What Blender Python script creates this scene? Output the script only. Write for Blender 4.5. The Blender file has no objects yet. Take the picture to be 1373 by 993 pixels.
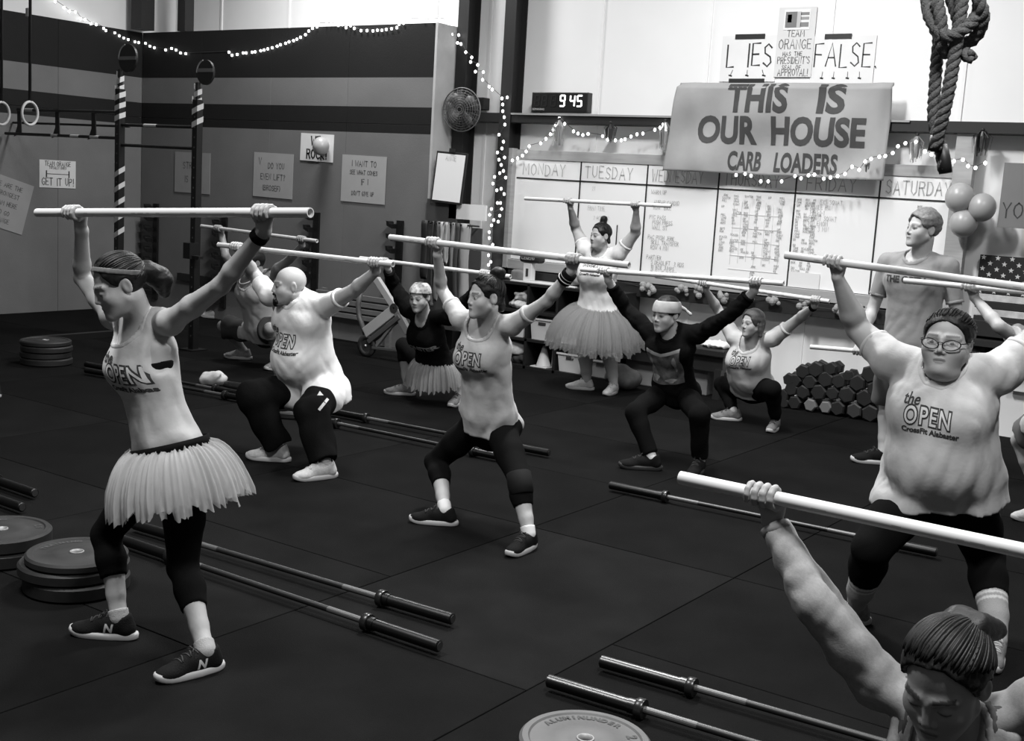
import bpy, bmesh, math, random
import numpy as np
from mathutils import Vector, Matrix
from mathutils.bvhtree import BVHTree

# ------------------------------------------------------------------ camera
IMW, IMH = 1373, 993
FPX = 1615.5
PITCH, ROLL, YAW, CAMH = 0.152816, 0.059412, 0.605764, 1.87
_f = np.array([-math.sin(YAW), math.cos(YAW), 0.0]); _r = np.array([math.cos(YAW), math.sin(YAW), 0.0]); _u = np.array([0, 0, 1.0])
CF = _f*math.cos(PITCH) - _u*math.sin(PITCH)
_u2 = _u*math.cos(PITCH) + _f*math.sin(PITCH)
CR = _r*math.cos(ROLL) + _u2*math.sin(ROLL)
CU = _u2*math.cos(ROLL) - _r*math.sin(ROLL)
CAM = np.array([0, 0, CAMH])
scene = bpy.context.scene
COL = scene.collection
cam_data = bpy.data.cameras.new('camera')
cam_data.sensor_fit = 'HORIZONTAL'; cam_data.sensor_width = 36.0
cam_data.lens = FPX/IMW*36.0
cam_data.clip_start = 0.05
cam = bpy.data.objects.new('camera', cam_data); COL.objects.link(cam)
cam.matrix_world = Matrix(((CR[0], CU[0], -CF[0], 0), (CR[1], CU[1], -CF[1], 0), (CR[2], CU[2], -CF[2], CAMH), (0, 0, 0, 1)))
scene.camera = cam

# ------------------------------------------------------------------ world, lamps, exposure
world = bpy.data.worlds.new('world'); scene.world = world; world.use_nodes = True
world.node_tree.nodes['Background'].inputs[0].default_value = (1, 1, 1, 1)
world.node_tree.nodes['Background'].inputs[1].default_value = 0.08
vs = scene.view_settings
vs.view_transform = 'Standard'; vs.look = 'None'; vs.gamma = 1.0; vs.use_curve_mapping = False
vs.exposure = 0.2
def lamp(x, y, z, sx, sy, power, spread=math.pi, target=None):
    l = bpy.data.lights.new('bay_or_fill_lamp', 'AREA'); l.shape = 'RECTANGLE'; l.size = sx; l.size_y = sy
    l.energy = power; l.spread = spread; l.color = (1, 1, 1)
    o = bpy.data.objects.new('bay_or_fill_lamp', l); COL.objects.link(o); o.location = (x, y, z)
    if target is not None:
        d = Vector(target) - Vector((x, y, z)); o.rotation_euler = d.to_track_quat('-Z', 'Y').to_euler()
    return o
lamp(-4.3, 6.5, 5.2, 0.35, 1.2, 300)
lamp(-4.3, 8.2, 5.2, 0.35, 1.2, 85)
lamp(-0.6, 6.3, 5.2, 0.35, 1.2, 125)
lamp(-0.4, 2.0, 5.2, 0.35, 1.2, 190, 2.6)
lamp(-4.6, 2.0, 5.2, 0.35, 1.2, 125, 2.3)
lamp(-9.3, 9.3, 5.3, 1.2, 0.35, 150)  # added fill without a known fixture, brightens the white wall above the partition

# ------------------------------------------------------------------ pixel -> place helpers (pixel rays of the photograph met with real planes)
def ray(x, y): return CF*FPX + CR*(x-IMW/2) - CU*(y-IMH/2)
def G(x, y, z=0.0):
    d = ray(x, y); return d*((z-CAMH)/d[2]) + CAM
def YP(x, y, Y):
    d = ray(x, y); return d*(Y/d[1]) + CAM
def XP(x, y, X):
    d = ray(x, y); return d*(X/d[0]) + CAM
def depth(q): return float((np.asarray(q, float)-CAM) @ CF)
def A(*v): return np.array(v, float)
def nrm(v): v = np.asarray(v, float); return v/max(1e-9, np.linalg.norm(v))

# ------------------------------------------------------------------ materials (all grey: the photograph is black and white)
MATS = {}
def mat(name, v, rough=0.7, metal=0.0, spec=0.5, noise=0.0, nscale=8.0, bump=0.0, bscale=60.0, tint=False, emit=0.0, alpha=1.0,
        stretch=(1, 1, 1), transl=0.0, coat=0.0, sheen=0.0):
    if name in MATS: return MATS[name]
    m = bpy.data.materials.new(name); m.use_nodes = True; MATS[name] = m
    nt = m.node_tree; b = nt.nodes['Principled BSDF']; L = nt.links.new
    b.inputs['Base Color'].default_value = (v, v, v, 1)
    b.inputs['Roughness'].default_value = rough; b.inputs['Metallic'].default_value = metal
    b.inputs['Specular IOR Level'].default_value = spec
    b.inputs['Coat Weight'].default_value = coat
    if sheen: b.inputs['Sheen Weight'].default_value = sheen
    src = None
    if noise or bump:
        tc = nt.nodes.new('ShaderNodeTexCoord'); mp = nt.nodes.new('ShaderNodeMapping'); mp.inputs['Scale'].default_value = stretch
        L(tc.outputs['Object'], mp.inputs['Vector'])
    if noise:
        n = nt.nodes.new('ShaderNodeTexNoise'); n.inputs['Scale'].default_value = nscale; n.inputs['Detail'].default_value = 5
        L(mp.outputs['Vector'], n.inputs['Vector'])
        r = nt.nodes.new('ShaderNodeMapRange'); r.inputs['From Min'].default_value = 0.25; r.inputs['From Max'].default_value = 0.75
        r.inputs['To Min'].default_value = v*(1-noise); r.inputs['To Max'].default_value = v*(1+noise)
        L(n.outputs['Fac'], r.inputs['Value'])
        cb = nt.nodes.new('ShaderNodeCombineColor')
        for k in range(3): L(r.outputs['Result'], cb.inputs[k])
        src = cb.outputs['Color']
    if tint:
        at = nt.nodes.new('ShaderNodeAttribute'); at.attribute_name = 'tint'
        mx = nt.nodes.new('ShaderNodeMix'); mx.data_type = 'RGBA'; mx.blend_type = 'MULTIPLY'; mx.inputs['Factor'].default_value = 1.0
        if src is None: mx.inputs['A'].default_value = (v, v, v, 1)
        else: L(src, mx.inputs['A'])
        L(at.outputs['Color'], mx.inputs['B']); src = mx.outputs['Result']
    if src is not None: L(src, b.inputs['Base Color'])
    if bump:
        n2 = nt.nodes.new('ShaderNodeTexNoise'); n2.inputs['Scale'].default_value = bscale; n2.inputs['Detail'].default_value = 4
        L(mp.outputs['Vector'], n2.inputs['Vector'])
        bp = nt.nodes.new('ShaderNodeBump'); bp.inputs['Strength'].default_value = bump; bp.inputs['Distance'].default_value = 0.01
        L(n2.outputs['Fac'], bp.inputs['Height']); L(bp.outputs['Normal'], b.inputs['Normal'])
    if emit:
        b.inputs['Emission Color'].default_value = (1, 1, 1, 1); b.inputs['Emission Strength'].default_value = emit
    if alpha < 1:
        b.inputs['Alpha'].default_value = alpha
    if transl:
        b.inputs['Subsurface Weight'].default_value = transl; b.inputs['Subsurface Radius'].default_value = (0.01, 0.01, 0.01)
    return m

# ------------------------------------------------------------------ objects
def wloc(o):
    v = Vector((0, 0, 0))
    while o is not None: v += o.location; o = o.parent
    return v
def tag(o, label=None, cat=None, group=None, kind=None):
    if label: o['label'] = label
    if cat: o['category'] = cat
    if group: o['group'] = group
    if kind: o['kind'] = kind
    return o
def thing(name, label, cat, loc=(0, 0, 0), group=None, rz=0.0):
    o = bpy.data.objects.new(name, None); COL.objects.link(o); o.location = Vector([float(c) for c in loc]); o.rotation_euler = (0, 0, rz)
    o.empty_display_size = 0.1
    return tag(o, label, cat, group)
def mesh_obj(name, verts, faces, m, parent=None, smooth=True, world_coords=True, tint=None):
    """verts in world coordinates unless world_coords is False (then in the parent's own frame)"""
    me = bpy.data.meshes.new(name)
    v = np.asarray(verts, dtype=np.float32).reshape(-1, 3)
    if parent is not None and world_coords:
        v = v - np.array(wloc(parent), dtype=np.float32)
    if isinstance(faces, np.ndarray):
        n = len(faces); k = faces.shape[1]
        me.vertices.add(len(v)); me.vertices.foreach_set('co', np.ascontiguousarray(v).ravel())
        me.loops.add(n*k); me.loops.foreach_set('vertex_index', faces.astype(np.int32).ravel())
        me.polygons.add(n); me.polygons.foreach_set('loop_start', np.arange(0, n*k, k, dtype=np.int32))
        me.update(calc_edges=True)
    else:
        me.from_pydata([tuple(map(float, q)) for q in v], [], faces); me.update()
    if len(me.polygons):
        me.polygons.foreach_set('use_smooth', np.full(len(me.polygons), bool(smooth)))
    if tint is not None:
        at = me.attributes.new('tint', 'FLOAT_COLOR', 'POINT')
        c = np.ones((len(v), 4), dtype=np.float32); c[:, :3] = np.asarray(tint, dtype=np.float32)[:, None]
        at.data.foreach_set('color', c.ravel())
    if m is not None: me.materials.append(m)
    o = bpy.data.objects.new(name, me); COL.objects.link(o)
    if parent is not None: o.parent = parent
    return o
def copy_tree(o, parent=None):
    c = o.copy(); COL.objects.link(c)
    if parent is not None: c.parent = parent; c.matrix_parent_inverse = Matrix()
    for ch in list(o.children): copy_tree(ch, c)
    return c

class MB:
    """collects shapes into one mesh"""
    def __init__(s): s.v = []; s.f = []; s.sm = []
    def raw(s, v, f):
        n = len(s.v); s.v += [tuple(map(float, q)) for q in v]; s.f += [tuple(i+n for i in q) for q in f]; return s
    def box(s, c, d, R=None, bev=0.0):
        c = np.asarray(c, float); d = np.asarray(d, float)/2
        R = np.eye(3) if R is None else np.asarray(R, float)      # rows = local axes in world
        if bev <= 0:
            q = [c + R.T @ (A(x, y, z)*d) for x in (-1, 1) for y in (-1, 1) for z in (-1, 1)]
            return s.raw(q, [(0, 1, 3, 2), (4, 6, 7, 5), (0, 4, 5, 1), (2, 3, 7, 6), (0, 2, 6, 4), (1, 5, 7, 3)])
        bm = bmesh.new(); bmesh.ops.create_cube(bm, size=1)
        for v in bm.verts: v.co = Vector((v.co.x*2*d[0], v.co.y*2*d[1], v.co.z*2*d[2]))
        bmesh.ops.bevel(bm, geom=bm.edges[:], offset=bev, segments=2, affect='EDGES', profile=0.5)
        bm.verts.index_update()
        q = [c + R.T @ np.array(v.co) for v in bm.verts]; f = [[v.index for v in fc.verts] for fc in bm.faces]; bm.free()
        return s.raw(q, f)
    def cyl(s, a, b, ra, rb=None, n=16, caps=True):
        a = np.asarray(a, float); b = np.asarray(b, float); rb = ra if rb is None else rb
        w = nrm(b-a); t = A(1, 0, 0) if abs(w[0]) < .8 else A(0, 1, 0); u = nrm(np.cross(w, t)); v = np.cross(w, u)
        q = []
        for p, r in ((a, ra), (b, rb)):
            for k in range(n):
                an = 2*math.pi*k/n; q.append(p + (u*math.cos(an)+v*math.sin(an))*r)
        f = [(k, (k+1) % n, n+(k+1) % n, n+k) for k in range(n)]
        if caps: f += [tuple(range(n-1, -1, -1)), tuple(range(n, 2*n))]
        return s.raw(q, f)
    def pipe(s, a, b, ro, ri, n=20):
        a = np.asarray(a, float); b = np.asarray(b, float); w = nrm(b-a)
        return s.lathe([(0, ri), (0, ro), (np.linalg.norm(b-a), ro), (np.linalg.norm(b-a), ri)], a, w, n, closed=True)
    def lathe(s, prof, o, w, n=24, closed=False):
        """prof: list of (height along w, radius)"""
        o = np.asarray(o, float); w = nrm(w); t = A(1, 0, 0) if abs(w[0]) < .8 else A(0, 1, 0); u = nrm(np.cross(w, t)); v = np.cross(w, u)
        m = len(prof); q = []
        for hgt, r in prof:
            for k in range(n):
                an = 2*math.pi*k/n; q.append(o + w*hgt + (u*math.cos(an)+v*math.sin(an))*max(r, 1e-5))
        f = []
        for j in range(m if closed else m-1):
            j2 = (j+1) % m
            for k in range(n): f.append((j*n+k, j*n+(k+1) % n, j2*n+(k+1) % n, j2*n+k))
        if not closed:
            if prof[0][1] > 1e-4: f.append(tuple(range(n-1, -1, -1)))
            if prof[-1][1] > 1e-4: f.append(tuple((m-1)*n+k for k in range(n)))
        return s.raw(q, f)
    def tube(s, pts, r, n=8, closed=False):
        P = [np.asarray(p, float) for p in pts]; m = len(P)
        rr = r if hasattr(r, '__len__') else [r]*m
        q = []; u = None
        for i in range(m):
            a = P[(i-1) % m] if (closed or i > 0) else P[i]; b = P[(i+1) % m] if (closed or i < m-1) else P[i]
            w = nrm(b-a)
            if u is None:
                t = A(0, 0, 1) if abs(w[2]) < .8 else A(1, 0, 0); u = nrm(np.cross(w, t))
            else:
                u = u - w*(u@w); u = nrm(u)
            v = np.cross(w, u)
            for k in range(n):
                an = 2*math.pi*k/n; q.append(P[i] + (u*math.cos(an)+v*math.sin(an))*rr[i])
        f = []
        for i in range(m if closed else m-1):
            j = (i+1) % m
            for k in range(n): f.append((i*n+k, i*n+(k+1) % n, j*n+(k+1) % n, j*n+k))
        if not closed: f += [tuple(range(n-1, -1, -1)), tuple((m-1)*n+k for k in range(n))]
        return s.raw(q, f)
    def prism(s, poly, thick, o, ex, ey, ez=None):
        """2D polygon (x,y) placed with axes ex, ey at o, extruded along ez by thick"""
        o = np.asarray(o, float); ex = np.asarray(ex, float); ey = np.asarray(ey, float)
        ez = np.cross(ex, ey) if ez is None else np.asarray(ez, float); n = len(poly)
        q = [o + ex*x + ey*y for x, y in poly] + [o + ex*x + ey*y + ez*thick for x, y in poly]
        return s.raw(q, [tuple(range(n-1, -1, -1)), tuple(range(n, 2*n))] + [(k, (k+1) % n, n+(k+1) % n, n+k) for k in range(n)])
    def sphere(s, c, r, n=12, m=8, R=None):
        c = np.asarray(c, float); r = np.ones(3)*r
        q = []; f = []
        for i in range(m+1):
            th = math.pi*i/m
            for k in range(n):
                an = 2*math.pi*k/n; d = A(math.sin(th)*math.cos(an), math.sin(th)*math.sin(an), math.cos(th))*r
                if R is not None: d = np.asarray(R).T @ d
                q.append(c+d)
        for i in range(m):
            for k in range(n): f.append((i*n+k, (i+1)*n+k, (i+1)*n+(k+1) % n, i*n+(k+1) % n))
        return s.raw(q, f)
    def build(s, name, m, parent=None, smooth=False, world_coords=True):
        return mesh_obj(name, s.v, s.f, m, parent, smooth, world_coords)
def autosmooth(o, ang=40):
    """smooth faces, sharp where the angle is larger"""
    me = o.data; bm = bmesh.new(); bm.from_mesh(me)
    for f in bm.faces: f.smooth = True
    for e in bm.edges:
        e.smooth = not (len(e.link_faces) == 2 and e.calc_face_angle(0) > math.radians(ang))
    bm.to_mesh(me); bm.free(); return o

# ------------------------------------------------------------------ lettering: strokes (hand-written) and solid letters
STROKE = {
 'A': [[(0,0),(.3,1),(.6,0)],[(.12,.38),(.48,.38)]], 'B': [[(0,0),(0,1),(.4,.95),(.45,.75),(.35,.55),(0,.52)],[(.35,.53),(.52,.35),(.45,.08),(0,0)]],
 'C': [[(.52,.85),(.3,1),(.08,.8),(0,.5),(.08,.2),(.3,0),(.52,.15)]], 'D': [[(0,0),(0,1),(.32,.92),(.5,.6),(.48,.3),(.3,.05),(0,0)]],
 'E': [[(.45,1),(0,1),(0,0),(.47,0)],[(0,.52),(.38,.52)]], 'F': [[(.47,1),(0,1),(0,0)],[(0,.52),(.38,.52)]],
 'G': [[(.52,.85),(.3,1),(.08,.8),(0,.5),(.08,.2),(.3,0),(.5,.12),(.52,.42),(.3,.42)]], 'H': [[(0,0),(0,1)],[(.5,0),(.5,1)],[(0,.5),(.5,.5)]],
 'I': [[(.12,0),(.12,1)]], 'J': [[(.4,1),(.4,.2),(.25,0),(.05,.12)]], 'K': [[(0,0),(0,1)],[(.48,1),(.02,.45),(.5,0)]],
 'L': [[(0,1),(0,0),(.42,0)]], 'M': [[(0,0),(.04,1),(.32,.35),(.6,1),(.64,0)]], 'N': [[(0,0),(0,1),(.5,0),(.5,1)]],
 'O': [[(.28,1),(.06,.8),(0,.5),(.06,.2),(.28,0),(.5,.2),(.56,.5),(.5,.8),(.28,1)]], 'P': [[(0,0),(0,1),(.4,.96),(.48,.75),(.38,.52),(0,.48)]],
 'Q': [[(.28,1),(.06,.8),(0,.5),(.06,.2),(.28,0),(.5,.2),(.56,.5),(.5,.8),(.28,1)],[(.35,.25),(.58,-.05)]],
 'R': [[(0,0),(0,1),(.4,.96),(.48,.75),(.38,.54),(0,.5)],[(.25,.52),(.5,0)]], 'S': [[(.46,.85),(.26,1),(.05,.85),(.08,.6),(.4,.42),(.47,.18),(.26,0),(.02,.14)]],
 'T': [[(0,1),(.56,1)],[(.28,1),(.28,0)]], 'U': [[(0,1),(.02,.25),(.24,0),(.46,.25),(.48,1)]], 'V': [[(0,1),(.26,0),(.52,1)]],
 'W': [[(0,1),(.16,0),(.35,.7),(.54,0),(.7,1)]], 'X': [[(0,1),(.5,0)],[(.5,1),(0,0)]], 'Y': [[(0,1),(.25,.5),(.5,1)],[(.25,.5),(.25,0)]],
 'Z': [[(0,1),(.5,1),(0,0),(.5,0)]], '!': [[(.1,1),(.1,.3)],[(.1,.06),(.1,0)]], '.': [[(.08,.05),(.08,0)]], "'": [[(.1,1),(.06,.78)]],
 '?': [[(0,.8),(.2,1),(.42,.8),(.2,.5),(.2,.3)],[(.2,.05),(.2,0)]], '-': [[(.05,.45),(.35,.45)]], '/': [[(0,0),(.4,1)]], ',': [[(.1,.08),(.04,-.12)]],
 '0': [[(.24,1),(.04,.7),(.04,.3),(.24,0),(.44,.3),(.44,.7),(.24,1)]], '1': [[(.05,.8),(.2,1),(.2,0)]], '2': [[(.02,.8),(.22,1),(.42,.8),(0,0),(.46,0)]],
 '3': [[(.02,.88),(.24,1),(.42,.78),(.18,.54),(.44,.28),(.22,0),(0,.12)]], '4': [[(.36,0),(.36,1),(0,.35),(.5,.35)]], '5': [[(.42,1),(.06,1),(.04,.58),(.32,.6),(.44,.3),(.24,0),(0,.1)]],
 '6': [[(.4,.95),(.1,.6),(.02,.28),(.22,0),(.42,.25),(.24,.5),(.04,.3)]], '7': [[(0,1),(.46,1),(.14,0)]], '8': [[(.24,.54),(.05,.78),(.24,1),(.42,.78),(.24,.54),(.02,.26),(.24,0),(.46,.26),(.24,.54)]],
 '9': [[(.44,.7),(.24,.46),(.04,.72),(.24,1),(.44,.72),(.36,0)]], ':': [[(.08,.65),(.08,.6)],[(.08,.2),(.08,.15)]], ' ': [], '@': [[(.4,.3),(.2,.4),(.2,.7),(.42,.7),(.42,.3),(.6,.5),(.3,1),(0,.5),(.3,0)]],
 '#': [[(.15,0),(.2,1)],[(.35,0),(.4,1)],[(0,.35),(.5,.35)],[(.03,.7),(.53,.7)]], '(': [[(.2,1),(.05,.5),(.2,0)]], ')': [[(.05,1),(.2,.5),(.05,0)]],
}
def stroke_width(ch):
    g = STROKE.get(ch.upper(), []); return (max(x for st in g for x, y in st) if g else .35)
def stroke_line(text, size, gap=.22): return sum(stroke_width(c)+gap for c in text)*size - gap*size
def ribbon(mb, pts, w, thick, o, ex, ey, ez):
    """flat pen stroke along 2D pts"""
    P = [A(*p) for p in pts]
    L = []; Rr = []
    for i, p in enumerate(P):
        a = P[max(i-1, 0)]; b = P[min(i+1, len(P)-1)]; d = b-a; d = d/max(1e-9, np.linalg.norm(d)); nn = A(-d[1], d[0])
        e = d*w*.4*(1 if i == len(P)-1 else (-1 if i == 0 else 0))
        L.append(p+nn*w/2+e); Rr.append(p-nn*w/2+e)
    q = [o+ex*p[0]+ey*p[1]+ez*thick for p in L] + [o+ex*p[0]+ey*p[1]+ez*thick for p in Rr]
    n = len(P); mb.raw(q, [(i, i+1, n+i+1, n+i) for i in range(n-1)])
def hand_text(mb, text, size, w, o, ex, ey, ez, thick=.002, jitter=0.0, center=False, gap=.22, rng=random, xs=1.0):
    x = -stroke_line(text, size*xs, gap)/2 if center else 0.0
    for ch in text:
        g = STROKE.get(ch.upper(), [])
        k = size if not ch.islower() else size*.78
        dy = rng.uniform(-jitter, jitter)*size
        for st in g:
            ribbon(mb, [(x+px*k*xs, py*k+dy+rng.uniform(-jitter, jitter)*size*.5) for px, py in st], w, thick, o, ex, ey, ez)
        x += (stroke_width(ch)*k/size+gap)*size*xs
def text_polys(text, size, bold=0.0, spacing=1.0, shear=0.0, extrude=0.0):
    """solid letters from the built-in font, as (verts2d or 3d, faces)"""
    cu = bpy.data.curves.new('t', 'FONT'); cu.body = text; cu.size = size; cu.offset = bold; cu.space_character = spacing; cu.shear = shear
    cu.align_x = 'CENTER'; cu.align_y = 'CENTER'; cu.extrude = extrude; cu.resolution_u = 4
    o = bpy.data.objects.new('t', cu)
    me = bpy.data.meshes.new_from_object(o)
    v = np.array([tuple(q.co) for q in me.vertices]); f = [tuple(p.vertices) for p in me.polygons]
    bpy.data.objects.remove(o); bpy.data.curves.remove(cu); bpy.data.meshes.remove(me)
    return v, f
def solid_text(mb, text, size, o, ex, ey, ez, bold=0.0, spacing=1.0, xs=1.0, lift=.002, shear=0.0):
    v, f = text_polys(text, size, bold, spacing, shear)
    mb.raw([o+ex*q[0]*xs+ey*q[1]+ez*lift for q in v], f)
# ------------------------------------------------------------------ implicit surfaces (numpy): smooth unions meshed with surface nets
class Field:
    FAR = 0.06
    def __init__(s, lo, hi, h):
        s.lo = np.asarray(lo, float); s.h = h
        s.n = np.maximum(4, np.ceil((np.asarray(hi, float)-s.lo)/h).astype(int)+1)
        s.F = np.full(s.n, Field.FAR, dtype=np.float32)
    def _sub(s, lo, hi):
        i0 = np.clip(np.floor((np.asarray(lo)-s.lo)/s.h).astype(int), 0, s.n); i1 = np.clip(np.ceil((np.asarray(hi)-s.lo)/s.h).astype(int)+1, 0, s.n)
        if np.any(i1 <= i0): return None, None
        sl = tuple(slice(a, b) for a, b in zip(i0, i1))
        ax = [(s.lo[k]+s.h*np.arange(i0[k], i1[k])).astype(np.float32) for k in range(3)]
        P = np.stack(np.broadcast_arrays(ax[0][:, None, None], ax[1][None, :, None], ax[2][None, None, :]), -1)
        return sl, P
    def add(s, prim, k=0.02, cut=None):
        fn, lo, hi = prim; pad = 0.03+k
        if hasattr(fn, 'parts'):
            for q in fn.parts: s.add(q, min(k, fn.pk), cut)
            return s
        sl, P = s._sub(lo-pad, hi+pad)
        if sl is None: return s
        d = fn(P)
        if cut is not None:
            for c in cut: d = np.maximum(d, c(P))
        a = s.F[sl]
        if k <= 0: s.F[sl] = np.minimum(a, d)
        else:
            hh = np.clip(0.5+0.5*(a-d)/k, 0, 1); s.F[sl] = a+(d-a)*hh - k*hh*(1-hh)
        return s
    def sub(s, prim, k=0.01):
        fn, lo, hi = prim; pad = 0.02+k
        sl, P = s._sub(lo-pad, hi+pad)
        if sl is None: return s
        d = -fn(P); a = s.F[sl]
        if k <= 0: s.F[sl] = np.maximum(a, d)
        else:
            hh = np.clip(0.5-0.5*(a-d)/k, 0, 1); s.F[sl] = a+(d-a)*hh + k*hh*(1-hh)
        return s
    def isect(s, fn):
        m = s.F < 0.03; I = np.argwhere(m)
        if len(I): s.F[m] = np.maximum(s.F[m], fn((s.lo+I*s.h).astype(np.float32)).astype(np.float32))
        return s
    def displace(s, fn):
        m = np.abs(s.F) < 0.045
        I = np.argwhere(m); P = (s.lo+I*s.h).astype(np.float32)
        s.F[m] += fn(P).astype(np.float32); return s
    def mesh(s):
        F = s.F; F[0] = F[-1] = Field.FAR; F[:, 0] = F[:, -1] = Field.FAR; F[:, :, 0] = F[:, :, -1] = Field.FAR
        S = F < 0
        c = np.zeros(np.array(F.shape)-1, dtype=np.uint8)
        for a in (0, 1):
            for b in (0, 1):
                for d in (0, 1):
                    c += S[a:S.shape[0]-1+a, b:S.shape[1]-1+b, d:S.shape[2]-1+d]
        act = (c > 0) & (c < 8)
        I = np.argwhere(act)
        if len(I) == 0: return np.zeros((0, 3)), np.zeros((0, 4), int)
        idm = np.full(c.shape, -1, dtype=np.int32); idm[act] = np.arange(len(I))
        corners = [(a, b, d) for a in (0, 1) for b in (0, 1) for d in (0, 1)]
        V = np.stack([F[I[:, 0]+a, I[:, 1]+b, I[:, 2]+d] for a, b, d in corners], 1)
        acc = np.zeros((len(I), 3)); cnt = np.zeros(len(I))
        for i in range(8):
            for j in range(i+1, 8):
                ci, cj = np.array(corners[i]), np.array(corners[j])
                if np.abs(ci-cj).sum() != 1: continue
                m = (V[:, i] < 0) != (V[:, j] < 0)
                t = V[m, i]/(V[m, i]-V[m, j])
                acc[m] += ci+(cj-ci)*t[:, None]; cnt[m] += 1
        verts = s.lo+s.h*(I+acc/cnt[:, None])
        quads = []
        for ax in range(3):
            o1, o2 = [(1, 2), (2, 0), (0, 1)][ax]
            n = np.array(F.shape); sl0 = [slice(1, n[k]-1) for k in range(3)]; sl0[ax] = slice(0, n[ax]-1); sl1 = list(sl0); sl1[ax] = slice(1, n[ax])
            a = S[tuple(sl0)]; b = S[tuple(sl1)]
            E = np.argwhere(a != b)
            if not len(E): continue
            inside = a[E[:, 0], E[:, 1], E[:, 2]]
            base = E.copy()
            for k in range(3):
                if k != ax: base[:, k] += 1
            def cell(d1, d2):
                q = base.copy(); q[:, o1] -= d1; q[:, o2] -= d2; return idm[q[:, 0], q[:, 1], q[:, 2]]
            q = np.stack([cell(1, 1), cell(0, 1), cell(0, 0), cell(1, 0)], 1)
            q[~inside] = q[~inside][:, ::-1]
            quads.append(q)
        return verts, np.concatenate(quads)

def f32(*v): return [np.asarray(x, dtype=np.float32) for x in v]
def cone(a, b, ra, rb):
    a, b = f32(a, b); ba = b-a; L2 = float(ba@ba)+1e-12; r = max(ra, rb)
    def fn(P):
        q = P-a; t = np.clip((q@ba)/L2, 0, 1); e = q-t[..., None]*ba
        return np.sqrt((e*e).sum(-1)) - (ra+(rb-ra)*t)
    return fn, np.minimum(a, b)-r, np.maximum(a, b)+r
def ball(c, r): return cone(c, np.asarray(c)+A(0, 0, 1e-4), r, r)
def ell(c, R, rad):
    """R rows = axes"""
    c, R, rad = f32(c, R, rad); m = float(rad.max())
    def fn(P):
        q = (P-c)@R.T; k0 = np.sqrt(((q/rad)**2).sum(-1)); k1 = np.sqrt(((q/(rad*rad))**2).sum(-1))+1e-9
        return k0*(k0-1)/k1
    e = np.sqrt(((R.T*rad)**2).sum(1)); return fn, c-e, c+e
def loft(st, lat0, lat1, g=0.0, fwdhint=None):
    """chain of stations (point, half-width, half-depth) along a spine; width axis turns from lat0 to lat1"""
    pts = [np.asarray(q[0], float) for q in st]; n = len(st); m = max(max(q[1], q[2]) for q in st)+g
    lo = np.min(pts, 0)-m; hi = np.max(pts, 0)+m
    L = [0]
    for i in range(n-1): L.append(L[-1]+np.linalg.norm(pts[i+1]-pts[i]))
    parts = []
    for i in range(n-1):
        a, b = f32(pts[i], pts[i+1]); w = nrm(b-a).astype(np.float32)
        lat = nrm(lat0*(1-(i+.5)/(n-1))+lat1*(i+.5)/(n-1)); lat = nrm(lat-w*(lat@w)).astype(np.float32); dep = np.cross(w, lat).astype(np.float32)
        parts.append(_seg(a, b, lat, dep, w, st[i][1]+g, st[i+1][1]+g, st[i][2]+g, st[i+1][2]+g))
    def fn(P): return np.minimum.reduce([q[0](P) for q in parts])
    fn.parts = parts; fn.pk = 0.006
    return fn, lo, hi
def _seg(a, b, lat, dep, w, ra0, ra1, rb0, rb1):
    ba = b-a; L2 = float(ba@ba); m = max(ra0, ra1, rb0, rb1)
    def fn(P):
        q = P-a; t = np.clip((q@ba)/L2, 0, 1)
        ra = ra0+(ra1-ra0)*t; rb = rb0+(rb1-rb0)*t
        e = q-t[..., None]*ba
        u = (e@lat)/ra; v = (e@dep)/rb; rc = np.minimum(ra, rb); x = (e@w)/rc
        k0 = np.sqrt(u*u+v*v+x*x); u /= ra; v /= rb; x /= rc
        return k0*(k0-1)/(np.sqrt(u*u+v*v+x*x)+1e-6)
    return fn, np.minimum(a, b)-m, np.maximum(a, b)+m
def half(p, n):
    """positive on the side n points to"""
    p, n = f32(p, nrm(n)); return lambda P: (P-p)@n
def waves(seed, amp, freq, n=5, aniso=None):
    r = np.random.RandomState(seed); K = []
    for i in range(n):
        d = r.normal(size=3)
        if aniso is not None: d = d-np.asarray(aniso)*(d@np.asarray(aniso))*.85
        K.append((nrm(d)*freq*(0.6+r.rand()), r.rand()*6.28, r.normal(size=3)*freq*.3, r.rand()*6.28))
    def fn(P):
        s = 0
        for k, ph, k2, p2 in K: s = s+np.sin(P@k.astype(np.float32)+ph+1.2*np.sin(P@k2.astype(np.float32)+p2))
        return amp*s/math.sqrt(n)
    return fn

def folds(seed, amp, freq, n=4, aniso=None):
    """creased cloth: rounded ridges with sharper valleys"""
    r = np.random.RandomState(seed); K = []
    for i in range(n):
        d = r.normal(size=3)
        if aniso is not None: a_ = nrm(np.asarray(aniso)+r.normal(size=3)*.18); d = d-a_*(d@a_)
        K.append((nrm(d)*freq*(0.6+.8*r.rand()), r.rand()*6.28, r.normal(size=3)*freq*.22, r.rand()*6.28, r.normal(size=3)*freq*.12, r.rand()*6.28))
    def fn(P):
        s = 0
        for k, ph, k2, p2, k3, p3 in K:
            m = .5+.5*np.sin(P@k3.astype(np.float32)+p3)
            s = s+m*(.64-np.abs(np.sin(.5*(P@k.astype(np.float32))+ph+1.0*np.sin(P@k2.astype(np.float32)+p2))))
        return amp*s/math.sqrt(n)*1.6
    return fn

def bbox_field(prims, h, pad=0.05):
    lo = np.min([p[1] for p in prims], 0)-pad; hi = np.max([p[2] for p in prims], 0)+pad
    return Field(lo, hi, h)

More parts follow.
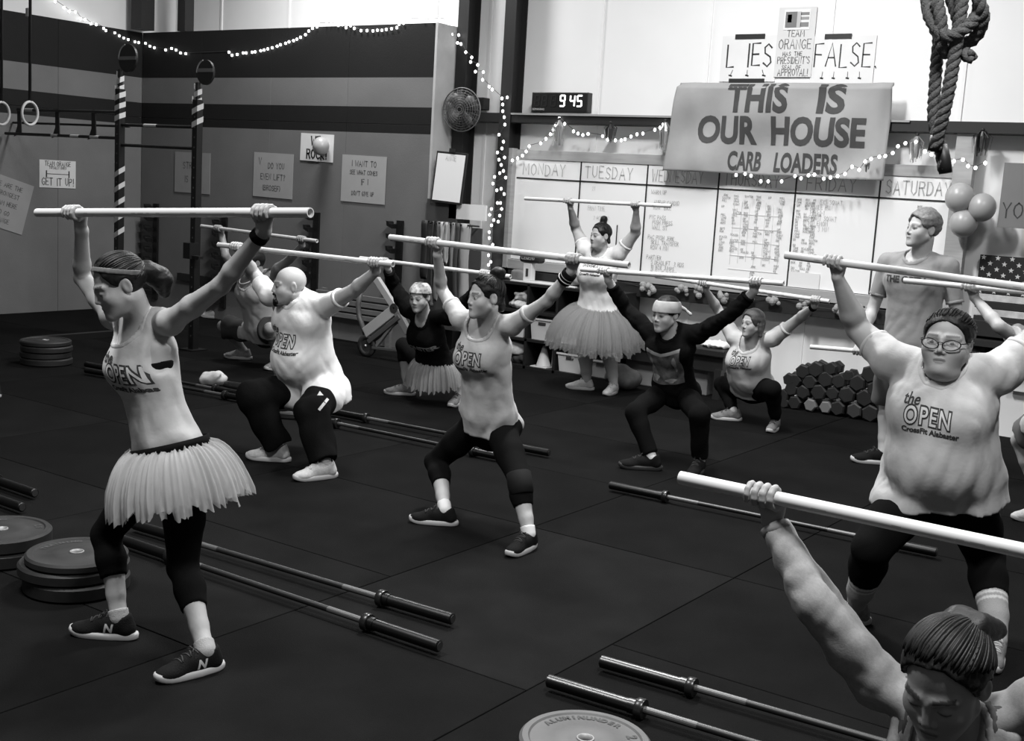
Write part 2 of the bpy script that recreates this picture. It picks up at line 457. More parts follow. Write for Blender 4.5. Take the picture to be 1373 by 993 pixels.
# ------------------------------------------------------------------ joints
def solve_mid(px, a, b, La, Lb, far=False):
    """the joint seen at pixel px between a and b: the point on that pixel's ray that best keeps both bone lengths"""
    d = nrm(ray(*px)); t0 = np.linalg.norm((a+b)/2-CAM); best = None
    for t in np.linspace(t0-(.0 if far else .5), t0+.5, 401):
        q = CAM+d*t; e = (np.linalg.norm(q-a)-La)**2+(np.linalg.norm(q-b)-Lb)**2
        if best is None or e < best[0]: best = (e, q)
    return best[1]
def basis(fwd, up):
    f = nrm(fwd); l = nrm(np.cross(up, f)); u = np.cross(f, l)
    return np.stack([l, f, u])          # rows: left, forward, up

# ------------------------------------------------------------------ head
def head_prims(B, hc, s=1.0, wide=1.0, jaw=1.0, fem=True):
    """B rows left, fwd, up; hc centre of the head. returns list of (op, prim, k)"""
    def p(l, f, u): return hc+(B[0]*l*wide+B[1]*f+B[2]*u)*s
    E = lambda c, r: ell(c, B, A(*r)*s*A(wide, 1, 1))
    o = []
    add = lambda pr, k: o.append((1, pr, k*s)); sub = lambda pr, k: o.append((-1, pr, k*s))
    add(E(p(0, -.012, .032), (.073, .092, .082)), .01)
    add(E(p(0, .022, -.02), (.060, .066, .080)), .02)
    add(E(p(0, .040, -.068), (.045*jaw, .045, .045)), .02)
    for sd in (-1, 1):
        add(cone(p(sd*.052, .005, -.048), p(sd*.014, .072, -.094), .018*s*jaw, .017*s), .02)
        add(ball(p(sd*.038, .054, -.030), .024*s*(1 if jaw < 1.1 else 1.25)), .035)
        add(cone(p(sd*.012, .080, .022), p(sd*.046, .064, .020), .011*s, .009*s), .012)
    add(ball(p(0, .079, -.096), .0175*s), .016)
    add(E(p(0, .060, -.060), (.034, .027, .032)), .025)
    for sd in (-1, 1):
        sub(ball(p(sd*.031, .1025, .000), .0175*s), .012)
        add(ball(p(sd*.031, .0725, .000), .0135*s), .004)
    add(cone(p(0, .088, .012), p(0, .1005, -.026), .0062*s, .0092*s), .012)
    for sd in (-1, 1): add(ball(p(sd*.0115, .0925, -.033), .0075*s), .006)
    sub(cone(p(-.015, .097, -.0635), p(.015, .097, -.0635), .0035*s, .0035*s), .004)
    add(ell(p(0, .0875, -.0570), B, A(.019, .0085, .0050)*s), .006)
    add(ell(p(0, .0860, -.0700), B, A(.016, .0090, .0058)*s), .006)
    for sd in (-1, 1):
        Be = basis(nrm(B[1]*.9+B[0]*sd*-.35), B[2])
        add(ell(p(sd*.074/wide, -.012, -.004), Be, A(.007, .019, .031)*s), .006)
        sub(ell(p(sd*.083/wide, -.010, -.002), Be, A(.006, .010, .018)*s), .004)
    return o
def head_tint(V, B, hc, s, wide, lips=.68, far=False, brow=.35, browy=.028, eye=True, stubble=0, closed=False):
    q = (V-hc)@B.T/s; q[:, 0] /= wide; l, f, u = q[:, 0], q[:, 1], q[:, 2]; t = np.ones(len(V))
    al = np.abs(l)
    m = (f > .06) & (((l/.0200)**2+((u+.0635)/.0105)**2) < 1); t[m] = lips
    m = (f > .06) & (np.abs(u+.0635) < .0018) & (al < .017); t[m] = lips*.6
    m = (f > .045) & (al > .012) & (al < .050) & (np.abs(u-(browy-.10*(al-.03)**2*10-.002)) < .0045); t[m] = brow
    if eye:
        e = (f > .05) & ((((al-.031)/.0155)**2+((u-.000)/.0075)**2) < 1)
        if closed:
            e2 = e & (u < -.001); t[e2] = .40
        else:
            t[e] = .30 if far else .95; iris = e & ((al-.031)**2+(u-.0005)**2 < .0062**2); t[iris] = .12
            lash = (f > .05) & ((((al-.031)/.0185)**2+((u-.001)/.0115)**2) < 1) & ~e; t[lash] = .62 if far else .50
    if stubble:
        m = (f > .0) & (u < -.035) & (u > -.12); t[m] *= stubble
    return t

# ------------------------------------------------------------------ hand closed round a pipe
def hand_prims(wr, C, ax, palmside, pr, s=1.0, thumb_dir=None):
    """wr wrist, C point on the pipe axis, ax pipe axis, palmside = side of the pipe where the palm lies (back of the lifter), pr pipe radius"""
    ax = nrm(ax); w = C-wr; w = nrm(w-ax*(w@ax)); e1 = palmside-ax*(palmside@ax); e1 = nrm(e1-w*(e1@w))
    td = ax if (thumb_dir is None or thumb_dir@ax > 0) else -ax
    fr = .0088*s; R = pr+fr*.8
    def arc(t, off): return C+td*off+(e1*math.cos(t)+w*math.sin(t))*R
    o = []
    offs = [.031, .0105, -.0105, -.031]; ends = [3.5, 3.75, 3.7, 3.35]; rad = [.0088, .0092, .0088, .0076]
    kn = [arc(.15, x*s) for x in offs]
    o.append((1, cone(wr, wr+(kn[1]+kn[2]-2*wr)/2*.25, .024*s, .024*s), .012))
    for i in range(4):
        base = wr+(kn[i]-wr)*.30+td*offs[i]*.15
        o.append((1, cone(base, kn[i], .0125*s, .0105*s), .010*s))
        ts = np.linspace(.15, ends[i], 6)
        for a, b in zip(ts[:-1], ts[1:]):
            x = offs[i]*s
            o.append((1, cone(arc(a, x), arc(b, x), rad[i]*s, rad[i]*s*.97), .0015))
    tb = wr+(C-wr)*.35+td*.026*s+e1*.004
    t1 = C+td*.046*s+(e1*math.cos(-.9)+w*math.sin(-.9))*(R+.004); t2 = C+td*.040*s+(e1*math.cos(-2.0)+w*math.sin(-2.0))*(R+.001); t3 = C+td*.026*s+(e1*math.cos(-2.75)+w*math.sin(-2.75))*R
    o += [(1, cone(tb, t1, .014*s, .0115*s), .012*s), (1, cone(t1, t2, .0105*s, .0098*s), .003), (1, cone(t2, t3, .0098*s, .0085*s), .003)]
    return o
def hand_relaxed(wr, d, side, back, s=1.0):
    """hanging hand: d = pointing direction, side = thumb side, back = back of hand"""
    d = nrm(d); side = nrm(side-d*(side@d)); back = nrm(np.cross(side, d))*(1 if np.cross(side, d)@back > 0 else -1)
    o = [(1, cone(wr, wr+d*.03*s, .024*s, .024*s), .01)]
    for i, x in enumerate((.030, .010, -.010, -.029)):
        k = wr+d*.085*s+side*x*s; L = (.075, .085, .08, .062)[i]*s
        o.append((1, cone(wr+d*.02*s+side*x*.5*s, k, .0135*s, .0105*s), .01))
        a = k; ang = .35
        for j in range(3):
            b = a+(d*math.cos(ang)-back*math.sin(ang))*L*(.45, .32, .23)[j]
            o.append((1, cone(a, b, .0088*s, .0082*s), .002)); a = b; ang += .5
    t0 = wr+d*.025*s+side*.02*s; t1 = wr+d*.07*s+side*.05*s-back*.015*s; t2 = t1+(d*.9-back*.3)*.035*s
    o += [(1, cone(t0, t1, .014*s, .0105*s), .01), (1, cone(t1, t2, .0100*s, .0085*s), .003)]
    return o
# ------------------------------------------------------------------ a dressed person
SKIN = lambda v=.40: mat('skin_%d' % round(v*100), v, rough=.55, spec=.35, tint=True, bump=.05, bscale=180, noise=.06, nscale=14)
def project(bvh, v, f, o, ex, ey, dirn, lift, maxe=.012, tint=None):
    """lay flat letters on a curved surface by shooting along dirn"""
    bm = bmesh.new(); vs_ = [bm.verts.new((q[0], q[1], 0)) for q in v]
    for fc in f:
        try: bm.faces.new([vs_[i] for i in fc])
        except ValueError: pass
    bmesh.ops.triangulate(bm, faces=bm.faces[:])
    for _ in range(4):
        es = [e for e in bm.edges if e.calc_length() > maxe]
        if not es: break
        bmesh.ops.subdivide_edges(bm, edges=es, cuts=1); bmesh.ops.triangulate(bm, faces=[q for q in bm.faces if len(q.verts) > 3])
    out = []; ok = []
    for q in bm.verts:
        p = o+ex*q.co.x+ey*q.co.y
        hit = bvh.ray_cast(Vector(p), Vector(dirn), 1.0)
        ok.append(hit[0] is not None)
        out.append(np.array(hit[0] if hit[0] is not None else p)-dirn*lift)
    bm.verts.index_update()
    fs = [[q.index for q in fc.verts] for fc in bm.faces if all(ok[q.index] for q in fc.verts)]
    bm.free(); return out, fs

def torso_stations(sp, t_lo=-.14, t_hi=1.0):
    s = sp['s']; tw, td = sp.get('tw', 1), sp.get('td', 1); J = sp['J']; fem = sp.get('fem', True)
    pel, neck = J['pel'], J['neck']; mid = pel*.52+neck*.48+sp['fwd']*sp.get('bend', .03)
    def bz(t): return pel*(1-t)**2+mid*2*t*(1-t)+neck*t*t if t >= 0 else pel+(mid-pel)*2*t
    if fem: T = [(-.14, .12, .09), (0, .160, .108), (.12, .162, .112), (.38, .128, .095), (.60, .134, .104), (.80, .148, .104), (.93, .125, .082), (1.0, .070, .062)]
    else: T = [(-.14, .12, .09), (0, .155, .110), (.12, .155, .112), (.38, .145, .105), (.60, .152, .112), (.80, .172, .118), (.93, .150, .092), (1.0, .078, .070)]
    hipx, chx = sp.get('hips', 1), sp.get('chestw', 1)
    out = []
    for t, a, b in T:
        if t < t_lo-1e-6 or t > t_hi+1e-6: continue
        k = hipx if t < .2 else (chx if t > .55 else sp.get('waist', 1))
        out.append((bz(t), a*s*tw*k, b*s*td*k))
    return out, bz
def body_parts(sp, g=0.0):
    """prims of the trunk, arms and legs inflated by g"""
    s = sp['s']; J = sp['J']; fw = sp['fwd']; fem = sp.get('fem', True)
    st, bz = torso_stations(sp)
    lat1 = nrm(J['shL']-J['shR']); lat0 = nrm(J['hipL']-J['hipR'])
    T = [(loft(st, lat0, lat1, g), .02)]
    up = nrm(J['neck']-J['pel']); fch = nrm(fw-up*(fw@up)); fpel = nrm(fw-up*(fw@up))
    bust = sp.get('bust', .05 if fem else 0); kb = .04 if g < .009 else .08
    if bust:
        for sd in (-1, 1): T.append((ball(bz(.70)+fch*(.075*sp.get('td', 1))*s+lat1*sd*.068*s*sp.get('tw', 1), bust*s+g+.012), kb))
    else:
        for sd in (-1, 1): T.append((ell(bz(.78)+fch*.065*s+lat1*sd*.07*s, basis(fch, up), A(.075, .04, .055)*s+g), kb))
    if sp.get('belly'): T.append((ell(bz(sp.get('bellyt', .32))+fch*sp['belly'][3]*s, basis(fch, up), A(*sp['belly'][:3])*s+g), max(kb, .06)))
    for sd, nm in ((1, 'hipL'), (-1, 'hipR')): T.append((ball(J[nm]-fpel*.055*s-lat0*sd*.012*s, .088*s*sp.get('hips', 1)*sp.get('tw', 1)+g), .04))
    for nm in ('shL', 'shR'):
        T.append((cone(J['neck']+up*.01*s+(J[nm]-J['neck'])*.25, J[nm], .045*s*sp.get('trap', 1)+g, .048*s*sp.get('la', 1)+g), .03))
    la, ll = sp.get('la', 1)*s, sp.get('ll', 1)*s
    arms = {}; legs = {}
    for sd in 'LR':
        sh, el, wr = J['sh'+sd], J['el'+sd], J['wr'+sd]
        arms[sd] = [(ball(sh, .052*la+g), .03), (cone(sh, sh+(el-sh)*.45, .050*la+g, .046*la+g), .02), (cone(sh+(el-sh)*.45, el, .046*la+g, .037*la+g), .02),
                    (cone(el, el+(wr-el)*.28, .036*la+g, .0385*la+g), .015), (cone(el+(wr-el)*.28, wr, .0385*la+g, (.0255 if fem else .028)*s+g), .015)]
        hp, kn, an = J['hip'+sd], J['kn'+sd], J['an'+sd]
        bk = nrm(np.cross(np.cross(an-kn, hp-kn), an-kn)) if np.linalg.norm(np.cross(an-kn, hp-kn)) > 1e-3 else -fw
        calf = kn+(an-kn)*.30+bk*.014*ll
        legs[sd] = [(cone(hp, hp+(kn-hp)*.5, .086*ll+g, .076*ll+g), .03), (cone(hp+(kn-hp)*.5, kn, .076*ll+g, .056*ll+g), .02),
                    (cone(kn, calf, .053*ll+g, .0545*ll+g), .015), (cone(calf, kn+(an-kn)*.72+bk*.004, .0545*ll+g, .040*ll+g), .015), (cone(kn+(an-kn)*.72, an, .039*ll+g, .034*s+g), .015)]
    return T, arms, legs, bz, up, fch, lat0, lat1

def shoe(parent, an, toe, L, upper_m, sole_m, lace_m, emblem=None, name='shoe'):
    """an: ankle point (x,y used), toe: direction on the ground"""
    d = nrm(A(toe[0], toe[1], 0)); z = A(0, 0, 1); sd = np.cross(z, d); o = A(an[0], an[1], .0); k = L/.275
    P = lambda a, b, c: o+d*a*k+sd*b*k+z*c*k
    B = np.stack([sd, d, z])
    prims = [(cone(P(-.035, 0, .045), P(-.020, 0, .085), .036*k, .036*k), .02), (ell(P(.045, 0, .048), B, A(.040, .10, .045)*k), .02), (ell(P(.135, 0, .030), B, A(.043, .075, .034)*k), .02),
             (cone(P(.0, 0, .075), P(.06, 0, .066), .034*k, .030*k), .02)]
    F = bbox_field([q[0] for q in prims], .0055)
    for q, kk in prims: F.add(q, kk)
    F.sub(cone(P(-.004, 0, .098), P(-.001, 0, .16), .033*k, .045*k), .006)
    F.isect(lambda Q: (.018*k-Q[..., 2]))
    v, f = F.mesh(); up = mesh_obj(name, v, f, upper_m, parent)
    mb = MB(); n = 28; ring = []
    for i in range(n):
        a = 2*math.pi*i/n; x = math.cos(a); y = math.sin(a)
        w = .040+.008*max(0, x)-.004*(x < -.3); ring.append((.065+.145*x-(.0 if x > 0 else .0), math.copysign(abs(y)**.75, y)*w))
    lev = [(0.0, .97, 0), (.004, 1.03, 0), (.020, 1.06, 0), (.030, .98, 0)]
    q = []
    for hz, sc, _ in lev:
        for x, y in ring:
            spring = max(0, (x-.14)/.07)**2*.014+max(0, (-.05-x)/.03)*.004
            q.append(P(.065+(x-.065)*(1+(sc-1)*.4), y*sc, hz+spring))
    fs = [tuple(range(n-1, -1, -1)), tuple(range(3*n, 4*n))]
    for j in range(3): fs += [(j*n+i, j*n+(i+1) % n, (j+1)*n+(i+1) % n, (j+1)*n+i) for i in range(n)]
    mb.raw(q, fs); mb.build('sole', sole_m, up, smooth=True)
    bvh = BVHTree.FromPolygons([tuple(x) for x in v], [tuple(int(i) for i in x) for x in f])
    if lace_m is not None:
        ml = MB()
        for i in range(5):
            xx = .050+i*.017; pts = []
            for b in np.linspace(-.024, .024, 7):
                h = bvh.ray_cast(Vector(P(xx+(b*.25 if i % 2 else -b*.25), b, .2)), Vector((0, 0, -1)), 1.0)
                if h[0] is not None: pts.append(np.array(h[0])+z*.0015)
            if len(pts) > 3: ml.tube(pts, .0028*k, 5)
        for b in (-1, 1): ml.tube([P(.052, 0, .106), P(.060, b*.016, .114), P(.07, b*.026, .104), P(.06, b*.014, .106)], .0025*k, 5)
        ml.build('laces', lace_m, up, smooth=True)
    if emblem is not None:
        tv, tf = text_polys('N', .05*k, .002, shear=.2)
        for sgn in (-1, 1):
            vv, ff = project(bvh, tv, tf, P(.035, sgn*.12, .052), d*sgn*-1, z, -sd*sgn, .0012)
            if ff: mesh_obj('shoe_emblem', vv, ff, emblem, up, smooth=False)
    return up

def tutu(parent, c, up, fwd, a, b, hem, length, m, seed=0, layers=5, flat=1.3):
    """layers of gathered tulle: c waist centre, a/b half width/depth at the waist"""
    r = np.random.RandomState(seed); up = nrm(up); f = nrm(fwd-up*(fwd@up)); l = np.cross(up, f); N = 420; M = 12
    V = []; Fq = []; th = np.linspace(0, 2*math.pi, N, endpoint=False); cs, sn = np.cos(th)[:, None], np.sin(th)[:, None]
    for L in range(layers):
        base = L*N*M; rip = np.zeros(N)
        for q in range(9):
            k = r.randint(12, 64); rip += np.sin(k*th+r.rand()*6.28+1.5*np.sin(r.randint(1, 6)*th+r.rand()*6.28))*(1.0/(1+k/50))
        rip *= .55; hl = length*(1-.07*L)*(1+.04*r.randn()); hr = hem*(1-.085*L); jag = np.repeat(r.normal(size=N//6)*.05, 6)
        for j in range(M):
            t = j/(M-1); pr = (math.sin(t*flat)/math.sin(flat))**.7
            ra = a+(hr-a)*pr; rb = b+(hr-b)*pr; k = 1+rip[:, None]*.052*t**.6+0.008*r.normal(size=(N, 1))*t
            z = -hl*(t**1.3)*(1+.05*rip[:, None]*t+jag[:, None]*t*t)+.010*(1-t)*rip[:, None]
            V.append(c+(l*cs*ra+f*sn*rb)*k+up*z)
        idx = np.arange(N); nx = (idx+1) % N
        for j in range(M-1): Fq.append(np.stack([base+j*N+idx, base+j*N+nx, base+(j+1)*N+nx, base+(j+1)*N+idx], 1))
    return mesh_obj('tutu', np.concatenate(V), np.concatenate(Fq), m, parent)

def band_mesh(parent, name, sp, m, nrm_, off, width, inflate=.012, h=.004, knot=None):
    """a band round the head between two parallel planes"""
    B, hc, hs, wide = sp['B'], sp['J']['head'], sp['hs'], sp.get('wide', 1)
    P = lambda l, f, u: hc+(B[0]*l*wide+B[1]*f+B[2]*u)*hs
    pr = [(ell(P(0, -.012, .032), B, (A(.073, .092, .082)*A(wide, 1, 1)+inflate)*hs), 0), (ell(P(0, .022, -.02), B, (A(.060, .066, .080)*A(wide, 1, 1)+inflate)*hs), .02)]
    F = bbox_field([q[0] for q in pr], h)
    for q, k in pr: F.add(q, k)
    n = nrm(B[0]*nrm_[0]+B[1]*nrm_[1]+B[2]*nrm_[2]).astype(np.float32); c = P(0, 0, off).astype(np.float32)
    F.isect(lambda Q: np.abs((Q-c)@n)-width*hs/2)
    if knot is not None:
        for kx in knot: F.add(cone(P(*kx[0]), P(*kx[1]), kx[2]*hs, kx[3]*hs), .006)
    v, f = F.mesh(); return mesh_obj(name, v, f, m, parent)

def make_person(label, sp, group='people in the fitness class'):
    J = sp['J']; s = sp['s'] = sp['H']/1.68; hs = sp['hs'] = sp.get('headscale', 1)*sp['H']/1.68*1.0; wide = sp.get('wide', 1); fem = sp.get('fem', True)
    B = sp['B'] = basis(sp['headF'], sp.get('headU', A(0, 0, 1)))
    hv = sp.get('hv', .009); hf = sp.get('hf', .0045)
    base = A(*(J['anL']+J['anR'])[:2]/2, 0)
    root = thing('person', label, 'person', base, group)
    T, arms, legs, bz, up, fch, lat0, lat1 = body_parts(sp)
    prims = [(1, p, k) for p, k in T]
    for sd in 'LR':
        prims += [(1, p, k) for p, k in arms[sd]+legs[sd]]
        d = sp['toe'+sd]; an = J['an'+sd]; dd = nrm(A(d[0], d[1], 0))
        prims += [(1, cone(an, an-dd*.02-A(0, 0, .03*s), .033*s, .030*s), .01), (1, cone(an-A(0, 0, .02*s), an+dd*.12*s+A(0, 0, .035-an[2]), .030*s, .022*s), .015)]
    hp = head_prims(B, J['head'], hs, wide, sp.get('jaw', 1), fem)
    nk = sp.get('nr', .052 if fem else .060)*s
    prims.append((1, cone(J['neck']-up*.02, J['head']+(B[1]*-.022+B[2]*-.055)*hs, nk*1.12, nk), .025))
    if sp.get('dchin'): prims.append((1, ell(J['head']+(B[1]*.03+B[2]*-.105)*hs, B, A(.055, .05, .035)*hs*sp['dchin']), .03))
    hands = []
    for sd in 'LR':
        hd = sp['hand'+sd]
        if hd[0] == 'pipe': hands.append((sd, hand_prims(J['wr'+sd], hd[1], hd[2], hd[3], hd[4], s*sp.get('hands', 1), hd[5])))
        else: hands.append((sd, hand_relaxed(J['wr'+sd], hd[1], hd[2], hd[3], s)))
    allp = prims+hp+[q for _, hh in hands for q in hh]
    # coarse trunk and limbs, fine head and hands, one mesh
    F = bbox_field([q[1] for q in allp if q[0] > 0], hv)
    for op, p, k in prims+hp[:3]: F.add(p, max(k, .004))
    v, f = F.mesh()
    nb = J['head']+(B[1]*-.01+B[2]*-.085)*hs; nd = nrm(J['head']-J['neck'])
    fc = v[f].mean(1)
    drop = (((fc-nb)@nd) > .0) & (np.linalg.norm(fc-J['head'], axis=1) < .22*hs)
    hb = []
    for sd, hh in hands:
        wd = nrm(J['wr'+sd]-J['el'+sd]); wc = J['wr'+sd]-wd*.012
        drop |= (((fc-wc)@wd) > 0) & (np.linalg.norm(fc-J['wr'+sd], axis=1) < .22)
    f = f[~drop]; used = np.unique(f); rm = np.full(len(v), -1); rm[used] = np.arange(len(used)); f = rm[f]; v = v[used]
    V = [v]; Fs = [f]; Tn = [np.ones(len(v))]
    c = J['head']; Fh = Field(c-.17*hs, c+.17*hs, hf)
    sel = prims[:1]+prims[-2:] if sp.get('dchin') else prims[:1]+prims[-1:]
    for op, p, k in [q for q in prims if q[2] > 0 and np.all(q[1][2] > c-.2) and np.all(q[1][1] < c+.2)]: Fh.add(p, k)
    for op, p, k in hp: (Fh.add if op > 0 else Fh.sub)(p, k)
    hvv, hff = Fh.mesh(); fcn = hvv[hff].mean(1); keep = (((fcn-nb)@nd) > -.012) & (np.linalg.norm(fcn-c, axis=1) < .165*hs)
    hff = hff[keep]; used = np.unique(hff); rm = np.full(len(hvv), -1); rm[used] = np.arange(len(used)); hff = rm[hff]; hvv = hvv[used]
    V.append(hvv); Fs.append(hff+sum(len(x) for x in V[:-1])); Tn.append(head_tint(hvv, B, c, hs, wide, far=hf > .0037, **sp.get('face', {})))
    for sd, hh in hands:
        wr, el = J['wr'+sd], J['el'+sd]; wd = nrm(wr-el)
        lo = np.min([q[1][1] for q in hh], 0)-.02; hi = np.max([q[1][2] for q in hh], 0)+.02
        lo = np.minimum(lo, wr-.05); hi = np.maximum(hi, wr+.05)
        Fh = Field(lo, hi, sp.get('hh', .0045))
        for p, k in arms[sd][-2:]: Fh.add(p, k)
        for op, p, k in hh: Fh.add(p, k)
        a, b = Fh.mesh(); fcn = a[b].mean(1); keep = ((fcn-(wr-wd*.012))@wd) > -.012
        b = b[keep]; used = np.unique(b); rm = np.full(len(a), -1); rm[used] = np.arange(len(used)); b = rm[b]; a = a[used]
        Fs.append(b+sum(len(x) for x in V)); V.append(a); Tn.append(np.full(len(a), .97))
    v = np.concatenate(V); f = np.concatenate(Fs)
    mesh_obj('body', v, f, SKIN(sp.get('skin', .40)), root, tint=np.concatenate(Tn))
    sp['root'] = root
    return root

def shirt(sp, m, g=.014, hem=.10, sleeve=.55, neck=.075, neckoff=(.035, .02), seed=1, wr=.004, flare=.02, hv=None, armhole=.0, name='t_shirt', vfold=.006, hemtilt=0.0, drape=.92, sleeveR=None, trim=True, thigh=.090, armfold=0.0, tube=None):
    J, s, root = sp['J'], sp['s'], sp['root']; hv = hv or sp.get('hv', .009)*.85
    T, arms, legs, bz, up, fch, lat0, lat1 = body_parts(sp, g)
    prims = list(T)
    st, _ = torso_stations(sp)
    hemc = J['pel']-nrm(bz(.2)-J['pel'])*hem*s
    st2 = [(hemc-up*.02, st[1][1]+flare, st[1][2]+flare)]+[(q[0], q[1]+(flare*.5 if i < 2 else 0), q[2]+(flare*.5 if i < 2 else 0)) for i, q in enumerate(st[1:4])]
    prims.append((loft(st2, lat0, lat1, g), .03))
    if drape:
        mxa = max(st[2][1], st[5][1])*drape; mxb = max(st[2][2], st[5][2])*drape
        prims.append((loft([(q[0], max(q[1], mxa), max(q[2], mxb)) for q in st[2:6]], lat0, lat1, g*.6), .03))
    if hem > .06:
        for sd in 'LR': prims.append((cone(J['hip'+sd], J['hip'+sd]+(J['kn'+sd]-J['hip'+sd])*.32, thigh*sp.get('ll', 1)*s+g, thigh*.98*sp.get('ll', 1)*s+g), .04))
    F = bbox_field([q[0] for q in prims]+[q[0] for sd in 'LR' for q in arms[sd]], hv)
    for p, k in prims: F.add(p, max(k, .022))
    ends = {}
    if sleeve > 0:
        for sd in 'LR':
            sh, el, w = J['sh'+sd], J['el'+sd], J['wr'+sd]
            if sleeve <= 1:
                e = sh+(el-sh)*(sleeveR if (sd == 'R' and sleeveR) else sleeve); ends[sd] = (e, nrm(el-sh), .0475*sp.get('la', 1)*s+.007); cut = [half(e, el-sh)]
                la = sp.get('la', 1)*s
                F.add(cone(sh, e, .051*la+g*.8, .0475*la+.007), .02, cut)
            else:
                e = el+(w-el)*(sleeve-1); cut = [half(e, w-el)]; ends[sd] = (e, nrm(w-el), (.0385+(.0255-.0385)*min(1, (sleeve-1.28)/.72))*s*(.5+.5*sp.get('la', 1))+g)
                for p, k in arms[sd][:3]: F.add(p, .03)
                for p, k in arms[sd][3:]: F.add(p, .02, cut)
                if tube: F.add(cone(sh, w, tube[0]*s, tube[1]*s), .02, cut); F.add(cone(sh, el, tube[0]*s, tube[0]*.85*s), .03)
    if wr:
        F.displace(folds(seed, wr, 70, 4, aniso=nrm(up+lat1*.5))); F.displace(folds(seed+50, wr*.8, 70, 4, aniso=nrm(up-lat1*.5)))
        fold = waves(seed+9, 1.0, 38, 4, aniso=up)
        hz = A(*hemc); u_ = up
        F.displace(lambda P: vfold*np.clip(1-((P-hz.astype(np.float32))@u_.astype(np.float32))/.22, 0, 1)*fold(P))
    if armfold:
        for sd in 'LR':
            for a_, b_, ph in ((J['sh'+sd], J['el'+sd], 0.3), (J['el'+sd], J['wr'+sd], 1.7)):
                a_, b_ = f32(a_, b_); d_ = nrm(b_-a_).astype(np.float32); L_ = float(np.linalg.norm(b_-a_)); s1 = nrm(np.cross(d_, A(.2, .9, .3))).astype(np.float32)
                def fa(P, a_=a_, d_=d_, L_=L_, s1=s1, ph=ph):
                    q = P-a_; t = q@d_; e = q-t[..., None]*d_; r_ = np.sqrt((e*e).sum(-1)); m = np.clip((.13-r_)/.04, 0, 1)*np.clip((t+.02)/.05, 0, 1)*np.clip((L_+.02-t)/.05, 0, 1); u_ = (e@s1)
                    return armfold*m*((.6-np.abs(np.sin(t*55+u_*38+ph+1.1*np.sin(t*23+ph))))+.6*(.6-np.abs(np.sin(t*41-u_*60+ph*2+1.4*np.sin(t*17)))))
                F.displace(fa)
    hn = nrm(-up+fch*hemtilt)
    F.isect(half(hemc, hn))
    nc = cone(J['neck']+fch*neckoff[0]*s+up*neckoff[1]*s, J['head'], neck*s, neck*s*.95)
    if trim:
        C_ = Field(J['neck']-.22*s, J['neck']+.22*s, min(hv, .0075)); i0 = np.round((C_.lo-F.lo)/F.h).astype(int)
        # sample the shirt's field on the collar's grid
        P_ = C_._sub(C_.lo, C_.lo+C_.h*C_.n)[1][:C_.n[0], :C_.n[1], :C_.n[2]]; q_ = (P_-F.lo.astype(np.float32))/F.h; b_ = np.clip(np.floor(q_).astype(int), 0, F.n-2); t_ = np.clip(q_-b_, 0, 1); val = 0
        for a1 in (0, 1):
            for a2 in (0, 1):
                for a3 in (0, 1): val = val+F.F[b_[..., 0]+a1, b_[..., 1]+a2, b_[..., 2]+a3]*np.abs(1-a1-t_[..., 0])*np.abs(1-a2-t_[..., 1])*np.abs(1-a3-t_[..., 2])
        dn = nc[0](P_); C_.F = np.maximum(np.maximum(val-.0035, dn-.018), -dn-.002).astype(np.float32); trimv = C_.mesh()
    F.sub(nc, .008)
    if sleeve <= 0:
        for sd in 'LR':
            sh = J['sh'+sd]; out = nrm(sh-J['neck']); q = sh+nrm(J['el'+sd]-sh)*.02*s+out*armhole*s
            F.sub(cone(q-up*.155*s+out*.005*s, q+up*.05*s+out*.035*s, .085*s, .092*s), .012)
            F.sub(cone(sh+fch*.075*s-up*.13*s+out*.02*s, sh+fch*.06*s+up*.02*s+out*.03*s, .070*s, .070*s), .012)
    v, f = F.mesh(); o = mesh_obj(name, v, f, m, root)
    if trim:
        if len(trimv[1]): mesh_obj('collar', trimv[0], trimv[1], m, o)
        for e, d, r_ in ends.values(): MB().lathe([(-.020, r_-.004), (-.018, r_+.0025), (.001, r_+.0025), (.003, r_-.002), (.002, r_-.010)], e, d, 28).build('sleeve_hem', m, o, smooth=True)
    sp['shirt'] = o; sp['bvh'] = BVHTree.FromPolygons([tuple(x) for x in v], [tuple(int(i) for i in x) for x in f])
    sp['chest'] = (bz, up, fch, lat1)
    return o
def open_print(sp, t=.66, dx=0.0, size=.094, dark=.03, light=.62, sub=True, fill=True, tilt=0.0):
    """chest print: THE over OPEN over CrossFit Alabaster"""
    bz, up, fch, lat = sp['chest']; s = sp['s']; o = bz(t)+fch*.40+lat*dx; root = sp['shirt']
    ex = nrm(lat*math.cos(tilt)-up*math.sin(tilt)); ey = nrm(up*math.cos(tilt)+lat*math.sin(tilt)); dm = mat('print_dark', dark, .8); lm = mat('print_light_%d' % round(light*100), light, .8)
    def put(txt, sz, off, bold, lift, m, nm, xs=1.0, spc=1.0, shear=0.0):
        v, f = text_polys(txt, sz, bold, spc, shear)
        if not len(v): return
        v = v*A(xs, 1, 1)+A(off[0], off[1], 0)
        vv, ff = project(sp['bvh'], v, f, o, ex, ey, -fch, lift)
        if ff: tag(mesh_obj(nm, vv, ff, m, root, smooth=False), kind='stuff')
    put('OPEN', size*s, (0, 0), .008*s, .0016, dm, 'print_outline', .68, 1.16)
    if fill: put('OPEN', size*s, (0, 0), .001*s, .0032, lm, 'print_fill', .68, 1.16)
    put('the', size*.60*s, (-.075*s, .062*s), .0012*s, .0018, dm, 'print_word', .85, 1.0, .2)
    if sub: put('CrossFit Alabaster', size*.31*s, (.015*s, -.058*s), .0012*s, .0018, dm, 'print_word', 1.0)
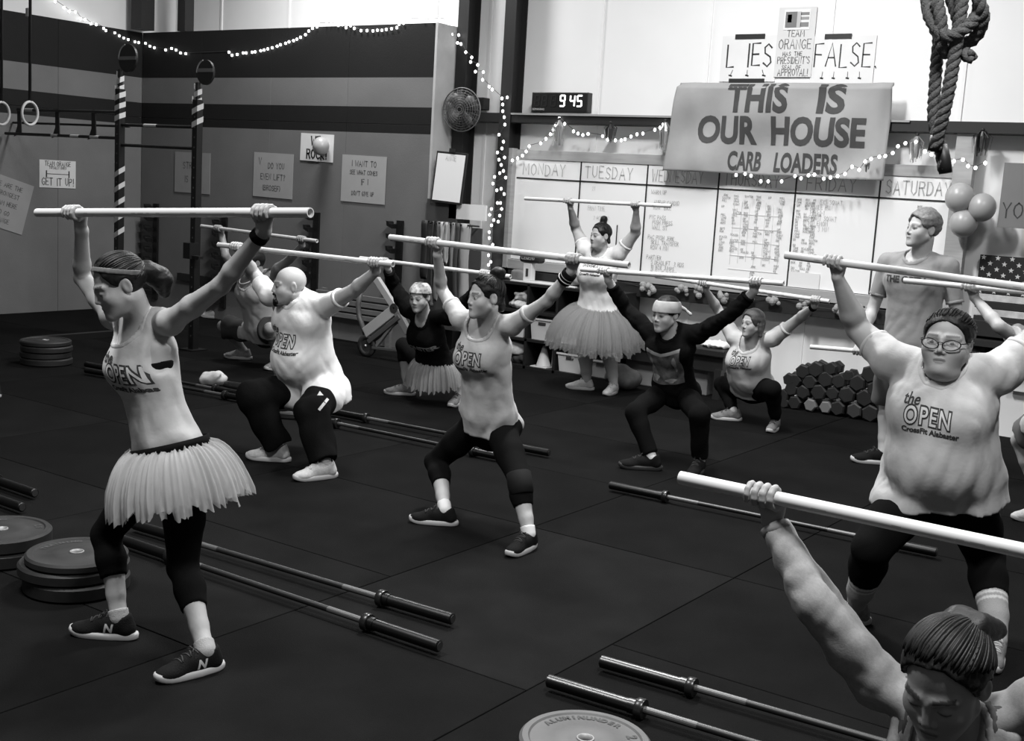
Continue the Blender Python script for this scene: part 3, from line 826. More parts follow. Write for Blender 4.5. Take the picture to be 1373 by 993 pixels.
def pants(sp, m, g=.008, leg=1.0, hv=None, name='leggings', waist=.28, loose=0.0, seed=3, wr=.0025):
    """leg: 0..1 along the shin; -0.5 = shorts ending half way along the thigh"""
    J, s, root = sp['J'], sp['s'], sp['root']; hv = hv or sp.get('hv', .009)*.9
    T, arms, legs, bz, up, fch, lat0, lat1 = body_parts(sp, g)
    st, _ = torso_stations(sp, -.14, .40)
    allp = [loft(st, lat0, lat1, g)]+[q[0] for sd in 'LR' for q in legs[sd]]
    F = bbox_field(allp, hv)
    wc = bz(waist); F.add(allp[0], .03, [half(wc, up)])
    for p, k in T:
        if p[2][2] < bz(.30)[2]+.12*s: F.add(p, k, [half(wc, up)])
    for sd in 'LR':
        hp, kn, an = J['hip'+sd], J['kn'+sd], J['an'+sd]; ll = sp.get('ll', 1)*s
        if leg < 0:
            e = hp+(kn-hp)*(-leg); F.add(cone(hp, e, .088*ll+g, .085*ll+g+loose), .03, [half(e, kn-hp)])
        else:
            e = kn+(an-kn)*leg; cut = [half(e, an-kn)]
            for p, k in legs[sd][:2]: F.add(p, k)
            for p, k in legs[sd][2:]: F.add(p, k+.005, cut)
            if loose:
                F.add(cone(hp+(kn-hp)*.3, kn, .080*ll+g+loose*.5, .062*ll+g+loose), .03); F.add(cone(kn, e, .062*ll+g+loose, .05*ll+g+loose*1.1), .03, cut)
    if wr: F.displace(waves(seed, wr, 30, 5))
    if loose: F.displace(waves(seed+5, loose*.35, 34, 5, aniso=A(0, 0, 1)))
    v, f = F.mesh(); o = mesh_obj(name, v, f, m, root); sp['pants'] = o
    sp['pbvh'] = BVHTree.FromPolygons([tuple(x) for x in v], [tuple(int(i) for i in x) for x in f])
    return o
def sock(sp, sd, m, lo=.98, hi=.45, g=.005, stripes=None, name='sock'):
    J = sp['J']; T, arms, legs, bz, up, fch, lat0, lat1 = body_parts(sp, g); kn, an = J['kn'+sd], J['an'+sd]
    e0 = kn+(an-kn)*hi; cut = [half(e0, kn-an)]
    F = bbox_field([q[0] for q in legs[sd][2:]], .006)
    for p, k in legs[sd][2:]: F.add(p, k, cut)
    F.isect(half(an+(kn-an)*(1-lo)-(kn-an)*.12, an-kn))
    v, f = F.mesh(); w = nrm(an-kn); x = (v-e0)@w; t = np.ones(len(v))
    for a, b, c in (stripes or []): t[(x > a) & (x < b)] = c
    return mesh_obj(name, v, f, m, sp['root'], tint=t)
def hair(sp, m, style='cap', extra=(), cutf=None, h=None, inflate=.009, seed=5, amp=.0009, name='hair', nape=-.05, top=0.0, cap=True, temple=True):
    B, hc, hs, wide, root = sp['B'], sp['J']['head'], sp['hs'], sp.get('wide', 1), sp['root']
    P = lambda l, f, u: hc+(B[0]*l*wide+B[1]*f+B[2]*u)*hs
    pr = []
    if cap: pr.append((ell(P(0, -.014, .032+top), B, (A(.073, .092, .082)*A(wide, 1, 1)+inflate)*hs), .0))
    ex = [(cone(P(*e[0]), P(*e[1]), e[2]*hs, e[3]*hs), e[4] if len(e) > 4 else .01) for e in extra]
    F = bbox_field([q[0] for q in pr+ex], h or sp.get('hf', .0045)*1.45)
    for p, k in pr: F.add(p, k)
    if cap:
        cf = cutf or ((0, .100, -.036), (.098, .082, .118))
        F.sub(ell(P(*cf[0]), B, A(*cf[1])*A(wide, 1, 1)*hs), .008)
        F.isect(half(P(0, -.05, nape), -nrm(B[2]-B[1]*.35)))
        if temple:
            for sd in (-1, 1): F.sub(ell(P(sd*.088, .048, -.038), B, A(.05, .056, .052)*hs), .006)
        for sd in (-1, 1): F.sub(ell(P(sd*.080, -.008, -.008), B, A(.03, .022, .034)*hs), .004)
    for p, k in ex: F.add(p, k)
    F.displace(waves(seed, amp*hs, 420, 6, aniso=nrm(B[1]+B[2]*.2))); F.displace(waves(seed+3, amp*hs*2, 90, 5, aniso=nrm(B[1]+B[2]*.2)))
    v, f = F.mesh(); return mesh_obj(name, v, f, m, root)
def hair_strands(sp, parent, m, tie=(0, -.9, .35), n=150, inflate=.009, seed=1, r=.0034, e0=46, top=0.0):
    """locks combed from the hairline to the tie, lying on the scalp"""
    B, hc, hs, wide = sp['B'], sp['J']['head'], sp['hs'], sp.get('wide', 1); rg = np.random.RandomState(seed); mb = MB()
    rad = A(.073*wide, .092, .082)+inflate; c0 = A(0, -.014, .032+top); td = nrm(tie)
    for k in range(n):
        ph = math.radians(rg.uniform(-172, 172)); el = (e0-44*min(1, abs(ph)/1.75)**1.3 if abs(ph) < 1.9 else -18)+rg.uniform(-3, 6); el = math.radians(el)
        a = A(math.sin(ph)*math.cos(el), math.cos(ph)*math.cos(el), math.sin(el)); w = math.acos(max(-1, min(1, float(a@td))))
        if w < .25: continue
        lift = rg.uniform(-.002, .0022); pts = []; rr = []; t1 = rg.uniform(.80, 1)
        for t in np.linspace(0, t1, 12):
            d = (a*math.sin((1-t)*w)+td*math.sin(t*w))/math.sin(w); d = nrm(d+A(.02, .0, .02)*math.sin(t*5+k)*.6)
            q = c0+d*(rad+lift); pts.append(hc+(B[0]*q[0]+B[1]*q[1]+B[2]*q[2])*hs); rr.append(r*hs*(.35+.65*math.sin(math.pi*min(.5+t*.5, .97)) if t > .08 else .3))
        mb.tube(pts, rr, 5)
    return tag(mb.build('hair_strands', m, parent, smooth=True), kind='stuff')
# ------------------------------------------------------------------ the setting
X_L, Y_P, Y_W, Y_B = -13.05, 10.15, 10.70, 10.60      # left wall, striped partition, white wall, whiteboard face
HT = 5.6
EX, EY, EZ = A(1, 0, 0), A(0, 1, 0), A(0, 0, 1); NEG = A(0, -1, 0)
def struct(o, label=None): o['kind'] = 'structure'; return o
def stripe_paint(name):
    m = bpy.data.materials.new(name); m.use_nodes = True; nt = m.node_tree; b = nt.nodes['Principled BSDF']; b.inputs['Roughness'].default_value = .75; b.inputs['Specular IOR Level'].default_value = .25
    g = nt.nodes.new('ShaderNodeNewGeometry'); s = nt.nodes.new('ShaderNodeSeparateXYZ'); nt.links.new(g.outputs['Position'], s.inputs[0])
    mr = nt.nodes.new('ShaderNodeMapRange'); mr.inputs['From Min'].default_value = 0; mr.inputs['From Max'].default_value = 4; nt.links.new(s.outputs['Z'], mr.inputs['Value'])
    r = nt.nodes.new('ShaderNodeValToRGB'); r.color_ramp.interpolation = 'CONSTANT'; e = r.color_ramp.elements
    G_, K_ = .17, .012
    e[0].position = 0; e[0].color = (G_, G_, G_, 1); e[1].position = 2.34/4; e[1].color = (K_, K_, K_, 1)
    for p, c in ((2.615/4, G_), (2.925/4, K_)): q = e.new(p); q.color = (c, c, c, 1)
    nt.links.new(mr.outputs['Result'], r.inputs['Fac'])
    n = nt.nodes.new('ShaderNodeTexNoise'); n.inputs['Scale'].default_value = 2.2; n.inputs['Detail'].default_value = 6; nt.links.new(g.outputs['Position'], n.inputs['Vector'])
    m2 = nt.nodes.new('ShaderNodeMapRange'); m2.inputs['To Min'].default_value = .82; m2.inputs['To Max'].default_value = 1.18; nt.links.new(n.outputs['Fac'], m2.inputs['Value'])
    mx = nt.nodes.new('ShaderNodeMix'); mx.data_type = 'RGBA'; mx.blend_type = 'MULTIPLY'; mx.inputs['Factor'].default_value = 1
    nt.links.new(r.outputs['Color'], mx.inputs['A']); nt.links.new(m2.outputs['Result'], mx.inputs['B']); nt.links.new(mx.outputs['Result'], b.inputs['Base Color'])
    n3 = nt.nodes.new('ShaderNodeTexNoise'); n3.inputs['Scale'].default_value = 90; bp = nt.nodes.new('ShaderNodeBump'); bp.inputs['Strength'].default_value = .12; bp.inputs['Distance'].default_value = .01
    nt.links.new(g.outputs['Position'], n3.inputs['Vector']); nt.links.new(n3.outputs['Fac'], bp.inputs['Height']); nt.links.new(bp.outputs['Normal'], b.inputs['Normal'])
    return m
paint = stripe_paint('striped_paint')
white_wall = mat('white_wall', .80, .6, noise=.03, nscale=1.5, bump=.05, bscale=30)
steel_d = mat('steel_dark', .016, .55, spec=.4); wood = mat('pine', .36, .7, noise=.12, nscale=5, stretch=(1, 1, 8)); wood_h = mat('pine_rail', .33, .7, noise=.15, nscale=5, stretch=(.6, 6, 6))
rub = mat('rubber', .019, .88, spec=.30, noise=.35, nscale=1.6, bump=.35, bscale=240)
# floor and its rubber mats
fl = struct(MB().box((-4.5, 4.8, -.06), (18.2, 13.4, .08)).build('floor', mat('floor_base', .006, .9), None))
mat_ms = [mat('rubber_mat_%d' % k, .0052*f, .92, spec=.07, noise=.35, nscale=3.0, bump=.45, bscale=260) for k, f in enumerate((.80, 1.0, 1.12, .90, 1.45))]
rngm = random.Random(5); mat_meshes = {}
def floor_mat(x0, x1, y0, y1):
    w, d = x1-x0-.006, y1-y0-.006; key = (round(w, 2), round(d, 2))
    m = mat_ms[rngm.randrange(4)]
    if x0 > -3.6 and x1 < -2.3 and 3 < y0 < 4: m = mat_ms[4]
    if key not in mat_meshes:
        o = MB().box((0, 0, 0), (w, d, .019), bev=.003).build('rubber_mat', None, fl, world_coords=False); mat_meshes[key] = o.data; o.data.materials.append(mat_ms[0])
    else:
        o = bpy.data.objects.new('rubber_mat', mat_meshes[key]); COL.objects.link(o); o.parent = fl
    o.location = ((x0+x1)/2, (y0+y1)/2, -.0095+rngm.uniform(-.0008, 0))
    o.material_slots[0].link = 'OBJECT'; o.material_slots[0].material = m
y = 1.77-1.83*2
while y < 10.6: floor_mat(-3.56, -2.34, y, min(y+1.83, 10.7)); y += 1.83
for x0 in (-12.81-.24, -10.96, -9.11, -7.26, -5.41, -2.34, -.49, 1.36):
    x1 = {-13.05: -10.96, -10.96: -9.11, -9.11: -7.26, -7.26: -5.41, -5.41: -3.56}.get(round(x0, 2), x0+1.85)
    y = 4.23-1.2*4
    while y < 10.5: floor_mat(x0, x1, y, min(y+1.2, 10.7)); y += 1.2
# left wall
wl = struct(MB().box((X_L-.10, 4.8, HT/2), (.12, 13.4, HT)).build('wall_left', white_wall, None))
y = Y_P
while y > -1.5:
    y0 = max(y-1.22, -1.5)
    for z0, z1 in ((0, 2.44), (2.44, 3.5)): MB().box((X_L-.02, (y+y0)/2, (z0+z1)/2), (.04, y-y0-.003, z1-z0-.003), bev=.002).build('plywood_panel', paint, wl)
    y -= 1.22
# white wall with the striped partition in front of it
wb = struct(MB().box((-4.5, Y_W+.05, HT/2), (18.2, .10, HT)).build('wall_back', white_wall, None))
seam = mat('panel_seam', .60, .6)
for x in (-12.2, -11.0, -9.9, -8.7, -7.95, -6.55, -5.35, -4.15, -2.95, -1.75, -.55):
    MB().box((x, Y_W-.006, HT/2), (.03, .014, HT)).build('wall_rib', white_wall, wb)
PX1 = -8.26
wp = struct(MB().box(((X_L+PX1)/2, (Y_P+Y_W)/2+.03, 1.74), (PX1-X_L-.06, Y_W-Y_P-.06, 3.46)).build('wall_partition', wood, None))
x = PX1
while x > X_L+.02:
    x0 = max(x-1.22, X_L)
    for z0, z1 in ((0, 2.44), (2.44, 3.5)): MB().box(((x+x0)/2, Y_P+.015, (z0+z1)/2), (x-x0-.003, .03, z1-z0-.003), bev=.002).build('plywood_panel', paint, wp)
    x -= 1.22
MB().box((PX1+.012, (Y_P+Y_W)/2, 1.75), (.03, Y_W-Y_P, 3.5)).build('partition_end_board', mat('end_board', .46, .7, noise=.12, nscale=4), wp)
MB().box((PX1-2.0, Y_P-.02, .47), (4.0, .05, .09)).build('ledge_board', steel_d, wp)
struct(MB().box((-4.5, 4.8, HT+.05), (18.2, 13.4, .1)).build('ceiling', mat('ceiling_white', .6, .8), None))
# steel columns and girts of the shed
def ibeam(x, y, name='trim_1'):
    mb = MB(); mb.box((x, y-.1, HT/2), (.14, .012, HT)); mb.box((x, y+.1, HT/2), (.14, .012, HT)); mb.box((x, y, HT/2), (.010, .2, HT)); return struct(mb.build(name, steel_d, None))
ibeam(-8.14, 10.56, 'trim_1'); ibeam(-7.54, 10.58, 'trim_2')
mb = MB(); mb.box((-12.86, 10.0, 4.55), (.2, .2, 2.08)); struct(mb.build('trim_3', steel_d, None)); struct(MB().box((-12.35, 10.25, 4.55), (.14, .14, 2.08)).build('trim_4', steel_d, None))
def girt(z, x0, x1, name, h=.09):
    mb = MB(); mb.box(((x0+x1)/2, Y_W-.10, z+h/2), (x1-x0, .20, .006)); mb.box(((x0+x1)/2, Y_W-.20, z), (x1-x0, .008, h)); mb.box(((x0+x1)/2, Y_W-.10, z-h/2), (x1-x0, .2, .006)); return struct(mb.build(name, steel_d, None))
girt(2.56, -8.2, 4.0, 'trim_5'); girt(.91, -7.4, 4.0, 'trim_6', .12)
MB().box((-5.4, Y_W-.215, 2.60), (4.2, .012, .018)).build('conduit', mat('conduit_grey', .3, .4), bpy.data.objects['trim_5'])
# ------------------------------------------------------------------ whiteboard
DV = [-7.42, -6.635, -5.86, -5.085, -4.31, -3.535, -2.93]
wbd = thing('whiteboard', 'long wall whiteboard divided into six weekday columns with wooden frame', 'whiteboard', (-5.2, Y_B, 1.0))
MB().box((-5.18, Y_B+.02, 1.62), (4.55, .03, 1.06)).build('board', mat('board_white', .84, .22, spec=.4), wbd)
for nm, c, d in (('frame_rail', (-5.13, Y_B+.01, 2.19), (4.72, .035, .10)), ('frame_rail', (-5.13, Y_B-.01, 1.035), (4.72, .07, .10)), ('frame_post', (-7.50, Y_B-.02, 1.62), (.10, .09, 1.26))): MB().box(c, d, bev=.004).build(nm, wood_h if 'rail' in nm else wood, wbd)
MB().box((-2.83, Y_B-.02, 1.72), (.16, .09, 1.62), bev=.004).build('frame_post', wood, wbd)
tape_m = mat('line_black', .015, .6)
MB().box((-5.18, Y_B+.002, 1.945), (4.5, .006, .014)).build('grid_line', tape_m, wbd)
for x in DV[1:-1]: MB().box((x, Y_B+.002, 1.62), (.014, .006, 1.05)).build('grid_line', tape_m, wbd)
MB().box((-6.16, Y_B-.0, 1.42), (.010, .006, .22)).build('grid_line', tape_m, wbd)
rw = random.Random(11); ink = mat('ink_dark', .10, .6); ink2 = mat('ink_mid', .40, .6); ink3 = mat('ink_faint', .56, .6)
for i, d in enumerate(('Monday', 'Tuesday', 'Wednesday', 'Thursday', 'Friday', 'Saturday')):
    mb = MB(); w = stroke_line(d.upper(), .115, .25)
    hand_text(mb, d.upper(), .115, .010, A(DV[i]+.33, Y_B+.004, 1.985), EX, EZ, NEG, .004, .05, center=True, gap=.25, rng=rw, xs=min(1, .55/w)); tag(mb.build('day_heading', ink2, wbd), kind='stuff')
lines = {2: ['WARM UP', '', '  AMRAP CARDIO', '  ROW  BIKE', '', 'PVC PASS', '  PUSH PRESS', '  WALL SIT', '', 'PAC PUSH JERK', '  SKILL TRANSFER', '  ROW 4 MIN', '', 'PARTNER', '   5 DEADLIFT  2 RDS', '   10 BOX JUMPS', '   15 HANG CLEAN'],
         1: ['     21', '', '', '', '   FRAN TIME', '', '       7 ROUNDS'],
         4: ['          5X5 SQUAT', '     2 MILE RUN', '     1-1-1-1-1', '     FRONT SQUAT', '  10 MIN EMOM', '    REST 3 MIN']}
for c, L in lines.items():
    mb = MB()
    for k, t in enumerate(L):
        if t.strip(): hand_text(mb, t, .040, .005, A(DV[c]+.06, Y_B+.004, 1.86-k*.049), EX, EZ, NEG, .004, .06, rng=rw, xs=.82)
    tag(mb.build('board_notes', ink2 if c == 2 else ink3, wbd), kind='stuff')
NAMES_ = ['RX', 'SCALED', 'TIME', 'REPS', 'LOAD', 'PR', 'ROW', 'RUN', 'BIKE', 'SKI', 'CLEAN', 'JERK', 'SNATCH', 'PULL', 'DIP', 'BOX', 'WALL', 'KB', 'DU', 'T2B']
for c, x0, nc, cw in ((3, .05, 6, .115), (4, .02, 2, .15), (4, .10, 1, .1), (5, .34, 1, .2)):
    mb = MB()
    for col in range(nc):
        n = rw.randint(18, 30)
        for k in range(n):
            if rw.random() < .22: continue
            hand_text(mb, rw.choice(NAMES_), .019, .0035, A(DV[c]+x0+col*cw+rw.uniform(0, .01), Y_B+.004, 1.88-k*.026), EX, EZ, NEG, .004, .08, rng=rw)
    tag(mb.build('score_list', ink2, wbd), kind='stuff')
mb = MB()
for k in range(7): mb.box((DV[3]+.18+k*.08, Y_B+.003, 1.55), (.003, .004, .62-.04*(k % 3)))
for k in range(5): mb.box((DV[3]+.42, Y_B+.003, 1.72-k*.13), (.5, .004, .003))
tag(mb.build('table_lines', ink3, wbd), kind='stuff')
MB().box((-4.15, Y_B-.005, 1.16), (.30, .004, .14)).build('paper_note', mat('paper', .72, .8), wbd)
# ------------------------------------------------------------------ signs: flat sheets with lettering
def sheet(name, label, cx, cz, w, h, Y, v, lines, rot=0.0, tw=.012, ink_m=None, th=.004, plane='Y', group=None, curl=0.0, cat='sign'):
    """lines: (text, size, dx, dy, stroke, xs)"""
    if plane == 'Y': o = A(cx, Y, cz); ex, ey, ez = EX*math.cos(rot)+EZ*math.sin(rot), EZ*math.cos(rot)-EX*math.sin(rot), NEG
    else: o = A(Y, cx, cz); ex, ey, ez = EY*math.cos(rot)+EZ*math.sin(rot), EZ*math.cos(rot)-EY*math.sin(rot), EX
    t = thing(name, label, cat, o, group)
    R = np.stack([ex, ey, ez]); MB().box(o, (w, h, th), R).build('sheet', mat('sheet_%d' % round(v*100), v, .85, noise=.04, nscale=6), t)
    mb = MB()
    for L in lines:
        txt, sz, dx, dy = L[:4]; hand_text(mb, txt, sz, (L[4] if len(L) > 4 else tw), o+ex*dx+ey*dy, ex, ey, ez, th/2+.0015, .04, center=True, rng=rw, xs=(L[5] if len(L) > 5 else 1.0))
    if mb.v: tag(mb.build('lettering', ink_m or ink, t), kind='stuff')
    return t, o, ex, ey, ez
YS = Y_P-.006
sheet('paper_sign', 'white paper sign reading WE ROCK! partly covered by a small balloon', -9.92, 2.155, .52, .31, YS, .78, [('WE', .10, -.02, .025, .02), ('ROCK!', .10, .0, -.125, .02)], rot=-.02, ink_m=mat('ink_black', .02, .6))
mb = MB(); mb.sphere((-9.76, YS-.10, 2.17), (.095, .095, .105), 20, 14); bo = tag(mb.build('balloon', mat('balloon_pale', .42, .35, spec=.5), None, smooth=True), 'small pale balloon stuck over the white WE ROCK! sign', 'balloon', 'balloons')
sheet('poster', 'grey poster with faint handwriting about lifting, left of the white WE ROCK! sign', -10.62, 1.81, .66, .52, YS, .36, [('DO YOU', .065, .05, .08, .009), ('EVEN LIFT?', .065, 0, -.05, .009), ('(BROSEF)', .06, -.02, -.18, .009), ('V', .08, -.22, .12, .009)], rot=-.01, ink_m=mat('ink_soft', .11, .8))
sheet('poster', 'grey poster with four faint handwritten lines, right of the white WE ROCK! sign', -9.19, 1.83, .66, .52, YS, .39, [('I WANT TO', .06, 0, .14, .009), ('SEE WHAT COMES', .045, 0, .05, .008, .9), ('IF I', .06, .02, -.06, .009), ("DON'T GIVE UP", .045, 0, -.18, .008, .9)], rot=-.01, ink_m=mat('ink_soft', .11, .8))
sheet('poster', 'faint grey poster behind the right rig post', -12.05, 1.78, .66, .50, YS, .29, [('STRONG', .08, 0, .05, .009), ('IS FUN', .08, 0, -.12, .009)], rot=.0, ink_m=mat('ink_soft', .11, .8))
t, o, ex, ey, ez = sheet('paper_sign', 'white paper sign reading TEAM ORANGE GET IT UP! with a drawn barbell', 8.92, 1.67, .50, .33, X_L+.006, .66, [('TEAM ORANGE', .055, .0, .095, .007, .8), ('TOTALLY DOES', .028, 0, .06, .005), ('GET IT UP!', .085, 0, -.135, .010, .85)], plane='X', ink_m=mat('ink_black', .02, .6))
mb = MB(); ribbon(mb, [(-.16, .0), (.16, .0)], .007, .004, o, ex, ey, ez)
for sx in (-1, 1): ribbon(mb, [(sx*.155, -.035), (sx*.155, .035)], .016, .004, o, ex, ey, ez)
mb.build('barbell_drawing', mat('ink_black', .02, .6), t)
sheet('poster', 'tilted grey poster with faint handwriting on the left wall', 8.22, 1.31, .62, .60, X_L+.006, .30, [('WE ARE THE', .05, 0, .18, .008), ('STRONGEST', .05, 0, .08, .008), ('TEAM HERE', .05, 0, -.03, .008), ('GO GO', .05, 0, -.14, .008), ('ORANGE', .05, 0, -.23, .008)], rot=-.28, plane='X', ink_m=mat('ink_soft', .11, .8))
YT = Y_W-.010
def tapes(t, o, ex, ey, ez, L):
    for dx, dy, w, h in L: MB().box(o+ex*dx+ey*dy+ez*.006, (w, h, .003), np.stack([ex, ey, ez])).build('tape', mat('tape_black', .015, .5), t)
t = sheet('paper_sign', 'white paper sign with thin letters reading LIES. held by black tape', -4.93, 3.16, .56, .42, YT, .72, [('L IES.', .20, .03, -.07, .016, .82)], ink_m=mat('ink_black', .02, .6)); tapes(*t, [(.0, .20, .30, .045), (-.0, -.205, .36, .045)])
mb = MB()
for dx in (-.17, 0, .17): ribbon(mb, [(dx-.02*np.sign(dx), -.105), (dx, -.155)], .006, .004, *t[1:]); ribbon(mb, [(dx-.012, -.152), (dx+.012, -.158)], .014, .004, *t[1:])
mb.build('drawn_arrows', mat('ink_black', .02, .6), t[0])
t = sheet('paper_sign', 'white paper sign with thin letters reading FALSE. held by black tape', -4.02, 3.14, .58, .42, YT, .72, [('FALSE.', .20, .02, -.06, .013, .78)], ink_m=mat('ink_black', .02, .6)); tapes(*t, [(-.06, .205, .25, .045)])
mb = MB()
for dx in (-.18, -.07, .06, .17): ribbon(mb, [(dx-.03*dx, -.105), (dx, -.16)], .005, .004, *t[1:]); ribbon(mb, [(dx-.010, -.158), (dx+.010, -.162)], .014, .004, *t[1:])
mb.build('drawn_arrows', mat('ink_black', .02, .6), t[0])
t = sheet('paper_sign', "tall paper sign reading TEAM ORANGE has the PRESIDENT'S seal of APPROVAL", -4.48, 3.30, .36, .62, YT-.008, .62, [('TEAM', .055, 0, .05, .007), ('ORANGE', .085, 0, -.06, .008, .85), ('has the', .045, 0, -.12, .006), ("PRESIDENT'S", .06, 0, -.19, .007, .75), ('seal of', .045, 0, -.24, .006), ('APPROVAL!', .06, 0, -.30, .007, .8)], ink_m=ink)
MB().box(t[1]+EZ*.20+NEG*.004, (.25, .004, .18)).build('photo_border', mat('paper', .72, .8), t[0])
for cx, cz, w, h, v in ((-.055, 0, .11, .14, .16), (.02, 0, .04, .14, .45), (.075, .05, .08, .025, .2), (.075, .01, .08, .025, .28), (.075, -.045, .08, .04, .2), (-.07, .01, .04, .07, .34)):
    MB().box(t[1]+EZ*(.20+cz)+EX*cx+NEG*.0065, (w, .003, h)).build('photo_print', mat('photo_%d' % round(v*100), v, .6), t[0])
t = sheet('poster', 'dark grey poster with handwriting starting YOU at the right edge', -2.05, 2.02, .84, .52, Y_W-.30, .17, [('YOU GOT', .12, -.10, -.18, .012), ('THIS', .1, .1, 0, .012)], rot=0, ink_m=mat('ink_soft2', .04, .8))
# banner: a cloth sheet with soft folds and painted letters
BX0, BX1, BZ0, BZ1 = -5.52, -3.46, 2.09, 2.92
def ban_pt(u, v):
    """u,v in 0..1"""
    x = BX0+(BX1-BX0)*u-.08*(1-u)*(1-v)*1.0; z = BZ0+(BZ1-BZ0)*v
    s = .020*math.sin(9*u+2.5*v+1)+.016*math.sin(15*u-7*v)+.012*math.sin(4*u+9*v)
    fold = .03*math.exp(-((u-.08-.12*(1-v))/.05)**2)+.03*math.exp(-((u-.95)/.04)**2)
    return A(x, Y_B-.16-s-fold+.05*(v > .97), z-.02*math.sin(3.1*u)*(1-v)*0)
bn = thing('banner', 'grey cloth banner reading THIS IS OUR HOUSE CARB LOADERS', 'banner', (-4.5, Y_B-.15, 2.09))
NU, NV = 90, 40; V = [ban_pt(i/NU, j/NV) for j in range(NV+1) for i in range(NU+1)]
F_ = [(j*(NU+1)+i, j*(NU+1)+i+1, (j+1)*(NU+1)+i+1, (j+1)*(NU+1)+i) for j in range(NV) for i in range(NU)]
o = mesh_obj('cloth', V, F_, mat('banner_cloth', .30, .85, noise=.08, nscale=4, bump=.15, bscale=20), bn); md = o.modifiers.new('s', 'SOLIDIFY'); md.thickness = .002
bvh_b = BVHTree.FromPolygons([tuple(q) for q in V], F_)
for txt, sz, p0, p1, py, cz, bold in (('THIS', .345, 973, 1057, 131, 2.765, .013), ('IS', .345, 1095, 1132, 131, 2.765, .013), ('OUR', .335, 934, 1013, 180, 2.475, .013), ('HOUSE', .335, 1032, 1159, 180, 2.475, .013), ('CARB', .235, 973, 1018, 221, 2.20, .008), ('LOADERS', .235, 1037, 1121, 222, 2.20, .008)):
    xa, xb = YP(p0, py, Y_B-.18)[0], YP(p1, py, Y_B-.18)[0]
    v, f = text_polys(txt, sz, bold); w_ = v[:, 0].max()-v[:, 0].min(); v = (v-A((v[:, 0].max()+v[:, 0].min())/2, 0, 0))*A((xb-xa)/w_, 1, 1); vv, ff = project(bvh_b, v, f, A((xa+xb)/2, Y_B-1, cz), EX, EZ, EY, .004, .03)
    mesh_obj('banner_word', vv, ff, mat('banner_ink', .045, .8, noise=.15, nscale=12), bn, smooth=False)
# ------------------------------------------------------------------ wall clock
ck = thing('wall_clock', 'black digital timer showing 9 45 on the girt', 'clock', (-6.89, Y_W-.2, 2.61))
MB().box((-6.89, Y_W-.15, 2.725), (.68, .09, .20), bev=.006).build('case', mat('case_black', .010, .4), ck)
SEG = {'9': 'abcdfg', '4': 'bcfg', '5': 'acdfg', '8': 'abcdefg'}
def digit(mb, ch, cx, cz, h):
    w = h*.5; t_ = h*.14
    pos = dict(a=(0, h/2, w, t_), g=(0, 0, w, t_), d=(0, -h/2, w, t_), f=(-w/2, h/4, t_, h/2), b=(w/2, h/4, t_, h/2), e=(-w/2, -h/4, t_, h/2), c=(w/2, -h/4, t_, h/2))
    for s_ in SEG[ch]: x, z, a, b = pos[s_]; mb.box((cx+x+z*.08, Y_W-.197, cz+z), (a*.95, .003, b*.95))
lit = MB()
for ch, cx in (('9', -6.85), ('4', -6.73), ('5', -6.645)): digit(lit, ch, cx, 2.74, .105)
tag(lit.build('lit_digits', mat('led_lit', .8, .5, emit=3.0), ck), kind='stuff')
off = MB()
for cx in (-7.16, -7.07, -6.96): digit(off, '8', cx, 2.74, .105)
tag(off.build('unlit_digits', mat('led_off', .018, .4), ck), kind='stuff')
mb = MB(); solid_text(mb, 'REMAINING', .028, A(-7.14, Y_W-.196, 2.652), EX, EZ, NEG); mb.build('case_lettering', mat('case_text', .5, .6), ck)
# ------------------------------------------------------------------ fan
fc = YP(619, 147, 10.28); fd = nrm(nrm(CAM-fc)*.75+A(-.30, -.6, 0)); fb = basis(fd, EZ)
fn = thing('wall_fan', 'round wall fan with wire guard beside the striped partition', 'fan', fc)
g = MB(); RF = .225
for k in range(9):
    r_ = RF*(k+1)/9; dz = .05*math.cos(k/8*1.5)
    for sgn in (1, -1): g.tube([fc+fb[0]*math.cos(a)*r_+fb[2]*math.sin(a)*r_+fd*(dz*sgn) for a in np.linspace(0, 2*math.pi, 36, endpoint=False)], .0022 if k < 8 else .006, 4, closed=True)
for k in range(24):
    a = 2*math.pi*k/24
    for sgn in (1, -1): g.tube([fc+(fb[0]*math.cos(a)+fb[2]*math.sin(a))*RF*t+fd*(.05*math.cos(t*1.5)*sgn) for t in (.1, .4, .7, 1)], .0016, 4)
g.build('guard', mat('guard_grey', .18, .4, metal=.4), fn, smooth=True)
for k in range(4):
    a = 2*math.pi*k/4+.5; d0 = fb[0]*math.cos(a)+fb[2]*math.sin(a); d1 = -fb[0]*math.sin(a)+fb[2]*math.cos(a); q = []
    for r_, w, tw in ((.03, .03, .5), (.09, .07, .42), (.15, .085, .34), (.19, .06, .28)):
        for s_ in (-1, 1): q.append(fc+d0*r_+d1*w*s_+fd*w*s_*tw)
    o = mesh_obj('blade', q, [(2*i, 2*i+1, 2*i+3, 2*i+2) for i in range(3)], mat('blade_grey', .10, .5), fn); md = o.modifiers.new('s', 'SOLIDIFY'); md.thickness = .004
MB().cyl(fc-fd*.14, fc+fd*.03, .045, .035, 20).build('motor', steel_d, fn, smooth=False)
MB().tube([fc-fd*.12, fc-fd*.16-EZ*.03, A(fc[0]-.05, 10.45, fc[2]-.05)], .018, 8).build('bracket', steel_d, fn, smooth=True)
ctl = tag(MB().box((-7.90, Y_W-.16, 2.70), (.13, .12, .13), bev=.008).build('fan_control', mat('case_black', .010, .4), None), 'small black control box on the girt beside the fan', 'box')
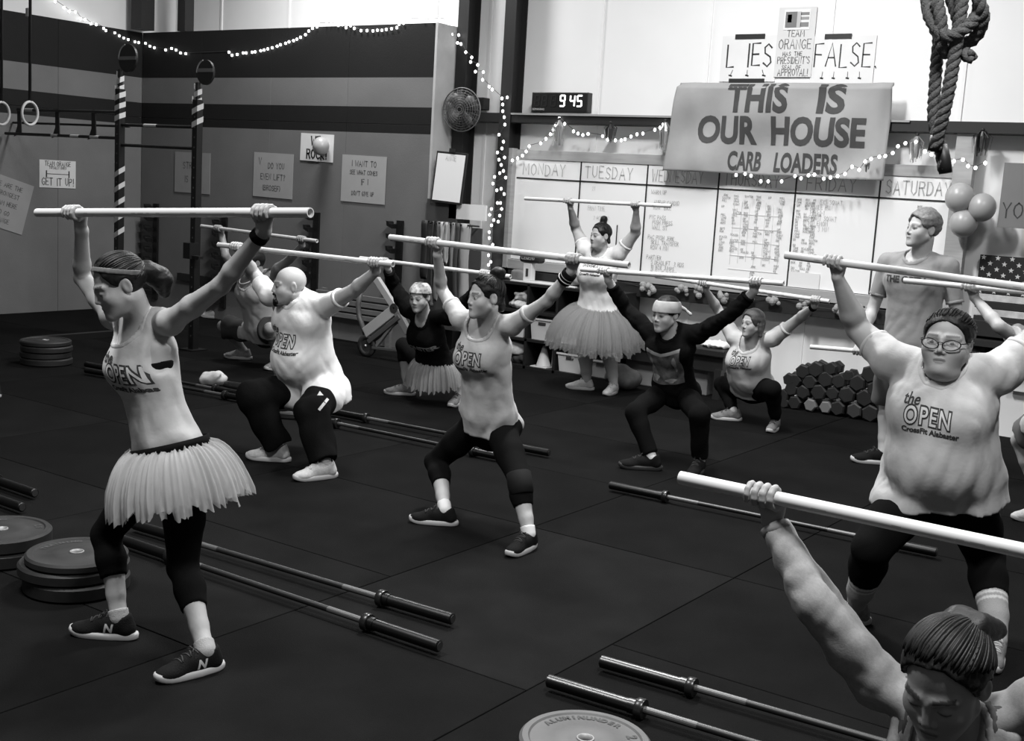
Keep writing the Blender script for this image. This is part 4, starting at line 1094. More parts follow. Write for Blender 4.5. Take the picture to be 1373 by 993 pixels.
# ------------------------------------------------------------------ string lights
bulb_m = mat('bulb_lit', .9, .4, emit=6.0); bulb_mesh = None
def string_light(label, pts, r=.0135):
    global bulb_mesh
    t = thing('string_light', label, 'string lights', pts[0], 'strings of lit bulbs')
    mb = MB(); cab = [p+A(0, .012, .012) for p in pts]; mb.tube(cab, .003, 4); mb.build('cable', mat('cable_dark', .05, .6), t, smooth=True)
    for p in pts:
        if bulb_mesh is None:
            o = MB().sphere((0, 0, 0), (r, r, r*1.15), 8, 6).build('bulb', bulb_m, t, smooth=True, world_coords=False); bulb_mesh = o.data
        else: o = bpy.data.objects.new('bulb', bulb_mesh); COL.objects.link(o); o.parent = t
        o.location = Vector(p-pts[0])
S1 = [(74,2),(86,10),(93,15),(101,16),(108,25),(114,26),(122,32),(129,33),(139,38),(142,41),(154,44),(160,48),(166,51),(172,53),(181,56),(186,57)]
string_light('string of lit bulbs swagged along the top of the left wall', [XP(x, y, X_L+.015) for x, y in S1])
S1b = [(195,58),(201,62),(207,64),(222,67),(230,65),(236,67),(242,71),(249,72),(307,70),(311,74),(318,73),(326,71),(330,71),(338,70),(342,69.5),(349.5,68),(354,67),(359,65.5),(365,64),(371.5,62),(376,60),(383,58),(387.5,56),(393.5,54.5),(398,52.5),(403,50),(409.5,46.5),(414,41.5),(419,38),(425,36),(427,32),(438,32),(444,32),(449,31),(453.5,34),(459,33),(464,37),(470,34.5),(475,38),(484,41),(492,41),(500,41.5),(506,40.5),(512,40.5),(518,39.5),(525,38.5),(532,37),(535,32.5),(541,31),(549,25.5),(567.5,26.5),(579,26.5),(589,25.5),(598,27)]
string_light('string of lit bulbs looped along the top of the striped partition', [YP(x, y, Y_P-.016) for x, y in S1b])
S2 = [(602,33),(606,34.5),(606,46),(615,47),(613.5,57.5),(618,59),(624.5,70),(632.5,77),(631,83),(640.5,87),(637.5,96),(648,96.5),(647,107),(656,116),(660,120),(673,132),(680,130.5),(674,140),(674,149),(676,157),(677,167),(669,180.5),(675,190),(673,199),(667,204.5),(676.5,211),(669,214),(672,221),(675,229),(670,232),(663,237),(678,238),(661,246),(672,253),(666,255),(676,260),(667,272),(671,272),(659,280),(672.6,280),(656.5,288),(670,289),(662,295),(668,297),(659,302),(656,311),(656,319),(660.6,328),(655,342),(658,351),(655,355)]
string_light('string of lit bulbs running down the dark column left of the whiteboard', [YP(x, y, 10.40) for x, y in S2])
S3 = [(687,215),(694,212),(700.5,208.5),(705.5,203),(709.5,196),(725,192),(732,186),(738,180),(741.5,174),(745,168),(750,158.5),(757,166),(769,176),(775,179),(781.5,181),(788.5,179.5),(808,182.5),(815,187),(825,188),(833,188),(838,186.5),(846,183),(854,180),(862,179),(878,174),(885,171),(889,167)]
string_light('string of lit bulbs above the left half of the whiteboard', [YP(x, y, Y_B-.12) for x, y in S3])
S4 = [(987,234.5),(999,233),(1007,235.5),(1020,243),(1030,243),(1048,243),(1066,236),(1074,239),(1084,235),(1092,234),(1104.5,239.5),(1113.5,238),(1123,236),(1133,233),(1142.5,223.5),(1152,227.5),(1160,216.5),(1168,213),(1179,210),(1187,209),(1197,205),(1204,196),(1214,192),(1228,190),(1240,203),(1249,207),(1279,216),(1291,214),(1298,222.5),(1308,225),(1321,218.5)]
string_light('string of lit bulbs along the lower edge of the banner and to its right', [YP(x, y, Y_B-.30) for x, y in S4])
def tinsel(x, y, lab, h=.25, dark=False):
    c = YP(x, y, Y_B-.14); rg = random.Random(int(x)); t = thing('tinsel_tassel', lab, 'decoration', c, 'tinsel tassels')
    m = mat('tinsel_dark' if dark else 'tinsel_bright', .12 if dark else .62, .25, metal=.7); mb = MB()
    for k in range(34):
        a = rg.uniform(0, 6.28); r_ = rg.uniform(.02, .075); L = rg.uniform(.6, 1)*h; w = rg.uniform(.004, .009); d = A(math.cos(a), math.sin(a)*.6, 0); s_ = A(-math.sin(a), math.cos(a), 0)*w
        p0 = c+EZ*h*.5; p1 = c+EZ*h*(.5-.35*L/h)+d*r_*1.2; p2 = c+EZ*h*.5-EZ*L+d*r_
        mb.raw([p0-s_, p0+s_, p1-s_, p1+s_, p2-s_*.6, p2+s_*.6], [(0, 1, 3, 2), (2, 3, 5, 4)])
    mb.build('strands', m, t); MB().sphere(c+EZ*h*.5, .016, 8, 6).build('tie', steel_d, t, smooth=True)
tinsel(749, 178, 'bright tinsel tassel hanging below the clock', .28); tinsel(818, 178, 'dark shiny tinsel tassel midway between the clock and the banner', .20, True); tinsel(891, 183, 'bright tinsel tassel at the left edge of the banner', .30)
tinsel(1168, 228, 'dark tinsel tassel over the lower right corner of the banner', .20, True); tinsel(1228, 200, 'bright tinsel tassel right of the banner behind the rope', .24); tinsel(1316, 192, 'dark tinsel tassel on the wooden post right of the rope', .22, True)
# ------------------------------------------------------------------ balloons
for (x, y), r_, lab in (((1287, 265), .118, 'pale balloon at the upper left of the bunch of three on the post'), ((1317, 278), .110, 'pale balloon at the right of the bunch of three on the post'), ((1292, 299), .112, 'lowest pale balloon of the bunch of three on the post')):
    c = YP(x, y, Y_B-.20); t = thing('balloon', lab, 'balloon', c, 'balloons'); q = MB(); q.sphere(c, (r_, r_, r_*1.06), 22, 16); q.build('skin', mat('balloon_grey', .34, .35, spec=.5), t, smooth=True)
    MB().cyl(c+A(0, .09, .05), c+A(0, .13, .07), .012, .02, 8).build('knot', mat('balloon_grey', .34, .35, spec=.5), t)
# ------------------------------------------------------------------ wooden flag on the right wall
ft = thing('wooden_flag', 'wooden slat flag with white stars on dark and pale stripes at the right edge', 'flag', (-1.9, Y_W-.05, .9))
MB().box((-2.10, Y_W-.06, 1.36), (1.06, .03, .32)).build('canton', mat('flag_dark', .012, .7), ft)
def star_poly(r_): return [(math.sin(k*math.pi/5)*(r_ if k % 2 == 0 else r_*.42), math.cos(k*math.pi/5)*(r_ if k % 2 == 0 else r_*.42)) for k in range(10)]
for r_ in range(7):
    for c_ in range(9):
        MB().prism(star_poly(.023), .004, A(-2.60+c_*.115+(.057 if r_ % 2 else 0), Y_W-.079, 1.50-r_*.047), EX, EZ, EY*1).build('star', mat('flag_pale', .60, .7), ft)
for k in range(8): MB().box((-1.85, Y_W-.06, 1.165-k*.062), (1.56, .025, .058), bev=.003).build('slat', mat('flag_pale_wood', .50, .7, noise=.3, nscale=14) if k % 2 == 0 else mat('flag_dark', .012, .7), ft)
# ------------------------------------------------------------------ flower garland under the whiteboard
gt = thing('flower_garland', 'garland of pale paper flowers strung under the whiteboard', 'garland', (-4.7, Y_B-.12, .95)); pts = [A(x, Y_W-.225-.02*math.sin(x*9), .955+.02*math.sin(x*7)) for x in np.linspace(-5.95, -3.2, 40)]
MB().tube(pts, .004, 4).build('string', steel_d, gt, smooth=True)
for k, x in enumerate((-5.72, -5.62, -5.30, -5.12, -4.62, -4.05, -3.72, -3.45, -4.35, -4.85)):
    mb = MB(); c = A(x, Y_W-.25, .955+.02*math.sin(x*7)); rg = random.Random(k)
    for j in range(9): mb.sphere(c+A(rg.uniform(-.05, .05), rg.uniform(-.03, .01), rg.uniform(-.045, .045)), rg.uniform(.02, .034), 7, 5)
    mb.build('paper_flower', mat('flower_pale', .28, .9), gt)
# ------------------------------------------------------------------ the people, joint by joint (pixels of the photograph met with each row's plane)
FW = A(0, -1, 0); UPV = A(0, 0, 1); PIPE_R = .0168; PIPE_L = 1.524
def pipe_ends(pl, Y, L=PIPE_L, pr=None):
    a = YP(*pl, Y)
    b = A(a[0]+L, Y, a[2]) if pr is None else a+nrm(YP(*pr, Y)-a)*L
    return a, b
pvc_m = mat('pvc', .58, rough=.42, spec=.4, noise=.05, nscale=3)
def pvc_pipe(a, b, label, r=PIPE_R):
    mid = (a+b)/2; t = thing('pvc_pipe', label, 'pipe', mid, 'white training pipes')
    w = nrm(b-a); o = MB().pipe(a, b, r, r*.78, 24).build('tube', pvc_m, t, smooth=True); autosmooth(o)
    mk = mat('pipe_print', .35, .6); mb = MB(); rng = random.Random(int(abs(a[0])*1000))
    u = nrm(np.cross(w, UPV)); 
    if u@CF > 0: u = -u
    dn = np.cross(u, w); dn = dn if dn[2] < 0 else -dn
    for k in range(9):
        x = rng.uniform(.1, .9); c = a+(b-a)*x; dl = rng.uniform(.008, .022)
        q = []
        for ang in (.05, .25):
            nn = u*math.cos(ang)+dn*math.sin(ang)
            for e in (-1, 1): q.append(c+w*e*dl+nn*(r+.0004))
        mb.raw(q, [(0, 1, 3, 2)])
    tag(mb.build('size_print', mk, t), kind='stuff')
    return t
def joints(H, Y, px, pipe=None, yo=None, hipw=.085, facing=FW, relaxedR=None, relaxedL=None, la=.172, lf=.150, lt=.245, ls=.246):
    """px: pixels. yo: offsets of the planes (pel, neck, head, sh) behind the pipe's plane Y"""
    yo = dict(dict(pel=.12, neck=.0, head=-.04, sh=.02), **(yo or {})); J = {}
    s = H/1.68; lat = np.cross(UPV, facing)
    J['pel'] = YP(*px['pel'], Y+yo['pel']); J['neck'] = YP(*px['neck'], Y+yo['neck']); J['head'] = YP(*px['head'], Y+yo['head'])
    for sd in 'LR': J['sh'+sd] = YP(*px['sh'+sd], Y+yo.get('sh'+sd, yo['sh']))
    for sd, k in (('L', 1), ('R', -1)):
        J['hip'+sd] = J['pel']+lat*k*hipw*s+A(0, 0, -.03*s)
        an = G(*px['an'+sd], .085*s); J['an'+sd] = an
        J['kn'+sd] = solve_mid(px['kn'+sd], J['hip'+sd], an, lt*H, ls*H-.02)
    hands = {}
    if pipe is not None:
        a, b = pipe; w = nrm(b-a)
        for sd in 'LR':
            if ('hand'+sd) not in px: continue
            d = ray(*px['hand'+sd])           # closest point of the pipe to the pixel's ray
            n = np.cross(d, np.cross(w, d)); t = ((CAM-a)@n)/(w@n); C = a+w*t
            wd = nrm(J['sh'+sd]-C); wd = nrm(wd-w*(wd@w)*.6)
            J['wr'+sd] = C+wd*.072*s-facing*.022*s
            hands[sd] = ('pipe', C, w, -facing, PIPE_R, w if sd == 'R' else -w)
    for sd in 'LR':
        if 'wr'+sd in px: J['wr'+sd] = YP(*px['wr'+sd][:2], Y+px['wr'+sd][2])
        J['el'+sd] = solve_mid(px['el'+sd], J['sh'+sd], J['wr'+sd], la*H, lf*H, sd in px.get('far', ''))
    return J, hands
def report(n, J, H):
    L = lambda a, b: np.linalg.norm(J[a]-J[b])/H
    print('LEN', n, 'H%.2f' % H, 'spine %.3f(.30) head %.3f(.12) shw %.3f(.21)' % (L('pel', 'neck'), L('neck', 'head'), L('shL', 'shR')),
          'ua', ['%.3f' % L('sh'+k, 'el'+k) for k in 'LR'], '(.172) fa', ['%.3f' % L('el'+k, 'wr'+k) for k in 'LR'], '(.15) th', ['%.3f' % L('hip'+k, 'kn'+k) for k in 'LR'], '(.245) sh', ['%.3f' % L('kn'+k, 'an'+k) for k in 'LR'])

shirt_m = mat('shirt_grey', .42, .9, spec=.15, noise=.05, nscale=30, bump=.10, bscale=60, sheen=.15)
shirt_w = mat('shirt_white', .66, .9, spec=.15, noise=.03, nscale=30, bump=.10, bscale=60, sheen=.1)
shirt_d = mat('shirt_mid', .24, .9, spec=.15, noise=.05, nscale=30, bump=.10, bscale=60, sheen=.15)
black_c = mat('cloth_black', .0055, .95, spec=.06, bump=.2, bscale=60)
legg_m = mat('leggings_black', .0045, .9, spec=.07, bump=.1, bscale=70)
hair_d = mat('hair_dark', .008, .5, spec=.25, bump=.10, bscale=260, noise=.4, nscale=120)
hair_l = mat('hair_fair', .16, .55, spec=.4, noise=.4, nscale=60, bump=.3, bscale=220)
hair_b = mat('hair_brown', .045, .5, spec=.5, noise=.3, nscale=60, bump=.3, bscale=220)
sole_w = mat('sole_white', .44, .7, spec=.2); sole_g = mat('sole_grey', .35, .6); shoe_k = mat('shoe_black', .007, .85, spec=.15, bump=.3, bscale=200); shoe_g = mat('shoe_grey', .16, .8, noise=.3, nscale=60, bump=.3, bscale=160); shoe_w = mat('shoe_pale', .46, .75, noise=.15, nscale=60, bump=.3, bscale=160)
lace_k = mat('lace_dark', .03, .8); lace_w = mat('lace_pale', .5, .8); emb_m = mat('emblem_pale', .45, .6)
sock_m = mat('sock_grey', .30, .9, tint=True, bump=.3, bscale=200); sock_w = mat('sock_white', .62, .9, tint=True)
tulle_m = mat('tulle', .46, .9, spec=.05, alpha=.48); tulle_d = mat('tulle_grey', .27, .9, spec=.05, alpha=.42)
band_k = mat('band_black', .015, .7)
def shoes(sp, um, sm, lm, L=None, emblem=None):
    for sd in 'LR': shoe(sp['root'], sp['J']['an'+sd], sp['toe'+sd], (L or .16*sp['H']), um, sm, lm, emblem)
def cuff(sp, sd, m, at=.88, w=.035, name='wristband', g=.007):
    J = sp['J']; el, wr = J['el'+sd], J['wr'+sd]; a = el+(wr-el)*at; d = nrm(wr-el); r = (.0385+(.0255-.0385)*((at-.28)/.72))*sp['s']*1.0+g
    o = MB().lathe([(-w/2, r-.006), (-w/2+.003, r), (w/2-.003, r), (w/2, r-.006)], a, d, 20, closed=True).build(name, m, sp['root'], smooth=True); return o

# --- woman with the tutu, front left
def person_P1():
    H = 1.66; Y = 2.9; pp = pipe_ends((50, 285), Y, pr=(415, 285))
    px = dict(pel=(231, 612), neck=(190, 436), head=(160, 382), shL=(228, 432), shR=(152, 424), handL=(354, 285), handR=(97, 285), elL=(296, 383), elR=(110, 372),
              knL=(244, 760), knR=(142, 716), anL=(276, 872), anR=(160, 828))
    J, hd = joints(H, Y, px, pp, yo=dict(pel=.10, neck=.06, head=-.06, sh=.06)); report('P1', J, H)
    sp = dict(H=H, J=J, fwd=nrm(A(-.25, -1, 0)), headF=A(-.40, -.88, -.46), headU=A(-.2, -.3, 1), skin=.37, bust=.032, la=.90, ll=.92, hv=.0105, hf=.0034, hh=.0035, bend=.04,
              toeL=A(-.25, -1), toeR=A(-.9, -.55), handL=hd['L'], handR=hd['R'], face=dict(closed=True, brow=.30, lips=.7), tw=.90, td=.95)
    r = make_person('woman in pale tank top, dark headband and white tutu holding a pipe overhead, front left', sp)
    shirt(sp, shirt_m, g=.012, hem=-.025, sleeve=0, drape=.0, neck=.082, neckoff=(.05, -.005), wr=.0045, flare=.0, armhole=.012, name='tank_top', hemtilt=.0)
    open_print(sp, t=.69, dx=.045, light=.55)
    pants(sp, legg_m, leg=.52, waist=.08)
    up = nrm(J['neck']-J['pel']); wc = J['pel']+up*.06
    # sports bra showing at the armhole
    T, arms, legs, bz, upv, fch, l0, l1 = body_parts(sp, .004); F = bbox_field([T[0][0]], .0075)
    for p, k in T[:3]: F.add(p, k)
    F.isect(half(bz(.71), upv)); F.isect(half(bz(.58), -upv)); v, f = F.mesh(); mesh_obj('sports_bra', v, f, black_c, r)
    for sd in 'LR': sock(sp, sd, sock_m, hi=.9, lo=.99)
    shoes(sp, shoe_k, sole_w, lace_k, emblem=emb_m, L=.262)
    tutu(r, J['pel']+up*.035, nrm(up+A(0, 0, .35)), sp['fwd'], 0.172, .145, .268, .232, tulle_m, seed=4, layers=6, flat=1.45)
    st = []
    lat = nrm(np.cross(up, -sp['fwd'])); fx = nrm(np.cross(lat, up))
    for k in range(40):
        a = 2*math.pi*k/40; st.append(J['pel']+up*.040+lat*math.cos(a)*.172+fx*math.sin(a)*.145)
    q = []; f = []
    for i, p in enumerate(st):
        for dz in (-.018, .018): q.append(p+up*dz)
    for i in range(40): j = (i+1) % 40; f.append((2*i, 2*j, 2*j+1, 2*i+1))
    o = mesh_obj('waistband', q, f, black_c, r); md = o.modifiers.new('s', 'SOLIDIFY'); md.thickness = .008; md.offset = 0
    ho = hair(sp, hair_d, extra=[((0, -.095, .015), (0, -.115, .005), .03, .034), ((0, -.115, .005), (0, -.150, -.045), .042, .046), ((0, -.150, -.045), (0, -.140, -.095), .044, .024)], cutf=((0, .106, -.030), (.115, .100, .128)), nape=-.055)
    hair_strands(sp, ho, hair_d, tie=(0, -.98, .15), n=130, inflate=0.009+.0005, seed=3, r=0.0034, e0=56)
    band_mesh(r, 'headband', sp, mat('headband_grey', .10, .8, noise=.3, nscale=60), (0, -.55, 1), .060, .020, inflate=.0135)
    cuff(sp, 'L', black_c, at=.90, w=.032, name='watch', g=.006)
    pvc_pipe(*pp, 'white pipe held overhead by the woman in the white tutu')
def person_P2():
    H = 1.78; Y = 5.45; pp = pipe_ends((293, 328), Y, pr=(524, 354))
    px = dict(far='R', pel=(426, 517), neck=(402, 404), head=(388, 383), shL=(437, 410), shR=(362, 396), handL=(503, 351), handR=(317, 331), elL=(474, 390), elR=(338, 364),
              knL=(417, 553), knR=(338, 530), anL=(437, 622), anR=(374, 600))
    J, hd = joints(H, Y, px, pp, yo=dict(pel=.30, neck=.14, head=.06, sh=.16)); report('P2', J, H)
    sp = dict(H=H, J=J, fwd=nrm(A(-.1, -1, 0)), headF=A(-.55, -.83, -.06), fem=False, skin=.42, tw=1.08, td=1.12, belly=(.165, .135, .15, .10), bellyt=.38, la=1.1, ll=1.12, hv=.0105, hf=.0038, jaw=1.08,
              toeL=A(-.35, -1), toeR=A(-.85, -.5), handL=hd['L'], handR=hd['R'], face=dict(brow=.5, lips=.7, stubble=.85))
    r = make_person('bald man with a dark goatee, white t-shirt and black track trousers squatting', sp)
    shirt(sp, shirt_w, g=.016, hem=.10, sleeve=.55, sleeveR=.50, seed=3, wr=.004, flare=.03, vfold=.009, thigh=.108)
    open_print(sp, t=.66, dx=-.0, light=.62)
    pants(sp, black_c, leg=.93, loose=.022, name='track_trousers')
    # side stripe on the thigh
    dm = mat('stripe_pale', .5, .7); kn, hp = J['knL'], J['hipL']; ax = nrm(hp-kn)
    out = nrm(np.cross(ax, nrm(ray(430, 540)))); 
    dirn = nrm(ray(440, 530))
    quad = lambda w, h: (np.array([(-w, -h, 0), (w, -h, 0), (w, h, 0), (-w, h, 0)], float), [(0, 1, 2, 3)])
    for off in (0,):
        o0 = (kn*.45+hp*.55)+out*(.022)-dirn*.3; v, f = quad(.009, .115)
        if (out@CR) < 0: out = -out
        vv, ff = project(sp['pbvh'], v, f, (kn*.45+hp*.55)+out*.028-dirn*.4, out, ax, dirn, .003, .01)
        if ff: mesh_obj('trouser_stripe', vv, ff, dm, sp['pants'])
    v = np.array([(-.02, -.012, 0), (.02, -.012, 0), (-.004, .016, 0)], float)
    vv, ff = project(sp['pbvh'], v, [(0, 1, 2)], (kn*.2+hp*.8)-out*.03-dirn*.4, CR, CU, dirn, .003, .01)
    if ff: mesh_obj('trouser_logo', vv, ff, dm, sp['pants'])
    shoes(sp, shoe_w, sole_w, lace_w)
    # goatee
    B, hc, hs = sp['B'], J['head'], sp['hs']; P = lambda l, f_, u: hc+(B[0]*l+B[1]*f_+B[2]*u)*hs
    F = bbox_field([ball(P(0, .08, -.08), .06)], .0035)
    F.add(cone(P(-.020, .083, -.090), P(.020, .083, -.090), .017*hs, .017*hs), .006); F.add(ball(P(0, .084, -.106), .019*hs), .01)
    for sd in (-1, 1): F.add(cone(P(sd*.024, .082, -.085), P(sd*.024, .085, -.052), .008*hs, .007*hs), .004); F.add(cone(P(sd*.024, .085, -.052), P(0, .098, -.046), .006*hs, .006*hs), .004)
    F.sub(ell(P(0, .10, -.064), B, A(.017, .02, .011)*hs), .002); F.displace(waves(2, .0012, 300, 5))
    v, f = F.mesh(); mesh_obj('goatee', v, f, hair_d, r)
    pvc_pipe(*pp, 'white pipe held overhead by the bald man')
def person_P3():
    H = 1.70; Y = 7.75; pp = pipe_ends((270, 303), Y, pr=(425, 323))
    px = dict(pel=(352, 443), neck=(338, 374), head=(340, 352), shL=(362, 368), shR=(322, 372), handL=(404, 321), handR=(292, 306), elL=(388, 348), elR=(302, 342),
              knL=(362, 440), knR=(299, 437), anL=(375, 482), anR=(328, 470))
    J, hd = joints(H, Y, px, pp, yo=dict(pel=.36, neck=.15, head=.08, sh=.15)); report('P3', J, H)
    sp = dict(H=H, J=J, fwd=nrm(A(-.1, -1, 0)), headF=A(-.3, -.9, -.1), fem=False, skin=.28, hv=.013, hf=.007, hh=.005, toeL=A(.1, -1), toeR=A(-.85, -.5), handL=hd['L'], handR=hd['R'], tw=1.0)
    r = make_person('person in pale vest and dark shorts squatting half hidden behind the bald man', sp)
    shirt(sp, shirt_m, g=.014, hem=.08, sleeve=0, neck=.09, neckoff=(.05, -.01), seed=8, name='tank_top')
    pants(sp, mat('shorts_dark', .03, .9), leg=-.92, loose=.02, name='shorts'); shoes(sp, shoe_g, sole_g, None)
    hair(sp, hair_d); MB().tube([J['neck']+A(.085*math.cos(a), -.03-.10*max(0, -math.sin(a)), .03+.07*math.sin(a)) for a in np.linspace(0, 2*math.pi, 24, endpoint=False)], .004, 6, closed=True).build('necklace', mat('chain_pale', .6, .4), r, smooth=True)
    pvc_pipe(*pp, 'short-looking far pipe above the person half hidden behind the bald man')
def person_P4():
    H = 1.64; Y = 7.45; pp = pipe_ends((483, 346), Y, pr=(687, 371))
    px = dict(pel=(586, 490), neck=(570, 428), head=(563, 398), shL=(602, 424), shR=(548, 414), handL=(650, 366), handR=(514, 350), elL=(633, 398), elR=(528, 383),
              knL=(612, 476), knR=(541, 463), anL=(615, 529), anR=(546, 517))
    J, hd = joints(H, Y, px, pp, yo=dict(pel=.48, neck=.20, head=.08, sh=.20)); report('P4', J, H)
    sp = dict(H=H, J=J, fwd=nrm(A(.05, -1, 0)), headF=A(.15, -.95, -.22), skin=.38, hv=.012, hf=.006, hh=.005, toeL=A(.3, -1), toeR=A(-.8, -.6), handL=hd['L'], handR=hd['R'], ll=1.1, face=dict(lips=.55))
    r = make_person('woman in patterned bandana and black long-sleeved top crouching in a deep squat', sp)
    shirt(sp, black_c, g=.018, hem=.05, sleeve=1.85, seed=6, armfold=.003, name='sweatshirt', neck=.072)
    bz, up, fch, lat = sp['chest']; lm = mat('print_pale', .34, .8)
    for txt, sz, dy in (('MONSTER', .07, -.02),):
        v, f = text_polys(txt, sz, .003); vv, ff = project(sp['bvh'], v+A(0, dy, 0), f, bz(.66)+fch*.4, lat, up, -fch, .002)
        if ff: mesh_obj('print_word', vv, ff, lm, sp['shirt'], smooth=False)
    pants(sp, legg_m, leg=.38); shoes(sp, shoe_g, sole_w, lace_k)
    tutu(r, J['pel']+up*.06, nrm(up*.5+A(0, 0, 1)), sp['fwd'], .18, .16, .26, .20, mat('tulle_pale', .34, .9, spec=.05, alpha=.6), seed=9, layers=3)
    hair(sp, hair_b, extra=[((.02, -.10, -.02), (.05, -.09, -.09), .03, .018)]); band_mesh(r, 'bandana', sp, mat('bandana_pattern', .40, .9, noise=.75, nscale=45), (0, -.25, 1), .078, .085, inflate=.016)
    pvc_pipe(*pp, 'white pipe held by the crouching woman in the bandana')
def person_P5():
    H = 1.62; Y = 5.1; pp = pipe_ends((523, 318), Y, pr=(838, 355))
    px = dict(pel=(656, 566), neck=(652, 434), head=(651, 398), shL=(686, 436), shR=(618, 428), handL=(769, 349), handR=(580, 326), elL=(733, 404), elR=(592, 388),
              knL=(696, 640), knR=(584, 618), anL=(709, 716), anR=(597, 684))
    J, hd = joints(H, Y, px, pp, yo=dict(pel=.22, neck=.08, head=.0, sh=.08)); report('P5', J, H)
    sp = dict(H=H, J=J, fwd=nrm(A(-.12, -1, 0)), headF=A(-.42, -.9, -.04), skin=.38, hv=.010, hf=.0036, hh=.004, toeL=A(.05, -1), toeR=A(-.9, -.5), handL=hd['L'], handR=hd['R'], bust=.044, la=.9, ll=.98, face=dict(lips=.6, brow=.35))
    r = make_person('woman with dark bun, grey t-shirt and black wristband squatting in the centre', sp)
    shirt(sp, shirt_m, g=.012, hem=.045, sleeve=.50, seed=12, wr=.005, flare=.020, neck=.082, neckoff=(.045, -.005), vfold=.008)
    open_print(sp, t=.73, light=.5)
    pants(sp, legg_m, leg=.50)
    kn, an = J['knL'], J['anL']; d = nrm(an-kn); MB().lathe([(-.05, .058), (-.045, .066), (.03, .068), (.07, .062), (.075, .054)], kn+d*.02, d, 24).build('knee_sleeve', mat('neoprene', .008, .8, spec=.15), r, smooth=True)
    for sd in 'LR': sock(sp, sd, sock_w, hi=.86, lo=1.0, g=.004)
    shoes(sp, shoe_k, sole_w, lace_k)
    ho = hair(sp, hair_d, extra=[((0, -.055, .10), (0, -.075, .125), .038, .042), ((.02, -.07, .13), (-.02, -.075, .12), .035, .035), ((0, -.09, -.02), (.02, -.09, -.06), .03, .022)], cutf=((0, .100, -.036), (.098, .084, .120)), amp=.0012)
    hair_strands(sp, ho, hair_d, tie=(0, -.45, .9), n=130, inflate=0.009+.0005, seed=3, r=0.0034, e0=50)
    cuff(sp, 'L', black_c, at=.80, w=.07, name='wristband', g=.010); cuff(sp, 'L', mat('band_stripe', .4, .8), at=.74, w=.008, name='wristband_stripe', g=.0125); cuff(sp, 'L', mat('band_stripe', .4, .8), at=.82, w=.008, name='wristband_stripe', g=.0115)
    pvc_pipe(*pp, 'white pipe held overhead by the woman in the centre')
def person_P6():
    H = 1.62; Y = 9.3; pp = pipe_ends((704, 266), Y, pr=(900, 276))
    px = dict(far='R', pel=(800, 425), neck=(806, 342), head=(805, 316), shL=(830, 340), shR=(785, 336), handL=(852, 273), handR=(761, 269), elL=(852, 312), elR=(772, 306),
              knL=(817, 470), knR=(784, 468), anL=(823, 516), anR=(787, 511))
    J, hd = joints(H, Y, px, pp, yo=dict(pel=.22, neck=.14, head=.08, sh=.16)); report('P6', J, H)
    sp = dict(H=H, J=J, fwd=nrm(A(-.05, -1, 0)), headF=A(-.38, -.92, -.05), skin=.38, hv=.012, hf=.005, hh=.005, toeL=A(.1, -1), toeR=A(-.9, -.5), handL=hd['L'], handR=hd['R'], tw=1.18, td=1.15, la=1.25, ll=1.22, bust=.07, face=dict(lips=.6, brow=.3), dchin=.8, jaw=1.05)
    r = make_person('woman with dark top bun in white t-shirt and grey tutu standing by the whiteboard', sp)
    shirt(sp, shirt_w, g=.012, hem=.0, sleeve=.45, sleeveR=.40, seed=15, neck=.078); open_print(sp, t=.84, light=.7)
    pants(sp, mat('tights', .10, .8), leg=.05, name='tights')
    up = nrm(J['neck']-J['pel']); tutu(r, J['pel']+up*.10, up, sp['fwd'], .19, .16, .45, .34, tulle_d, seed=21, layers=6, flat=1.4)
    for sd in 'LR': sock(sp, sd, sock_m, hi=.12, lo=1.0, stripes=[(.015, .035, 2.2), (.05, .07, 2.2)], name='knee_sock')
    shoes(sp, shoe_w, sole_w, lace_w)
    ho = hair(sp, hair_d, extra=[((0, -.03, .125), (0, -.035, .150), .034, .036), ((.05, -.05, .02), (.07, -.05, -.06), .02, .014)], cutf=((0, .100, -.036), (.098, .084, .120)))
    hair_strands(sp, ho, hair_d, tie=(0, -.25, .97), n=130, inflate=0.009+.0005, seed=3, r=0.0034, e0=50)
    pvc_pipe(*pp, 'thin white pipe raised in front of the whiteboard by the woman in the grey tutu')
